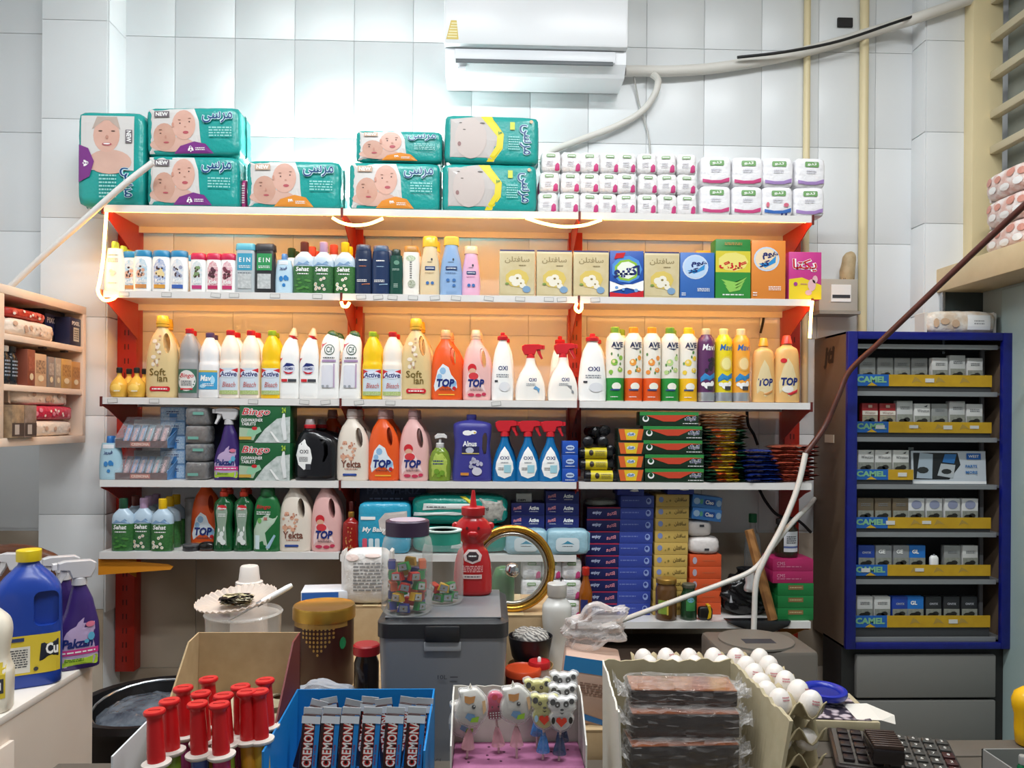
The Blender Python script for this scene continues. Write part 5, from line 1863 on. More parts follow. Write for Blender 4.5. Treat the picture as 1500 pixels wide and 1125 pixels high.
def roll(band):
    it = Item('bin_bag_roll', U)
    t = tube([(x, 0, 8.2) for x in (-25, -24, 24, 25)], [7, 8, 8, 7], 14)
    it.mesh('roll', t, mat('#16161a', .25, bump=(40, .5)), 50)
    if band:
        it.mesh('paper_band', tube([(x, 0, 8.2) for x in (-16, -15.9, 16, 16.1)], [8.1, 8.3, 8.3, 8.1], 16), mat('#cdbb1f'), 50)
        it.surf = lambda x, z: -math.sqrt(max(0, 8.4 ** 2 - (z - 8.2) ** 2))
        it.blobs('bag_picture', [(-7, 9, 3.4, 4.4)], mat('#2a1d14', .5))
        it.lines(6, 8.5, 14, 8, 3, mat('#8a7d3a', .5))
    return it


RY, RB = roll(True), roll(False)
on(RY, S, 881, 'black bin bag roll with yellow band, lowest and sticking out', 'bag roll', dy=.025)
on(RY, S, 873, 'black bin bag roll with yellow band, middle of three', 'bag roll', dy=.035, dz=16.6*U)
on(RY, S, 872, 'black bin bag roll with yellow band, uppermost of three', 'bag roll', dy=.035, dz=33.2*U)
for q, (u, z, dy, rz) in enumerate(((862, 50, .05, 1.4), (879, 50, .06, 1.6), (884, 66, .09, 1.5), (868, 64, .1, 1.7), (890, 20, .09, 1.5), (890, 37, .09, 1.57))):
    on(RB, S, u, 'plain black bin bag roll heaped end-on above the yellow-banded rolls', 'bag roll', 'plain black bag rolls', dy=dy + .03, dz=z*U, rz=rz)


def a_cling(it, w, h):
    it.rect('top_strip', 0, .86*h, w, .26*h, mat('#2f8a42'))
    it.poly('red_swoosh', [(-.4*w, .74*h), (-.1*w, .3*h), (.1*w, .3*h), (.3*w, .7*h), (.5*w, .74*h), (.3*w, .78*h)], mat('#c8442a'), 4, (0, .6*h))
    it.blobs('white_ring', [(-.4*w, .48*h, .055*w, .22*h)], C_WH, n=14)
    it.blobs('ring_core', [(-.4*w, .54*h, .035*w, .16*h)], mat('#174a28'), n=12)
    it.text(persian('گلرنگ'), .36*w, .5*h, .2*w, .42*h, C_WH, .08)
    it.text(persian('گلرنگ'), .36*w, .5*h, .19*w, .38*h, C_NAVY, .02)
    it.lines(.36*w, .16*h, .26*w, .1*h, 1, C_WH)


CLING = carton('long_bag_box', 86, 20, 26, mat('#14301f', .35), a_cling)
for q in range(5):
    on(CLING, S, 985 - q*1.3 + (0, 1, 0, 1, -3)[q], 'long green and red bag box beside the glossy packets, %s of its stack' % nth(q, 5), 'box', 'stacked long green boxes', dy=.04, dz=q*20.6*U)


def a_sweet(it, w, h):
    it.poly('orange_field', [(-.48*w, .94*h), (.48*w, .94*h), (.4*w, .1*h), (-.4*w, .1*h)], mat('#d8622a'), 3)
    it.poly('yellow_field', [(-.26*w, .92*h), (.28*w, .92*h), (.2*w, .12*h), (-.18*w, .12*h)], mat('#e3c02a'), 3)
    it.oval('brand_oval', .0, .55*h, .32*w, .3*h, mat('#cfdce6'))
    it.text('Soft', 0, .55*h, .24*w, .2*h, mat('#2a5a9a'), .03, .3)


SWEET = carton('bag_box_end', 38, 19, 30, mat('#1a2a1e'), a_sweet)
for q in range(4):
    on(SWEET, S, 921.5, 'small box end with yellow and orange print, %s of its stack' % nth(q, 4), 'box', 'stack of yellow and orange boxes', dy=.045, dz=q*19.7*U)


def packet(cols, w, d, t, seed):
    """flat foil packet, crimped at the front and back edge, creased on top"""
    it = Item('foil_packet', U)
    rr = random.Random(seed)
    ph = [rr.uniform(0, 6.3) for q in range(6)]
    nx, ny = 22, 8
    V, Fc = [], []
    for sgn in (-1, 1):
        for j in range(ny + 1):
            for i in range(nx + 1):
                x, y = 2*i / nx - 1, 2*j / ny - 1
                th = t / 2*max(0, 1 - abs(x) ** 5) ** .5*(max(0, 1 - abs(y) ** 4) ** .5*.7 + .3)
                wv = .55*math.sin(i*1.9 + ph[0]) + .5*math.sin(i*.8 + ph[1] + y) + .4*math.sin(i*3.1 + j + ph[2])
                V.append((x*w / 2, y*d / 2 + .8*math.sin(i*1.3 + ph[3]), t / 2 + sgn*th + wv*.45))
    n1 = (nx + 1)*(ny + 1)
    cut = []
    for k in (0, 1):
        for j in range(ny):
            for i in range(nx):
                q = k*n1 + j*(nx + 1) + i
                f = (q, q + 1, q + nx + 2, q + nx + 1)
                Fc.append(f if k else f[::-1])
                cut.append((i + .5) / nx)
    o = it.mesh('foil', (V, Fc), None, 80)
    for c, f0, f1 in cols:
        o.data.materials.append(c)
    for p, fx in zip(o.data.polygons, cut):
        p.material_index = max([k for k, c in enumerate(cols) if c[1] <= fx] or [0])
    return it


g1, y1, o1 = mat('#1d4a33', .2), mat('#d6b32a', .15, coat=.5), mat('#d2592a', .15, coat=.5)
PK = [packet([(g1, 0, .2), (o1, .19, .42), (y1, .41, .74), (g1, .73, 1)], 64, 50, 5.6, 3), packet([(g1, 0, .25), (y1, .24, .66), (o1, .65, .8), (g1, .79, 1)], 62, 50, 5.6, 9)]
PKP = packet([(mat('#c98f60', .15, coat=.5), 0, .35), (mat('#d8b98a', .15, coat=.6), .34, .7), (mat('#a8704e', .2, coat=.5), .69, 1)], 66, 48, 5.6, 17)
for q in range(22):
    it = PKP if q > 16 else PK[q % 2]
    on(it, S, 1057 + RND.uniform(-3, 3), 'glossy green, orange and yellow packet in a high pile' if q <= 16 else 'copper-coloured glossy packet on top of the high pile', 'packet', 'green and yellow packets' if q <= 16 else 'copper packets', dy=.075 + RND.uniform(-.01, .01), dz=q*4.5*U, rz=RND.uniform(-.22, .22))
PKB = packet([(mat('#1a2a6e', .12, coat=.5), 0, .5), (mat('#223a86', .12, coat=.5), .49, 1)], 56, 52, 7.8, 21)
for q in range(7):
    on(PKB, S, 1110 + q*-1.5, 'shiny dark blue packet in the low heap beside the yellow pile', 'packet', 'dark blue packets', dy=.07, dz=q*6.8*U, rz=RND.uniform(-.25, .25))
PKR = packet([(mat('#a8503c', .2, coat=.5), 0, .6), (mat('#8a3a34', .2, coat=.4), .59, 1)], 66, 46, 7, 27)
for q in range(9):
    on(PKR, S, 1157 + RND.uniform(-4, 4), 'reddish shiny packet in the heap at the shelf end', 'packet', 'reddish packets', dy=.1, dz=q*6*U, rz=RND.uniform(-.2, .2))

# ================================================================== lower shelf, first bay
S = 4
SG = 'herbal shampoo with dark green cap in the lower first bay'
on(SEH_G, S, 181, SG, 'bottle', dy=.035)
on(SEH_B, S, 199, 'herbal shampoo with brown cap behind the green-capped one in the lower bay', 'bottle', dy=.13)
for dy, u in ((.05, 211), (.13, 218), (.2, 229)):
    on(SEH_L, S, u, 'herbal shampoo with lilac cap in the lower first bay', 'bottle', 'lilac-capped herbal shampoo below', dy=dy)
for dy, u in ((.03, 238.5), (.11, 249), (.18, 258)):
    on(SEH_Y, S, u, 'herbal shampoo with yellow cap and white flowers in the lower first bay', 'bottle', 'yellow-capped herbal shampoo below', dy=dy)
it = Item('grey_canister', U)
it.mesh('canister', lathe([(11, 0), (11.6, 1), (11.6, 64), (11, 65)], 20), mat('#9a9a98', .3, bump=(20, .1)), 40)
it.mesh('canister_lid', lathe([(12.2, 65), (12.2, 69), (11.6, 70)], 20), mat('#8a8a88', .35), 40)
on(it, S, 283, 'grey cylinder canister beside the yellow-capped bottles', 'canister', dy=.17)
it = Item('round_tin', U)
it.mesh('tin', lathe([(11.5, 0), (12, .6), (12, 6), (11.4, 6.6)], 22), mat('#3c3c40', .3, .3), 40)
it.mesh('tin_lid', lathe([(12.4, 6.6), (12.4, 8.6), (11.6, 9.2)], 22), mat('#6c6c70', .3, .4), 40)
on(it, S, 281, 'small round dark tin in front of the grey canister', 'tin', dy=.04)
it = Item('shoe_polish', U)
V, Fc = soft_box(11.5, 8, 6.5, 2.6, 7, 0, 0)
it.mesh('case', ([(x, y, z + 6.5) for x, y, z in V], Fc), mat('#1a1714', .2), 60)
V, Fc = soft_box(10.5, 7, 1.6, 3, 5, 0, 0)
it.mesh('sponge', ([(x, y, z + 1.7) for x, y, z in V], Fc), mat('#4a2f22', .7), 60)
on(it, S, 304, 'small black oval case in front of the orange jug', 'case', dy=.035)
on(TOPO4, S, 304, 'orange detergent jug behind the green dish soap in the lower bay', 'jug', dy=.12)
for dy, us in ((.035, (328, 357)), (.12, (336, 363))):
    for u in us:
        on(DISHG, S, u, 'dark green dish soap bottle with red cap' if dy < .1 else 'dark green dish soap bottle with red cap, second row', 'bottle', 'green dish soap front row' if dy < .1 else 'green dish soap second row', dy=dy)
on(BINGEL, S, 392, 'green dishwasher gel bottle with pale picture panel', 'bottle', dy=.035)
for dy, u in ((.045, 434), (.14, 440)):
    on(YEK, S, u, 'cream softener jug with roses in the lower first bay', 'jug', 'cream rose jugs below', dy=dy)
for dy, u in ((.043, 479), (.14, 483)):
    on(TOPP4, S, u, 'pink detergent jug in the lower first bay', 'jug', 'pink jugs below', dy=dy)

# ================================================================== lower shelf, second bay
S = 5
on(REDB, S, 514.5, 'dark red bottle with gold print and gold collar', 'bottle', dy=.035)


def my_baby():
    it = Item('nappy_pack', U)
    w, h = 75, 74
    V, Fc = soft_box(w / 2, 20, h / 2, 9, 10, .06, .4, 4)
    it.mesh('wrapper', ([(x, y, z + h / 2) for x, y, z in V], Fc), mat('#2f9ec0', .25, bump=(45, .3)), 60)
    sf = soft_surf(w / 2, 20, h / 2, 9, .06)
    it.surf = lambda x, z: sf(x, z - h / 2) - .5
    it.poly('photo_print', [(-.08*w, .5*h), (-.1*w, .66*h), (.02*w, .8*h), (.44*w, .84*h), (.45*w, .4*h), (.0, .38*h)], mat('#bdb3ae', .4, noise=(40, '#d0c6c0', .2)), 5)
    it.text('My Baby', -.18*w, .47*h, .46*w, .12*h, C_WH, .03, .2)
    it.rect('white_tag', -.3*w, .7*h, .28*w, .06*h, C_WH)
    it.poly('size_mark', rrect_pts(-.36*w, .2*h, .09*w, .22*h, 2), mat('#d8566a'), 2)
    it.poly('size_mark', rrect_pts(-.24*w, .2*h, .09*w, .22*h, 2), mat('#cfe3ea'), 2)
    it.poly('size_mark', rrect_pts(-.12*w, .2*h, .09*w, .22*h, 2), mat('#cfe3ea'), 2)
    return it


on(my_baby(), S, 565, 'bright blue nappy pack with grey photo beside the red bottle', 'nappy pack', dy=.06)


def a_payam(it, w, h):
    it.text('PAYAM-KIZ', .02*w, .89*h, .82*w, .12*h, mat('#3c4a6c'), .03)
    it.lines(-.1*w, .76*h, .5*w, .05*h, 1, mat('#8a9ac0'))
    it.rect('red_tag', .33*w, .76*h, .18*w, .05*h, mat('#a83a5a'))


on(carton('dark_blue_carton', 100, 97, 30, mat('#16284e'), a_payam), S, 577, 'dark blue lettered carton behind the bright blue nappies', 'carton', dy=.2)


def flat_nappy(w, h, seed, top):
    it = Item('nappy_pack', U)
    V, Fc = soft_box(w / 2, 27, h / 2, 5, 10, .08, .5, seed)
    it.mesh('wrapper', ([(x, y, z + h / 2) for x, y, z in V], Fc), mat('#13877a', .25, bump=(45, .35)), 60)
    sf = soft_surf(w / 2, 27, h / 2, 5, .08)
    it.surf = lambda x, z: sf(x, z - h / 2) - .6
    if top:
        it.poly('grey_end', [(.24*w, .06*h), (.2*w, .3*h), (.26*w, .5*h), (.2*w, .9*h), (.46*w, .9*h), (.485*w, .5*h), (.46*w, .1*h)], mat('#b9b5ac', .4, noise=(60, '#8d8a84', .15)), 5)
        it.poly('white_strip', [(-.38*w, .5*h), (-.37*w, .72*h), (.16*w, .72*h), (.22*w, .54*h)], mat('#d9dedb'), 5)
        it.poly('white_strip', [(-.48*w, .3*h), (-.47*w, .42*h), (-.06*w, .45*h), (.12*w, .38*h), (-.04*w, .34*h)], mat('#d9dedb'), 5)
        it.poly('yellow_strip', [(.0, .95*h), (.06*w, .95*h), (.15*w, .74*h), (.1*w, .74*h)], mat('#d8cf2a'), 3)
        it.lines(-.24*w, .61*h, .2*w, .06*h, 1, C_INK)
        it.text('Merci', .25*w, .56*h, .1*w, .12*h, C_INK, .03)
    else:
        it.poly('light_patch', [(-.1*w, .2*h), (-.05*w, .8*h), (.12*w, .85*h), (.06*w, .2*h)], mat('#b9c9c4'), 3)
        it.blobs('flower_mark', [(-.22*w, .55*h, 3, 4)], mat('#b9d6d0'))
    return it


on(flat_nappy(142, 40, 5, False), S, 676, 'teal nappy pack lying flat, lower of two', 'nappy pack', dy=.09, dz=0)
on(flat_nappy(140, 44, 6, True), S, 674, 'teal nappy pack lying flat with white strips and grey end, upper of two', 'nappy pack', dy=.09, dz=41*U)


def a_actbox(it, w, h):
    it.text('Active', .18*w, .6*h, .3*w, .34*h, C_WH, .04, .1)
    it.lines(.18*w, .3*h, .26*w, .08*h, 1, C_WH)
    it.text(persian('اکتیو'), -.32*w, .6*h, .24*w, .38*h, mat('#e6b4be'), .06)
    it.text(persian('اکتیو'), -.32*w, .6*h, .235*w, .36*h, mat('#c03a5a'), .0)
    it.lines(-.3*w, .3*h, .2*w, .06*h, 1, C_WH)


ACTT = carton('tissue_box', 49, 17.6, 46, mat('#1c2568', .35), a_actbox)
WIPEH = 36


def wipes():
    it = Item('wet_wipes_pack', U)
    w, h = 60, WIPEH
    V, Fc = soft_box(w / 2, 15, h / 2, 7, 9, .08, .4, 12)
    it.mesh('wrapper', ([(x, y, z + h / 2) for x, y, z in V], Fc), mat('#9cc3d2', .3, bump=(50, .3)), 60)
    sf = soft_surf(w / 2, 15, h / 2, 7, .08)
    it.surf = lambda x, z: sf(x, z - h / 2) - .6
    it.poly('flap_lid', rrect_pts(-1, h*.42, 34, 20, 6), mat('#d3dfe4', .35), 4)
    it.poly('wave_mark', [(-10, h*.43), (-5, h*.5), (-1, h*.58), (4, h*.5), (9, h*.43), (3, h*.45), (-4, h*.45)], mat('#3f8fae'), 3)
    it.lines(-1, h*.36, 15, 1.6, 1, C_INK)
    for s in (-1, 1):
        it.mesh('end_seal', prism([(s*w*.485, 3), (s*(w / 2 + 3), 5), (s*(w / 2 + 3.4), h - 6), (s*w*.485, h - 3)], -.5, .5), mat('#86b4c6', .3))
    return it


WIPES = wipes()
on(WIPES, S, 771, 'light blue wet wipes pack next to the gold-rimmed lid', 'wipes pack', dy=.035)
on(WIPES, S, 831, 'light blue wet wipes pack overhanging the shelf joint', 'wipes pack', dy=.035)
for q, (u, z) in enumerate(((772, 0), (821.5, 0), (772, 1), (821.5, 1), (821.5, 2), (772, -1), (821.5, -1), (772, -2), (821.5, -2))):
    on(ACTT, S, u, 'navy tissue box above the wipes, %s, %s' % (nth(z + 2, 5), 'under the small white box' if u < 800 else 'by the shelf post'), 'tissue box', 'navy tissue boxes above the wipes', dy=.125, dz=(z + 2)*17.9*U + .001)
it = carton('small_white_box', 23, 12, 14, mat('#d9d8d2'), lambda it, w, h: it.text('DEPI', -.15*w, .22*h, .5*w, .26*h, C_INK, .04))
on(it, S, 767, 'small white box lying on the navy tissue boxes', 'box', dy=.12, dz=4*17.9*U + .0015)
# paper packs under that board
S = 6
for c, u in enumerate((778, 807, 836)):
    for q in range(3):
        on(TS[(c + q) % 3], S, u, 'small white tissue pack under the wipes shelf, %s of its stack' % nth(q, 3), 'tissue pack', 'tissue packs below the wipes', dy=.05, dz=q*29.6*U, rz=RND.uniform(-.08, .08))

# ================================================================== bottom shelf, third bay


def a_enjoy(it, w, h):
    it.rect('pink_edge', 0, .94*h, w, .1*h, mat('#b02a4a'))
    it.text('enjoy', -.2*w, .5*h, .28*w, .34*h, mat('#b9c2e0'), .05, .2)
    it.text(persian('اکتیو'), .24*w, .46*h, .28*w, .4*h, mat('#d88a9c'), .05)


ENJ = carton('tissue_box', 50, 17.6, 50, mat('#191f58', .35), a_enjoy)
for q in range(9):
    on(ENJ, S, 880 - abs(q - 8)*.35, 'navy tissue box with pink edge in a tall stack, %s' % nth(q, 9), 'tissue box', 'tall stack of pink-edged navy boxes', dy=.165, dz=q*18*U)


def a_bluesoft(it, w, h):
    it.lines(-.2*w, .6*h, .5*w, .2*h, 1, mat('#6f7fc0'))
    it.blobs('round_emblem', [(.34*w, .55*h, .08*w, .28*h)], mat('#8fa2d8'), n=14)
    it.blobs('emblem_core', [(.33*w, .6*h, .045*w, .14*h)], mat('#2c3c8c'), n=12)


BST = carton('tissue_box', 50, 17.6, 52, mat('#34469c', .35), a_bluesoft)
for q in range(10):
    on(BST, S, 926 + (q - 5)*.5, 'medium blue tissue box with round emblem in a tall stack, %s' % nth(q, 10), 'tissue box', 'tall stack of medium blue boxes', dy=.165, dz=q*17.9*U)


def a_ysoft(it, w, h):
    it.blobs('blue_ball', [(-.35*w, .58*h, .075*w, .24*h)], mat('#7f8fc0'), n=14)
    it.text(persian('سافتلن'), .24*w, .56*h, .36*w, .42*h, mat('#5a4a22'), .02)
    it.blobs('leaf_mark', [(-.08*w, .5*h, 1.6, 1.8), (-.18*w, .4*h, 1, 1)], mat('#8a7a3a'))


YST = carton('tissue_box', 50, 17.8, 52, mat('#c9a95a', .35), a_ysoft)
for q in range(10):
    on(YST, S, 977 + (q - 5)*.4, 'mustard yellow tissue box in a tall stack, %s' % nth(q, 10), 'tissue box', 'tall stack of mustard boxes', dy=.165, dz=q*18.1*U)


def a_bl2(it, w, h):
    it.poly('curve_mark', [(-.05*w, .45*h), (.12*w, .62*h), (.25*w, .62*h), (.3*w, .42*h), (.1*w, .38*h)], C_WH, 2)


BL2 = carton('tissue_box', 40, 15, 44, mat('#1f2f86', .35), a_bl2)
on(BL2, S, 919, 'dark blue box lying askew on the medium blue stack', 'tissue box', dy=.15, dz=10*17.9*U + .001, ry=rad(1.2))
on(BL2, S, 991, 'dark blue box lying askew on the mustard stack', 'tissue box', dy=.15, dz=10*18.1*U + .001)
it = Item('folded_bag', U)
V, Fc = soft_box(24, 18, 5, 3, 7, 0, .9, 5)
it.mesh('bag', ([(x, y, z + 5) for x, y, z in V], Fc), mat('#8f9088', .4, bump=(50, .6)), 70)
on(it, S, 878, 'crumpled grey bag on top of the pink-edged stack', 'bag', dy=.16, dz=9*18*U)


def a_or(it, w, h):
    it.blobs('round_emblem', [(-.34*w, .5*h, .07*w, .3*h)], mat('#b0a8b8'), n=12)
    it.lines(.1*w, .5*h, .4*w, .2*h, 1, mat('#c8623a'))


ORT = carton('orange_tissue_box', 48, 17.8, 46, mat('#d4542a', .35), a_or)
for q in range(5):
    on(ORT, S, 1027, 'orange tissue box in the stack beneath white rolls, %s' % nth(q, 5), 'tissue box', 'stack of orange boxes', dy=.165, dz=q*18.1*U)


def wroll(w, h, seed):
    it = Item('white_roll_pack', U)
    V, Fc = soft_box(w / 2, 16, h / 2, 3.6, 8, .05, .5, seed)
    it.mesh('wrapper', ([(x, y, z + h / 2) for x, y, z in V], Fc), mat('#e0d9d6', .4, bump=(50, .3)), 70)
    sf = soft_surf(w / 2, 16, h / 2, 3.6, .05)
    it.surf = lambda x, z: sf(x, z - h / 2) - .8
    it.rect('dark_mark', .05*w, .3*h if seed == 1 else .7*h, 7, 3.4, C_INK)
    return it


on(wroll(47, 27, 1), S, 1028, 'white soft paper roll pack with black mark, resting on orange boxes', 'roll pack', dy=.14, dz=5*18.1*U)
on(wroll(38, 24, 2), S, 1021, 'white soft paper roll pack under the light blue boxes', 'roll pack', dy=.14, dz=5*18.1*U + 27*U)


def a_cleo(it, w, h):
    it.poly('brand_plate', rrect_pts(.08*w, .5*h, .4*w, .5*h, 2), mat('#1f4fa0'), 2)
    it.text('Cleo', .08*w, .5*h, .28*w, .34*h, C_WH, .03)
    it.blobs('pale_spot', [(-.36*w, .5*h, 5, 5), (.4*w, .5*h, 4, 5)], mat('#9fc0e0'))
    it.blobs('green_spot', [(-.2*w, .5*h, 2.4, 4)], mat('#5aa88a'))


CLEO = carton('light_blue_box', 44, 18, 34, mat('#3f7fc8', .35), a_cleo)
for q in range(2):
    on(CLEO, S, 1029 + q*.5, 'light blue box, lower of two tilted ones' if q == 0 else 'light blue box, upper of two tilted ones', 'box', dy=.135, dz=5*18.1*U + 52*U + q*18.4*U, ry=rad(7))
# loose things standing in front
it = Item('oil_bottle', U)
it.loft('bottle', [(0, 9, 8, 2.4), (1, 10, 9, 2.4), (25, 9.4, 8.6, 2.4), (40, 9.8, 9, 2.4), (52, 7, 6.6, 2), (60, 4.6, 4.6, 2), (66, 4.4, 4.4, 2)], mat('#a85a12', .1, trans=.3), 20)
cap(it, 5.4, 66, 78, mat('#c02a1c', .35))
it.rect('label', -3, 22, 10, 20, mat('#27306a'))
on(it, S, 858, 'amber oil bottle with red cap before the navy stack', 'bottle', dy=.02)
it = Item('honey_jar', U)
it.loft('jar', [(0, 14, 14), (1.5, 15.5, 15.5), (44, 15.5, 15.5), (50, 13.5, 13.5), (53, 13.4, 13.4)], mat('#6b4a2a', .12, trans=.2), 24)
cap(it, 15, 53, 60, mat('#a8823c', .35, .5), name='lid')
it.rect('label', -7, 20, 13, 20, mat('#7f9a3a'))
it.rect('label_edge', -1.5, 20, 2.4, 22, mat('#c9b84a'))
on(it, S, 976, 'brown honey jar with golden lid before the mustard boxes', 'jar', dy=.045)
it = Item('dark_jar', U)
it.loft('jar', [(0, 11, 11), (1.5, 12, 12), (34, 12, 12), (42, 9, 9), (46, 9, 9)], mat('#2a4a30', .12, trans=.2), 24)
cap(it, 10, 46, 52, mat('#5a5a4a'), name='lid')
it.rect('label', 0, 22, 13, 16, mat('#3f8a4a'))
it.blobs('label_top', [(0, 30, 5, 4)], mat('#6fa8c0'))
on(it, S, 1009, 'small dark green jar beside the honey jar', 'jar', dy=.045)
it = Item('tape_measure', U)
V, Fc = soft_box(10.5, 6, 10, 4, 6)
it.mesh('case', ([(x, y, z + 10) for x, y, z in V], Fc), mat('#1c1a18', .35), 60)
it.mesh('grip', xf(prism([(0, 1), (5, 3), (6, 12), (4, 22), (0, 21), (2, 12)], -7, 6, .8), (2, 0, 1)), mat('#d8b01a', .35), 40)
on(it, S, 1033, 'black and yellow tape measure', 'tape measure', dy=.03)


def bag_black():
    it = Item('black_bag', U)
    V, Fc = soft_box(38, 22, 32, 2.6, 14, 0, 0, 3)
    rr = random.Random(4)
    ph = [rr.uniform(0, 6) for q in range(8)]
    V2 = []
    for x, y, z in V:
        k = 1 + .08*math.sin(x*.16 + ph[0])*math.cos(z*.2 + ph[1]) + .06*math.sin(z*.4 + x*.21 + ph[2]) + .04*math.sin(y*.5 + z*.33)
        zz = max(z*k + 31, 0.0)
        sx = 1 + .18*max(0, 1 - zz / 14)
        V2.append((x*k*sx*(1 - .25*max(0, zz - 30) / 30), y*k, zz))
    it.mesh('bag', (V2, Fc), mat('#141416', .22, bump=(30, .5)), 80)
    it.mesh('bag_mouth', xf(lathe([(6, 0), (11, 5), (16, 9), (18, 14), (15, 13), (8, 7), (4, 3)], 14), (6, 0, 54)), mat('#17171a', .25, bump=(40, .6)), 60)
    it.surf = lambda x, z: -27
    it.poly('white_tick', [(-31, 22), (-29, 34), (-26, 22)], mat('#b9b9bc'), 1)
    return it


on(bag_black(), S, 1090, 'crumpled black plastic bag spread on the bottom shelf', 'bag', dy=.13)
it = Item('bag_sheet', U)
pts = [(-46, 0), (-30, -7), (-8, -13), (20, -15), (44, -6), (48, 0)]
Vv, Ff = [], []
for i, (x, z) in enumerate(pts):
    Vv += [(x, 8, .8), (x, -9, .9), (x*.98, -10.5, z)]
for i in range(len(pts) - 1):
    a, b = i*3, (i + 1)*3
    Ff += [(a, b, b + 1, a + 1), (a + 1, b + 1, b + 2, a + 2)]
o = it.mesh('sheet', (Vv, Ff), mat('#2a2b2e', .2), 60)
md = o.modifiers.new('thick', 'SOLIDIFY')
md.thickness = .0015
on(it, S, 1108, 'dark plastic sheet hanging over the bottom shelf edge', 'sheet', dy=.02)
it = Item('silver_can', U)
it.mesh('can', lathe([(8, 0), (9.5, 2), (9.5, 6), (7, 12), (8, 22), (7, 29), (3, 31)], 18), mat('#d9d9da', .2, .5), 40)
on(it, S, 1099, 'small silver-white bulb-shaped can on the black bag', 'can', dy=.05, dz=40*U)
a, b = WY(1097, 776, YF + .05), WY(1132, 902, YF + .01)
b.z = ZS5[2] + .006
it = tag(mesh_obj('wooden_stick', *tube([b, b + (a - b)*.5, a], [.018, .019, .017], 6), mat('#a5733f', .6, wave=(12, '#8c5f32', .4)), None, 30), 'pale wooden stick leaning against the shelf behind the white cable', 'stick')
it = Item('clear_bottle', U)
it.loft('bottle', [(0, 12, 12), (1, 13, 13), (85, 13, 13), (108, 11, 11), (122, 5, 5), (132, 4.6, 4.6)], clear('#c9d2d6', .12, .05), 20)
cap(it, 6.4, 132, 146, mat('#1d7a4c'))
on(it, S, 1102, 'clear plastic bottle with green cap behind the wooden stick', 'bottle', dy=.245)


def a_pinkb(it, w, h):
    it.text('CMS', -.3*w, .62*h, .2*w, .28*h, mat('#e0a0b8'), .0)
    it.lines(-.1*w, .36*h, .6*w, .12*h, 1, mat('#d88aa8'))


def a_greenb(it, w, h):
    it.rect('brown_tag', 0, .66*h, .42*w, .36*h, mat('#8a6a42'))
    it.lines(0, .66*h, .34*w, .16*h, 1, mat('#c9b88a'))


GRB = carton('green_box', 53, 18, 44, mat('#1a7a3c'), a_greenb)
PKB2 = carton('pink_box', 60, 17.6, 44, mat('#b0245f'), a_pinkb)
for q in range(3):
    on(GRB, S, 1157, 'green box beneath two pink boxes, %s of three' % nth(q, 3), 'box', 'stack of three green boxes', dy=.075, dz=q*18.2*U)
for q in range(2):
    on(PKB2, S, 1153, 'dark pink box, lower of two on the green boxes' if q == 0 else 'dark pink box, upper of two on the green boxes', 'box', dy=.075, dz=3*18.2*U + q*17.8*U)
it = Item('labelled_jar', U)
it.loft('jar', [(0, 15, 15), (1.5, 16.5, 16.5), (40, 16.5, 16.5), (46, 13, 13), (48, 13, 13)], mat('#3a3226', .15, trans=.2), 24)
cap(it, 15, 48, 56, M_DARK, name='lid')
it.rect('label', 2, 24, 22, 30, mat('#d9dbe0'))
it.rect('label_band', 2, 16, 22, 3, mat('#5a6aa0'))
it.lines(2, 27, 15, 12, 4, C_INK)
on(it, S, 1151, 'dark jar with white label and black lid on the pink boxes', 'jar', dy=.075, dz=(3*18.2 + 2*17.8)*U)
# ================================================================== cigarette cabinet on the right
YC, U2 = 2.905, 2.93 / F
cx0, cx1 = WY(1238, 700, YC).x, WY(1477, 700, YC).x
cz1, cz0 = WY(1358, 487, YC).z, WY(1358, 949, YC).z
cab = empty('cigarette_cabinet', ((cx0 + cx1) / 2, YQ - .01, cz0))
tag(cab, 'blue-framed open display cabinet filled with cigarette packs', 'cabinet')
CO = Vector(((cx0 + cx1) / 2, YQ - .01, cz0))
M_BLUE = mat('#121c7a', .3, noise=(30, '#0e1668', .3))
M_CBROWN = mat('#6d5b4c', .6, noise=(5, '#63513f', .3))
M_CIN = mat('#3a3b3d', .6)


def cpart(name, vf, m, parent=None, smooth=None):
    return mesh_obj(name, [Vector(v) - CO for v in vf[0]], vf[1], m, parent or cab, smooth)


ft = .037
yb_ = YQ - .012
cpart('side_panel', box(cx0, cx0 + .008, YC, YB - .012, cz0, cz1), M_CBROWN)
cpart('side_panel', box(cx1 - .008, cx1, YC, yb_, cz0, cz1), M_CBROWN)
cpart('back_panel', box(cx0 + .008, cx1 - .008, yb_ - .01, yb_, cz0, cz1), M_CIN)
cpart('top_panel', box(cx0, cx1, YC, yb_, cz1 - .008, cz1), M_BLUE)
cpart('bottom_panel', box(cx0, cx1, YC, yb_, cz0, cz0 + .008), M_BLUE)
cpart('frame_upright', box(cx0 - .002, cx0 + ft, YC - .02, YC, cz0, cz1, .003), M_BLUE, None, 30)
cpart('frame_upright', box(cx1 - ft, cx1 + .002, YC - .02, YC, cz0, cz1, .003), M_BLUE, None, 30)
cpart('frame_rail', box(cx0 + ft, cx1 - ft, YC - .02, YC, cz1 - .03, cz1, .003), M_BLUE, None, 30)
cpart('frame_rail', box(cx0 + ft, cx1 - ft, YC - .02, YC, cz0, cz0 + .024, .003), M_BLUE, None, 30)
tv = text_mesh('jti', .05, .15)
pa, pb = WY(1196, 520, 3.15), WY(1212, 520, 3.0)
cpart('side_lettering', ([(cx0 - .0012, 3.05 - v[0]*.1, cz1 - .09 + v[1]*.09) for v in tv[0]], tv[1]), mat('#2a221c', .6))
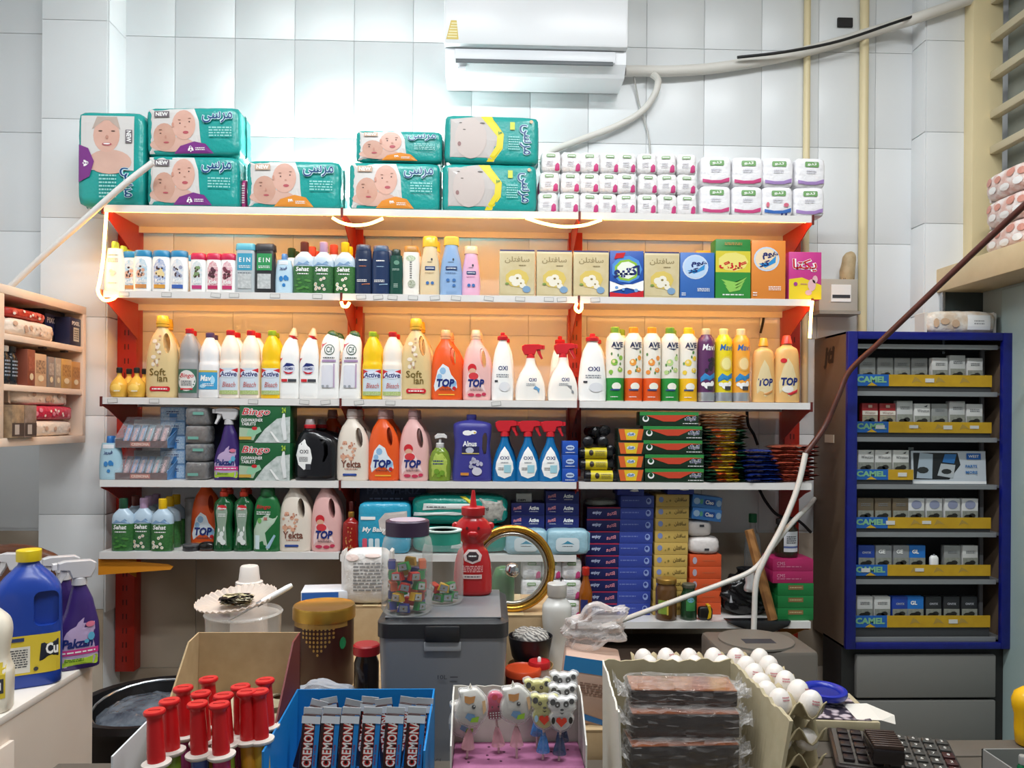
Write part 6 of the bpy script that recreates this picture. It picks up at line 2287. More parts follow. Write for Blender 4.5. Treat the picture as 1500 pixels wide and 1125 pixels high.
# paper note stuck on the side
n0 = WY(1193, 640, 3.17)
cpart('paper_note', box(cx0 - .003, cx0, 3.0, 3.08, n0.z - .02, n0.z + .012), mat('#b9ac9a', .7))
shelf_v = [507, 576, 643, 712, 782, 851, 935]
for v in shelf_v:
    z = WY(1350, v, YC + .01).z
    cpart('cabinet_shelf', box(cx0 + .008, cx1 - .008, YC + .012, yb_ - .01, z - .006, z + .002), mat('#77797b', .35, .3))
    cpart('shelf_edge', box(cx0 + ft, cx1 - ft - .005, YC + .004, YC + .012, z - .012, z + .006, .001), mat('#8d8f91', .35, .3))
cpart('inner_post', box(WY(1436, 700, 3.0).x, WY(1441, 700, 3.0).x, 3.0, 3.01, cz0 + .03, cz1 - .04), M_GREYP)


def cig(kind):
    it = Item('cigarette_pack', U2)
    top, extra = {'grey': ('#8c8e8c', None), 'white': ('#c9c9c6', None), 'eagle': ('#d2d2ce', 'eagle'), 'red': ('#8e1f24', 'red'), 'brown': ('#6a5c48', None), 'disc': ('#d2d3d2', 'disc'), 'glb': ('#1f6fc0', 'GL'),
                  'glg': ('#8a8d90', 'Gt'), 'blue': ('#1f3f9a', 'line'), 'black': ('#26272a', 'line'), 'tall': ('#bfc0be', None)}[kind]
    w, h, d = 24, 38 if kind != 'tall' else 42, 10
    it.mesh('pack', box(-w / 2, w / 2, -d / 2, d / 2, 0, h, .5), mat(top, .35), 30)
    it.surf = lambda x, z: -d / 2
    it.rect('warning_picture', 0, h*.27, w*.98, h*.5, mat('#93958a' if kind != 'red' else '#a89a7c', .5, noise=(90, '#7d8078', .2)), nx=1, nz=1)
    it.blobs('lung_print', [(-3, h*.27, 6.5, 4), (3, h*.33, 5, 3.6)], mat('#24231f', .6))
    if extra == 'eagle':
        it.poly('eagle_mark', [(2, h*.88), (8, h*.95), (6, h*.86)], C_INK, 1)
        it.text('Winston', 1, h*.72, 18, 4.6, C_INK, .0)
    elif extra == 'red':
        it.rect('white_band', 0, h*.62, w*.98, h*.17, mat('#d6cfc2'), nx=1, nz=1)
        it.text('Winston', 0, h*.62, 16, 4, mat('#7a3a30'), .0)
        it.rect('crest', 0, h*.88, 6, 4, mat('#b99a8a'), nx=1, nz=1)
    elif extra == 'disc':
        it.blobs('round_emblem', [(0, h*.76, 8, 6.4)], mat('#8d93ae'), n=16)
    elif extra in ('GL', 'Gt'):
        it.text(extra if extra == 'GL' else 'GE', -3, h*.76, 10, 6, C_WH, .04)
    elif extra == 'line':
        it.text('ONYX', 0, h*.72, 13, 3.4, mat('#b9bcc4'), .02)
    else:
        it.lines(0, h*.75, w*.6, 5, 2, mat('#75777a', .5))
    return it


CG = {k: cig(k) for k in ('grey', 'white', 'eagle', 'red', 'brown', 'disc', 'glb', 'glg', 'blue', 'black', 'tall')}
rows = [(['grey', 'grey', 'grey', 'grey', 'white', 'tall', 'white'], 549, 566, 576), (['red', 'red', 'tall', 'eagle', 'grey', 'tall', 'white'], 618, 634, 643),
        (['eagle', 'eagle', 'eagle'], 688, 703, 712), (['brown', 'brown', 'brown', 'disc', 'disc', 'disc', 'disc'], 758, 774, 782),
        (['blue', 'glg', 'glg', 'glb', None, 'grey', 'white'], 827.5, 843.5, 851), (['white', 'white', 'blue', 'glb', 'black', 'black', 'black'], 902, 919, 935)]
names = ['first', 'second', 'third', 'fourth', 'fifth', 'lowest']
KD = {'grey': 'grey cigarette pack', 'white': 'off-white cigarette pack', 'eagle': 'white cigarette pack with small eagle', 'red': 'red-topped cigarette pack with white band', 'brown': 'brown-topped cigarette pack',
      'disc': 'white cigarette pack with round blue-grey emblem', 'glb': 'bright blue-topped cigarette pack', 'glg': 'grey-topped cigarette pack with white letters', 'blue': 'deep blue-topped cigarette pack', 'black': 'black-topped cigarette pack', 'tall': 'taller pale cigarette pack'}
for ri, (ks, v0, v1, vs) in enumerate(rows):
    zs = WY(1350, vs, YC + .02).z + .0025
    za_, zb2 = WY(1350, v1, YC + .014).z, WY(1350, v0, YC + .014).z
    xe = WY(1452 if ri != 2 else 1338, 700, YC + .014).x
    xs_, xm = WY(1251, 700, YC + .014).x, WY(1301, 700, YC + .014).x
    zt_ = za_ + .014
    tr = cpart('pack_tray', join(box(xs_, xe, YC + .02, YC + .15, zs, zt_)), M_CIN)
    cpart('yellow_strip', box(xm, xe, YC + .014, YC + .018, za_, zb2), mat('#c9a01c', .4, noise=(25, '#b78f1a', .3)), tr)
    cpart('blue_strip', box(xs_, xm, YC + .014, YC + .018, za_, zb2), mat('#1d5fae'), tr)
    t = text_mesh('CAMEL', .05)
    w_ = xm - xs_
    cpart('lettering', ([(xs_ + w_ / 2 + v[0]*w_*.86, YC + .013, (za_ + zb2) / 2 + .003 + v[1]*(zb2 - za_)*.55) for v in t[0]], t[1]), mat('#7fb58c'), tr)
    cpart('camel_hump', prism([(xs_ + w_*.36, za_ + .001), (xs_ + w_*.5, za_ + (zb2 - za_)*.3), (xs_ + w_*.66, za_ + .001)], YC + .0125, YC + .014), mat('#c9a01c'), tr)
    for q, u in enumerate({0: (1361,), 1: (1289, 1338, 1388, 1427), 2: (1322,), 3: (1305, 1358), 4: (1269, 1348), 5: (1398,)}[ri]):
        x = WY(u, 700, YC + .012).x
        cpart('price_tag', box(x - .017, x + .017, YC + .0115, YC + .014, (za_ + zb2) / 2 - .007 + .003*(q % 2), (za_ + zb2) / 2 + .008), mat('#cfcfcb', .5), tr)
    for r_, m_ in enumerate((.45, .62, .8)):
        if ri != 2:
            x = xs_ + (xe - xs_)*m_
            cpart('print_mark', prism([(x - .02, za_ + .012), (x - .008, zb2 - .008), (x + .008, zb2 - .016), (x + .022, za_ + .014), (x, za_ + .02)], YC + .0132, YC + .014), mat('#a88a3c', .5), tr)
    for q, k in enumerate(ks):
        if not k:
            continue
        x0_ = [1271, 1297, 1322, 1347.5, 1373, 1398.5, 1424][q] if ri not in (2, 3, 4, 5) else [1266, 1291.5, 1317, 1340, 1366, 1392.5, 1418.5][q] if ri != 4 else [1268, 1293, 1318.5, 1342, 0, 1393, 1419][q]
        p = WY(x0_, 700, YC + .05)
        put(CG[k], (p.x, YC + .05 + (.02 if k == 'grey' and ri == 0 else 0), zt_ + .0005), KD[k] + ' on the %s shelf of the blue cabinet' % names[ri], 'cigarette pack', '%s packs, %s cabinet shelf' % (k, names[ri]), rz=RND.uniform(-.06, .06))
# lighter on the fifth row, poster card on the third
it = Item('lighter', U2)
it.loft('body', [(0, 6, 4, 3), (14, 6.4, 4, 3), (20, 6, 4, 3), (23, 4, 3, 2)], C_WH, 16, 2)
it.loft('tip', [(23, 2, 2, 2), (25, 1.6, 1.6, 2)], M_STEEL, 10, 1, surf=False)
p = WY(1368, 800, YC + .04)
put(it, (p.x, YC + .04, WY(1350, 843.5, YC + .014).z + .0145), 'small white lighter between cigarette packs', 'lighter')
it = Item('poster_card', U2)
it.box('card', -57, 57, -.8, .8, 0, 51, mat('#c3cbd2'))
it.surf = lambda x, z: -.8
it.poly('black_field', [(-54, 8), (-54, 48), (14, 48), (18, 30), (0, 8)], mat('#1d1f22', .5), 3)
it.poly('pack_picture', [(-50, 10), (-44, 48), (-24, 46), (-26, 9)], mat('#a5b4c0'), 2)
it.poly('pack_picture', [(-18, 14), (-12, 32), (10, 30), (6, 10)], mat('#b5bcc0'), 2)
it.blobs('lung_print', [(-40, 22, 9, 5), (-4, 20, 8, 4)], mat('#2a2c2c', .5))
it.poly('blue_field', [(-10, 34), (-6, 46), (12, 46), (8, 32)], mat('#2f6fae'), 2)
it.rect('blue_tag', 38, 43, 22, 9, mat('#1f5fae'))
it.text('WEST', 38, 43, 16, 4, C_WH, .02)
it.text('PARTS', 34, 28, 18, 4.4, mat('#2f6fae'), .03)
it.text('MORE', 34, 19, 18, 4.4, mat('#2f6fae'), .03)
it.rect('foot_line', 0, 3.6, 112, 4, C_WH)
p = WY(1390, 700, YC + .045)
put(it, (p.x, YC + .045, WY(1350, 712, YC + .02).z + .003), 'blue and black tobacco poster card leaning in the cabinet', 'poster card', rx=-.06)
it = Item('display_frame', U2)
it.box('upright', -4, 4, -.6, .6, 0, 56, mat('#6c6e70'))
it.box('foot', -4, 4, -4, 4, 0, 1, mat('#6c6e70'))
p = WY(1334, 700, YC + .06)
put(it, (p.x, YC + .06, WY(1350, 712, YC + .02).z + .003), 'grey metal divider beside the poster card', 'divider')
# drawer unit below
du = empty('drawer_unit', (CO.x, CO.y, 0))
tag(du, 'grey metal drawer unit under the blue cabinet', 'drawer unit')
DO = Vector((CO.x, CO.y, 0))


def dpart(name, vf, m, smooth=None):
    return mesh_obj(name, [Vector(v) - DO for v in vf[0]], vf[1], m, du, smooth)


dpart('body', box(cx0, cx1, YC + .02, yb_, 0.02, cz0), mat('#232322', .6))
dpart('foot', box(cx0 + .02, cx1 - .02, YC + .06, yb_ - .02, 0, .02), M_BLACK)
dx0, dx1 = WY(1254, 1000, YC).x, WY(1458, 1000, YC).x
vs = [957, 1024, 1098, 1172, 1246, 1320]
for a_, b_ in zip(vs, vs[1:]):
    z1_, z0_ = WY(1350, a_ + 2, YC).z, WY(1350, b_ - 2, YC).z
    if z0_ < .04:
        break
    dpart('drawer_front', box(dx0, dx1, YC - .005, YC + .02, z0_, z1_, .006), mat('#7b7a76', .45), 30)
# things on the cabinet and on the ledge


def paper_pack(w, h, d, col, col2, seed, name='paper_pack', u=U2):
    it = Item(name, u)
    V, Fc = soft_box(w / 2, d / 2, h / 2, 5, 8, .08, .5, seed)
    it.mesh('wrapper', ([(x, y, z + h / 2) for x, y, z in V], Fc), mat(col, .3, noise=(28, col2, .12), bump=(40, .5)), 70)
    sf = soft_surf(w / 2, d / 2, h / 2, 5, .08)
    it.surf = lambda x, z: sf(x, z - h / 2) - .8
    for s in (-1, 1):
        it.mesh('end_seal', prism([(s*w*.48, 1), (s*(w / 2 + 2), 3), (s*(w / 2 + 2.5), h - 3), (s*w*.48, h - 1)], -d*.3, d*.3), mat(col, .3))
    return it


it = paper_pack(106, 35, 44, '#e0dad0', '#d3bfa8', 3, 'napkin_pack')
it.rect('white_panel', 22, 17, 36, 22, C_WH)
it.lines(22, 17, 16, 8, 2, mat('#a8a8a8', .5))
it.blobs('leaf_print', [(-30, 18, 7, 5), (-14, 15, 6, 6), (-42, 16, 4, 7)], mat('#c9a98a'))
p = WY(1399, 480, YC + .09)
put(it, (p.x, YC + .09, cz1 + .0005), 'white patterned napkin pack lying on top of the blue cabinet', 'napkin pack')
xl = WY(1371, 395, YQ).x + .02
for q in range(3):
    it = paper_pack(92, 38, 62, '#ece4e0', '#d8b0a4', 6 + q, 'toilet_paper_pack')
    it.blobs('rose_print', [(-30, 26, 8, 6), (-8, 24, 7, 5), (18, 27, 8, 6), (36, 24, 6, 5)], mat('#cf8f7f'))
    it.blobs('cloud_print', [(-20, 12, 9, 5), (6, 10, 10, 5), (30, 12, 8, 5)], C_WH)
    put(it, (xl + .095, 2.74, ZLED1 + .0005 + q*38.6*U2), ['rose-printed toilet paper pack at the bottom of the stack on the ledge', 'rose-printed toilet paper pack in the middle of the stack on the ledge', 'rose-printed toilet paper pack on top of the stack on the ledge'][q], 'paper pack', rz=math.pi / 2*-1 + .0, )

# ================================================================== wall cabinet on the left
YW1 = 3.03
wx = WY(126, 550, YW1).x
wz1, wz0 = WY(126, 450, YW1).z, WY(126, 648, YW1).z
YW0 = 2.47
wc = empty('wall_cabinet', (wx, YW1, wz0))
tag(wc, 'open cream wall cabinet with three compartments', 'cabinet')
WO = Vector((wx, YW1, wz0))
M_WC = mat('#ead6c4', .4, noise=(8, '#e2ccb8', .3))


def wpart(name, vf, m=M_WC):
    return mesh_obj(name, [Vector(v) - WO for v in vf[0]], vf[1], m, wc, 30)


wd = .24
t_ = .022
wpart('top_panel', box(wx - wd, wx, YW0, YW1, wz1 - .03, wz1, .002))
wpart('bottom_panel', box(wx - wd, wx, YW0, YW1, wz0, wz0 + .028, .002))
wpart('end_panel', box(wx - wd, wx, YW1 - t_, YW1, wz0 + .028, wz1 - .03, .002))
wpart('end_panel', box(wx - wd, wx, YW0, YW0 + .055, wz0 + .028, wz1 - .03, .002))
wpart('back_panel', box(wx - wd - .01, wx - wd, YW0, YW1, wz0, wz1))
wsh = []
for v0, v1 in ((509, 517), (571, 579)):
    z0_, z1_ = WY(120, v1, YW1).z, WY(120, v0, YW1).z
    wpart('cabinet_shelf', box(wx - wd, wx - .002, YW0 + .055, YW1 - t_, z0_, z1_, .002))
    wsh.append(z1_)
lev = [wz0 + .028, wsh[1], wsh[0]]
for k in range(2):
    wpart('hinge_clip', box(wx - .04, wx - .02, 2.78 + .14*k, 2.8 + .14*k, wsh[0] - .028, wsh[0] - .02), C_INK)
UW = .00245


def inw(it, y, lvl, label, cat, dz=0.0, dx=.06, rz=math.pi / 2):
    return put(it, (wx - dx, y, lev[lvl] + .0005 + dz), label, cat, rz=rz)


def floral(w, h, seed, name='toilet_roll_pack', c='#ecdccb', c2='#c8a690'):
    it = paper_pack(w, h, 40, c, c, seed, name, UW)
    rr = random.Random(seed)
    it.blobs('ring_print', [(rr.uniform(-.4, .4)*w, rr.uniform(.25, .75)*h, 4, 3.4) for q in range(6)], mat(c2, .5))
    it.blobs('ring_core', [(rr.uniform(-.4, .4)*w, rr.uniform(.25, .75)*h, 2.4, 2) for q in range(6)], mat('#f0e4d8', .5))
    return it


inw(floral(112, 24, 3), 2.70, 2, 'cream patterned roll pack in the upper compartment of the cream cabinet', 'paper pack', dx=.055)
it = floral(90, 14, 5, 'red_pack', '#c0392f', '#d86a5c')
inw(it, 2.68, 2, 'red pack lying on the cream roll pack in the cream cabinet', 'pack', dz=24.5*UW, dx=.06)
it = carton('dark_box', 52, 58, 44, mat('#1d1f2c'), lambda it, w, h: (it.rect('blue_panel', 0, .48*h, w*.98, .5*h, mat('#202a5c')), it.text('PIXCELL', -.05*w, .58*h, .7*w, .14*h, mat('#c9cde0'), .03)))
inw(it, 2.925, 2, 'dark blue and black lettered box in the upper compartment', 'box', dx=.118)
it = carton('dark_box', 30, 40, 22, mat('#1f2340'), lambda it, w, h: (it.rect('white_label', .05*w, .4*h, .5*w, .5*h, mat('#c9c7bd')), it.lines(.05*w, .4*h, .4*w, .4*h, 5, C_INK), it.text('PIXEL', 0, .8*h, .7*w, .14*h, C_WH, .02)))
inw(it, 2.955, 2, 'small navy box with white label leaning in front of the lettered box', 'box', dx=.03)
for q, y in enumerate((2.575, 2.615)):
    it = Item('dark_bottle', UW)
    it.loft('bottle', [(0, 8, 7, 2), (1, 9, 8, 2), (36, 9, 8, 2), (42, 6, 5, 2), (44, 6, 5, 2)], mat('#1b2026', .2), 16)
    cap(it, 6.6, 44, 52, M_DARK if q else mat('#c9c4bc'))
    it.lines(0, 22, 12, 24, 5, mat('#8a96a4', .5))
    inw(it, y, 1, 'dark bottle with %s cap in the middle compartment' % ('black' if q else 'pale'), 'bottle', dx=.035 + .0*q)
for q, (y, w, h, c, c2) in enumerate(((2.68, 17, 48, '#8a4a38', '#a8604a'), (2.735, 27, 44, '#c9a684', '#5a4236'), (2.80, 15, 42, '#8d8078', '#b9b0a8'), (2.845, 14, 42, '#a89888', '#c8bcae'), (2.90, 27, 42, '#c89a58', '#8a5c34'), (2.965, 24, 40, '#b98448', '#8a5c34'))):
    it = carton('small_carton', w, h, 24, mat(c, .4), lambda it, w, h: (it.rect('picture_print', 0, .6*h, .8*w, .4*h, mat(c2, .5, noise=(120, c, .2))), it.blobs('round_mark', [(0, .25*h, .26*w, .1*h)], mat('#d9c9a8', .5))))
    inw(it, y, 1, ['slim reddish carton beside the dark bottles', 'tan carton with dark picture in the middle compartment', 'slim grey carton in the middle compartment', 'slim beige carton in the middle compartment', 'amber carton in the middle compartment', 'brown-gold carton at the end of the middle compartment'][q], 'carton', dx=.035)
inw(floral(150, 23, 8), 2.79, 0, 'cream patterned roll pack at the bottom of the cream cabinet', 'paper pack', dx=.06 + .0)
it = floral(120, 21, 9, 'pink_pack', '#c8324e', '#e08a9a')
inw(it, 2.83, 0, 'crimson pack between two cream roll packs', 'pack', dz=23.5*UW, dx=.06)
inw(floral(140, 22, 10), 2.79, 0, 'cream patterned roll pack on top of the crimson pack', 'paper pack', dz=45*UW, dx=.07)
for q, (y, c) in enumerate(((2.575, '#b59a78'), (2.645, '#a08a80'))):
    it = carton('small_carton', 26, 42, 12, mat(c, .4, noise=(40, '#7a6652', .2)), lambda it, w, h: (it.rect('dark_foot', 0, .25*h, w*.98, .4*h, mat('#4f4038', .5)), it.rect('white_label', -.1*w, .25*h, .36*w, .3*h, mat('#b9aea4', .5))))
    inw(it, y, 0, ['tan carton with dark foot in the bottom compartment', 'greyish carton with dark foot beside the crimson pack'][q], 'carton', dx=.0)

# ================================================================== air conditioner
YA = 2.98
ax0, ax1 = WY(650, 60, YA).x, WY(921, 60, YA).x
az1, azm, az0 = WY(785, -55, YA).z, WY(785, 67, YA).z, WY(785, 111, YA + .06).z
ac = empty('air_conditioner', ((ax0 + ax1) / 2, YB, az0))
tag(ac, 'white split air conditioner on the tiled wall', 'air conditioner')
AO = Vector(((ax0 + ax1) / 2, YB, az0))
M_AC = mat('#e9ebee', .3)


def apart(name, vf, m=M_AC, smooth=30, parent=None):
    return mesh_obj(name, [Vector(v) - AO for v in vf[0]], vf[1], m, parent or ac, smooth)


apart('front_cover', box(ax0, ax1, YA, YA + .06, azm, az1, .012))
apart('body', box(ax0 + .004, ax1 - .004, YA + .06, YB - .008, az0 + .02, az1 - .01, .01))
V, Fc = [], []
for x in (ax0 + .004, ax1 - .004):
    V += [(x, YA + .03, azm - .002), (x, YA + .035, azm - .05), (x, YA + .07, az0), (x, YB - .008, az0), (x, YB - .008, azm - .002)]
apart('lower_body', (V, [(0, 1, 2, 3, 4)[::-1], (5, 6, 7, 8, 9), (0, 5, 6, 1)[::-1], (1, 6, 7, 2)[::-1], (2, 7, 8, 3)[::-1], (0, 4, 9, 5)[::-1]]), M_AC, None)
fx0, fx1 = WY(666, 90, YA).x, WY(903, 90, YA).x
fl = apart('air_flap', box(fx0, fx1, YA + .024, YA + .03, azm - .05, azm - .006, .002), mat('#dfe2e6', .35))
apart('air_slot', box(fx0 + .003, fx1 - .01, YA + .021, YA + .0245, azm - .062, azm - .046, .001), mat('#4c5256'), 30, fl)
apart('badge', box(fx0 + .012, fx0 + .04, YA + .036, YA + .05, azm - .078, azm - .072), mat('#c9ccd0'))
sa = WY(665, 45, YA)
apart('energy_sticker', prism([(sa.x - .03, sa.z - .033), (sa.x - .012, sa.z + .04), (sa.x + .01, sa.z + .04), (sa.x + .018, sa.z - .033)], YA - .0008, YA), mat('#d8c060', .5), None)
for q in range(6):
    apart('sticker_bar', box(sa.x - .025 + .003*q, sa.x + .012, YA - .0014, YA - .0008, sa.z - .026 + .0105*q, sa.z - .021 + .0105*q), mat('#efe6b8', .5), None)


def cable(name, pts, r, m, label, n=8, cat='cable'):
    P = [WY(u, v, y) for u, v, y in pts]
    return tag(mesh_obj(name, *tube(spline(P, 6), r, n), m, None, 60), label, cat)


M_CAB = mat('#dcd9d2', .5)
cable('pipe_wrap', [(915, 104, 3.15), (945, 104, 3.16), (985, 104, 3.16), (1060, 98, 3.165), (1170, 78, 3.165), (1300, 40, 3.15), (1350, 24, 3.07), (1440, -8, 3.05), (1500, -30, 3.0)], .022, M_CAB, 'thick white wrapped pipe rising from the air conditioner', cat='pipe')
cable('drain_hose', [(955, 108, 3.14), (964, 118, 3.15), (958, 140, 3.16), (938, 165, 3.165), (900, 186, 3.165), (850, 205, 3.165), (812, 220, 3.165), (790, 236, 3.15)], .014, M_CAB, 'white drain hose curving down from the air conditioner', cat='hose')
cable('thin_cable', [(928, 108, 3.16), (932, 130, 3.18), (937, 155, 3.185), (945, 180, 3.185), (951, 205, 3.185), (953, 235, 3.185)], .0035, mat('#b9b8b4', .5), 'thin grey cable hanging under the air conditioner')
cable('black_cable', [(1080, 84, 3.12), (1150, 76, 3.11), (1230, 60, 3.1), (1320, 30, 3.08), (1400, 4, 3.05), (1440, -12, 3.03)], .006, M_BLACK, 'black cable running along the wrapped pipe')
a, b = WY(1225, 28, YB), WY(1247, 42, YB)
tag(mesh_obj('wall_socket_hole', *join(box(a.x, b.x, YB - .016, YB - .006, b.z, a.z, .002)), M_DARK), 'small dark square opening in the wall tiles', 'vent')
# conduit leaning at the left end of the shelves
cable('white_conduit', [(224, 238, 2.80), (180, 272, 2.80), (120, 325, 2.81), (60, 378, 2.83), (10, 425, 2.86)], .011, mat('#e6e3df', .5), 'pale plastic conduit slanting past the nappies at the shelf end', cat='conduit')
# cables at the right end
cable('brown_cable', [(1510, 292, 2.3), (1440, 357, 2.45), (1360, 433, 2.6), (1290, 500, 2.72), (1245, 543, 2.79), (1228, 580, 2.8), (1208, 625, 2.81), (1180, 664, 2.8)], .0105, mat('#3c2018', .45, noise=(20, '#5c2a22', .3)), 'thick dark brown cable slanting across the blue cabinet')
cable('white_cable', [(1180, 664, 2.80), (1168, 715, 2.79), (1146, 770, 2.78), (1122, 815, 2.77), (1108, 850, 2.77), (1105, 900, 2.77), (1103, 960, 2.76), (1101, 1010, 2.75)], .0105, mat('#d9d6d0'), 'white cable hanging straight down past the bottom shelf')
cable('white_cable', [(1193, 731, 3.17), (1184, 742, 3.0), (1160, 766, 2.82), (1132, 800, 2.80), (1104, 834, 2.795), (1060, 854, 2.79), (1000, 876, 2.78), (940, 898, 2.72), (880, 920, 2.6)], .0095, mat('#d9d6d0'), 'white cable slanting across the tissue box stacks')
cable('dark_thin_cable', [(1120, 448, 3.16), (1118, 470, 3.16), (1114, 488, 3.16)], .005, M_DARK, 'short dark cable hanging under the second shelf')
cable('dark_thin_cable', [(1094, 600, 3.16), (1096, 622, 3.16), (1104, 636, 3.16), (1110, 652, 3.15)], .006, M_DARK, 'dark cable behind the glossy packets')
cable('dark_thin_cable', [(1112, 716, 3.16), (1122, 735, 3.14), (1140, 755, 3.1), (1168, 762, 3.1), (1188, 780, 3.1)], .006, M_DARK, 'dark cable looping behind the labelled jar')
# meter box
a, b = WY(1200, 408, 3.1), WY(1257, 456, 3.1)
mb = empty('meter_box', ((a.x + b.x) / 2, YB, b.z))
tag(mb, 'grey wall meter box with white display beside the shelves', 'meter')
hw = (b.x - a.x) / 2
hz = a.z - b.z
mesh_obj('case', *box(-hw, hw, -.1, -.008, 0, hz, .006), mat('#b9b3a8', .5), mb, 30)
mesh_obj('display', *box(-hw*.4, hw*.62, -.104, -.1, hz*.28, hz*.82, .002), C_WH, mb)
mesh_obj('display_slot', *box(-hw*.34, hw*.56, -.1055, -.104, hz*.4, hz*.5), C_INK, mb)
mesh_obj('base_rail', *box(-hw, hw*1.1, -.105, -.008, -.012, 0), mat('#9a948a', .5), mb)
it = Item('beige_gourd', .0028)
it.loft('body', [(0, 10, 9, 2), (3, 10.5, 9.5, 2), (14, 11, 10, 2, 0), (26, 10, 9, 2, 2), (35, 9.5, 8, 2, 3), (41, 6, 5, 2, 4), (43, 2, 2, 2, 5)], mat('#c9b48e', .6, noise=(30, '#a8906a', .25)), 20)
it.loft('foot', [(-.1, 9, 8, 3), (2.5, 9.4, 8.4, 3)], mat('#5c4630', .6), 16, 1, surf=False)
p = WY(1241, 408, 3.14)
put(it, (p.x, 3.14, mb.location.z + hz + .0005), 'beige lumpy vase-like bulb standing on the meter box', 'bulb')
# ================================================================== counters and tables
M_LAM = mat('#e9ddd0', .4, noise=(5, '#e2d3c4', .3))
lc = empty('side_counter', (-1.03, 1.6, 0))
tag(lc, 'cream laminate counter block holding the cleaner bottles', 'counter')
lx = WZ(148, 968, .91)
LX, LY = -1.03, lx.y


def lpart(name, vf, m=M_LAM, smooth=30):
    return mesh_obj(name, [Vector(v) - Vector((-1.03, 1.6, 0)) for v in vf[0]], vf[1], m, lc, smooth)


lpart('top', box(-1.75, LX + .002, .95, LY, .892, .91, .002), mat('#ece6de', .35))
lpart('side_board', box(LX - .02, LX, .95, LY, 0, .892))
lpart('back_board', box(-1.75, LX - .02, LY - .02, LY, 0, .892))
lpart('end_board', box(-1.75, -1.73, .95, LY - .02, 0, .892))
lpart('door', box(LX, LX + .012, 1.0, 1.70, .05, .85, .003), mat('#ecdfd2'))
lpart('hinge', box(LX + .012, LX + .016, 1.655, 1.68, .70, .79), mat('#cfc2b4', .4, .3))
lpart('screw', box(LX + .016, LX + .018, 1.664, 1.671, .77, .777), C_INK)
M_TABLE = mat('#5f574d', .6, noise=(7, '#544c43', .3))


def table(name, x0, x1, y0, y1, z, label, m=M_TABLE):
    r = empty(name, ((x0 + x1) / 2, (y0 + y1) / 2, 0))
    o = Vector(((x0 + x1) / 2, (y0 + y1) / 2, 0))
    P = lambda n, vf: mesh_obj(n, [Vector(v) - o for v in vf[0]], vf[1], m, r, 30)
    P('top', box(x0, x1, y0, y1, z - .03, z, .003))
    for sx in (x0 + .03, x1 - .06):
        for sy in (y0 + .03, y1 - .06):
            P('leg', box(sx, sx + .03, sy, sy + .03, 0, z - .03))
    return tag(r, label, 'table')


table('shop_counter', -.80, 1.35, .72, 1.47, .90, 'long shop counter carrying the sweet boxes')
table('side_table', .30, .80, 1.475, 1.78, .90, 'narrow table under the egg trays')
table('counter_leaf', .805, 1.3, 1.475, 1.55, .90, 'narrow counter leaf behind the calculator')
o_ = empty('light_blocker', (.42, 2.93, 0))  # added dark block that deepens the shade below the bottom shelf
tag(o_, 'added dark brown light chest under the bottom shelf', 'blocker')
mesh_obj('body', *box(-.52, .52, -.16, .16, .0, .66, .01), mat('#33271f', .6), o_, 30)
mesh_obj('lid', *box(-.53, .53, -.17, .165, .66, .69, .008), mat('#3a2c23', .6), o_, 30)
table('low_table', -.66, .295, 1.475, 2.18, .78, 'low table behind the counter carrying the grey bin')

# ------------------------------------------------------------------ bottles on the side counter


def blue_jug():
    it = Item('blue_cleaner_jug', 1.86 / F)
    w, h = 84, 186
    rows = [(0, 38, 26, 4.5), (3, 41, 28, 4.5), (60, 42, 28, 4.5), (120, 41, 28, 4.5), (135, 39, 27, 4), (150, 30, 23, 3), (164, 17, 15, 2.4), (170, 13, 12, 2), (174, 13, 12, 2)]
    sr = smooth_rows([tuple(r) + (0,) for r in rows], 4)
    body = loft(sr, 28)
    cut = join(*[prism(rrect_pts(22, 108, 30, 48, 9), y0, y1) for y0, y1 in ((-40, -17),)])
    it.mesh('body', boolean(body, cut), mat('#1d3f9a', .3), 50)
    it.surf = row_surf(sr)
    cap(it, 16, 172, 188, mat('#e3c81c'))
    it.rect('label', 0, 46, 78, 54, mat('#d8bf3a'), nx=16, nz=6)
    it.rect('barcode_panel', -12, 40, 30, 36, mat('#d9d6cc'), nx=8)
    it.lines(-12, 42, 24, 26, 8, C_INK)
    it.poly('dark_mark', [(14, 36), (16, 60), (37, 64), (37, 40)], mat('#1f2233'), 4)
    it.text('Cu', 29, 52, 15, 16, C_WH, .04)
    it.rect('small_tag', -14, 68, 20, 5, mat('#2a3a6a'))
    it.blobs('round_mark', [(10, 26, 3, 3)], C_INK)
    it.rect('blank_fold', 0, 46, .1, .1, mat('#d8bf3a'))
    return it


BJ = blue_jug()
p = WZ(30, 1006, .91)
put(BJ, (p.x, p.y + .03, .9105), 'big blue cleaner jug with yellow cap and yellow label', 'jug', rz=.5, sc=1.03)
for (u, v, lab) in ((107, 981, 'purple trigger spray nearest the corner of the cream counter'), (84, 970, 'purple trigger spray behind its twin on the cream counter')):
    p = WZ(u, v, .91)
    put(PAK, (p.x, p.y + .02, .9105), lab, 'spray bottle', rz=.62, sc=1.03)
p = WZ(36, 968, .91)
put(PAK, (p.x - .05, p.y + .05, .9105), 'purple trigger spray hidden behind the big blue jug', 'spray bottle', rz=.1, sc=1.03)
it = Item('white_cleaner_jug', 1.6 / F)
it.loft('body', [(0, 40, 26, 4), (3, 43, 28, 4), (60, 44, 28, 4), (70, 40, 26, 4), (84, 38, 25, 3.5), (120, 42, 28, 3.5), (140, 38, 26, 3), (158, 22, 18, 2.4), (166, 14, 13, 2)], mat('#e6dfce', .35), 26)
cap(it, 15, 165, 180, mat('#e0d8c4'))
it.rect('label', 0, 50, 76, 54, mat('#d8bf3a'), nx=16, nz=6)
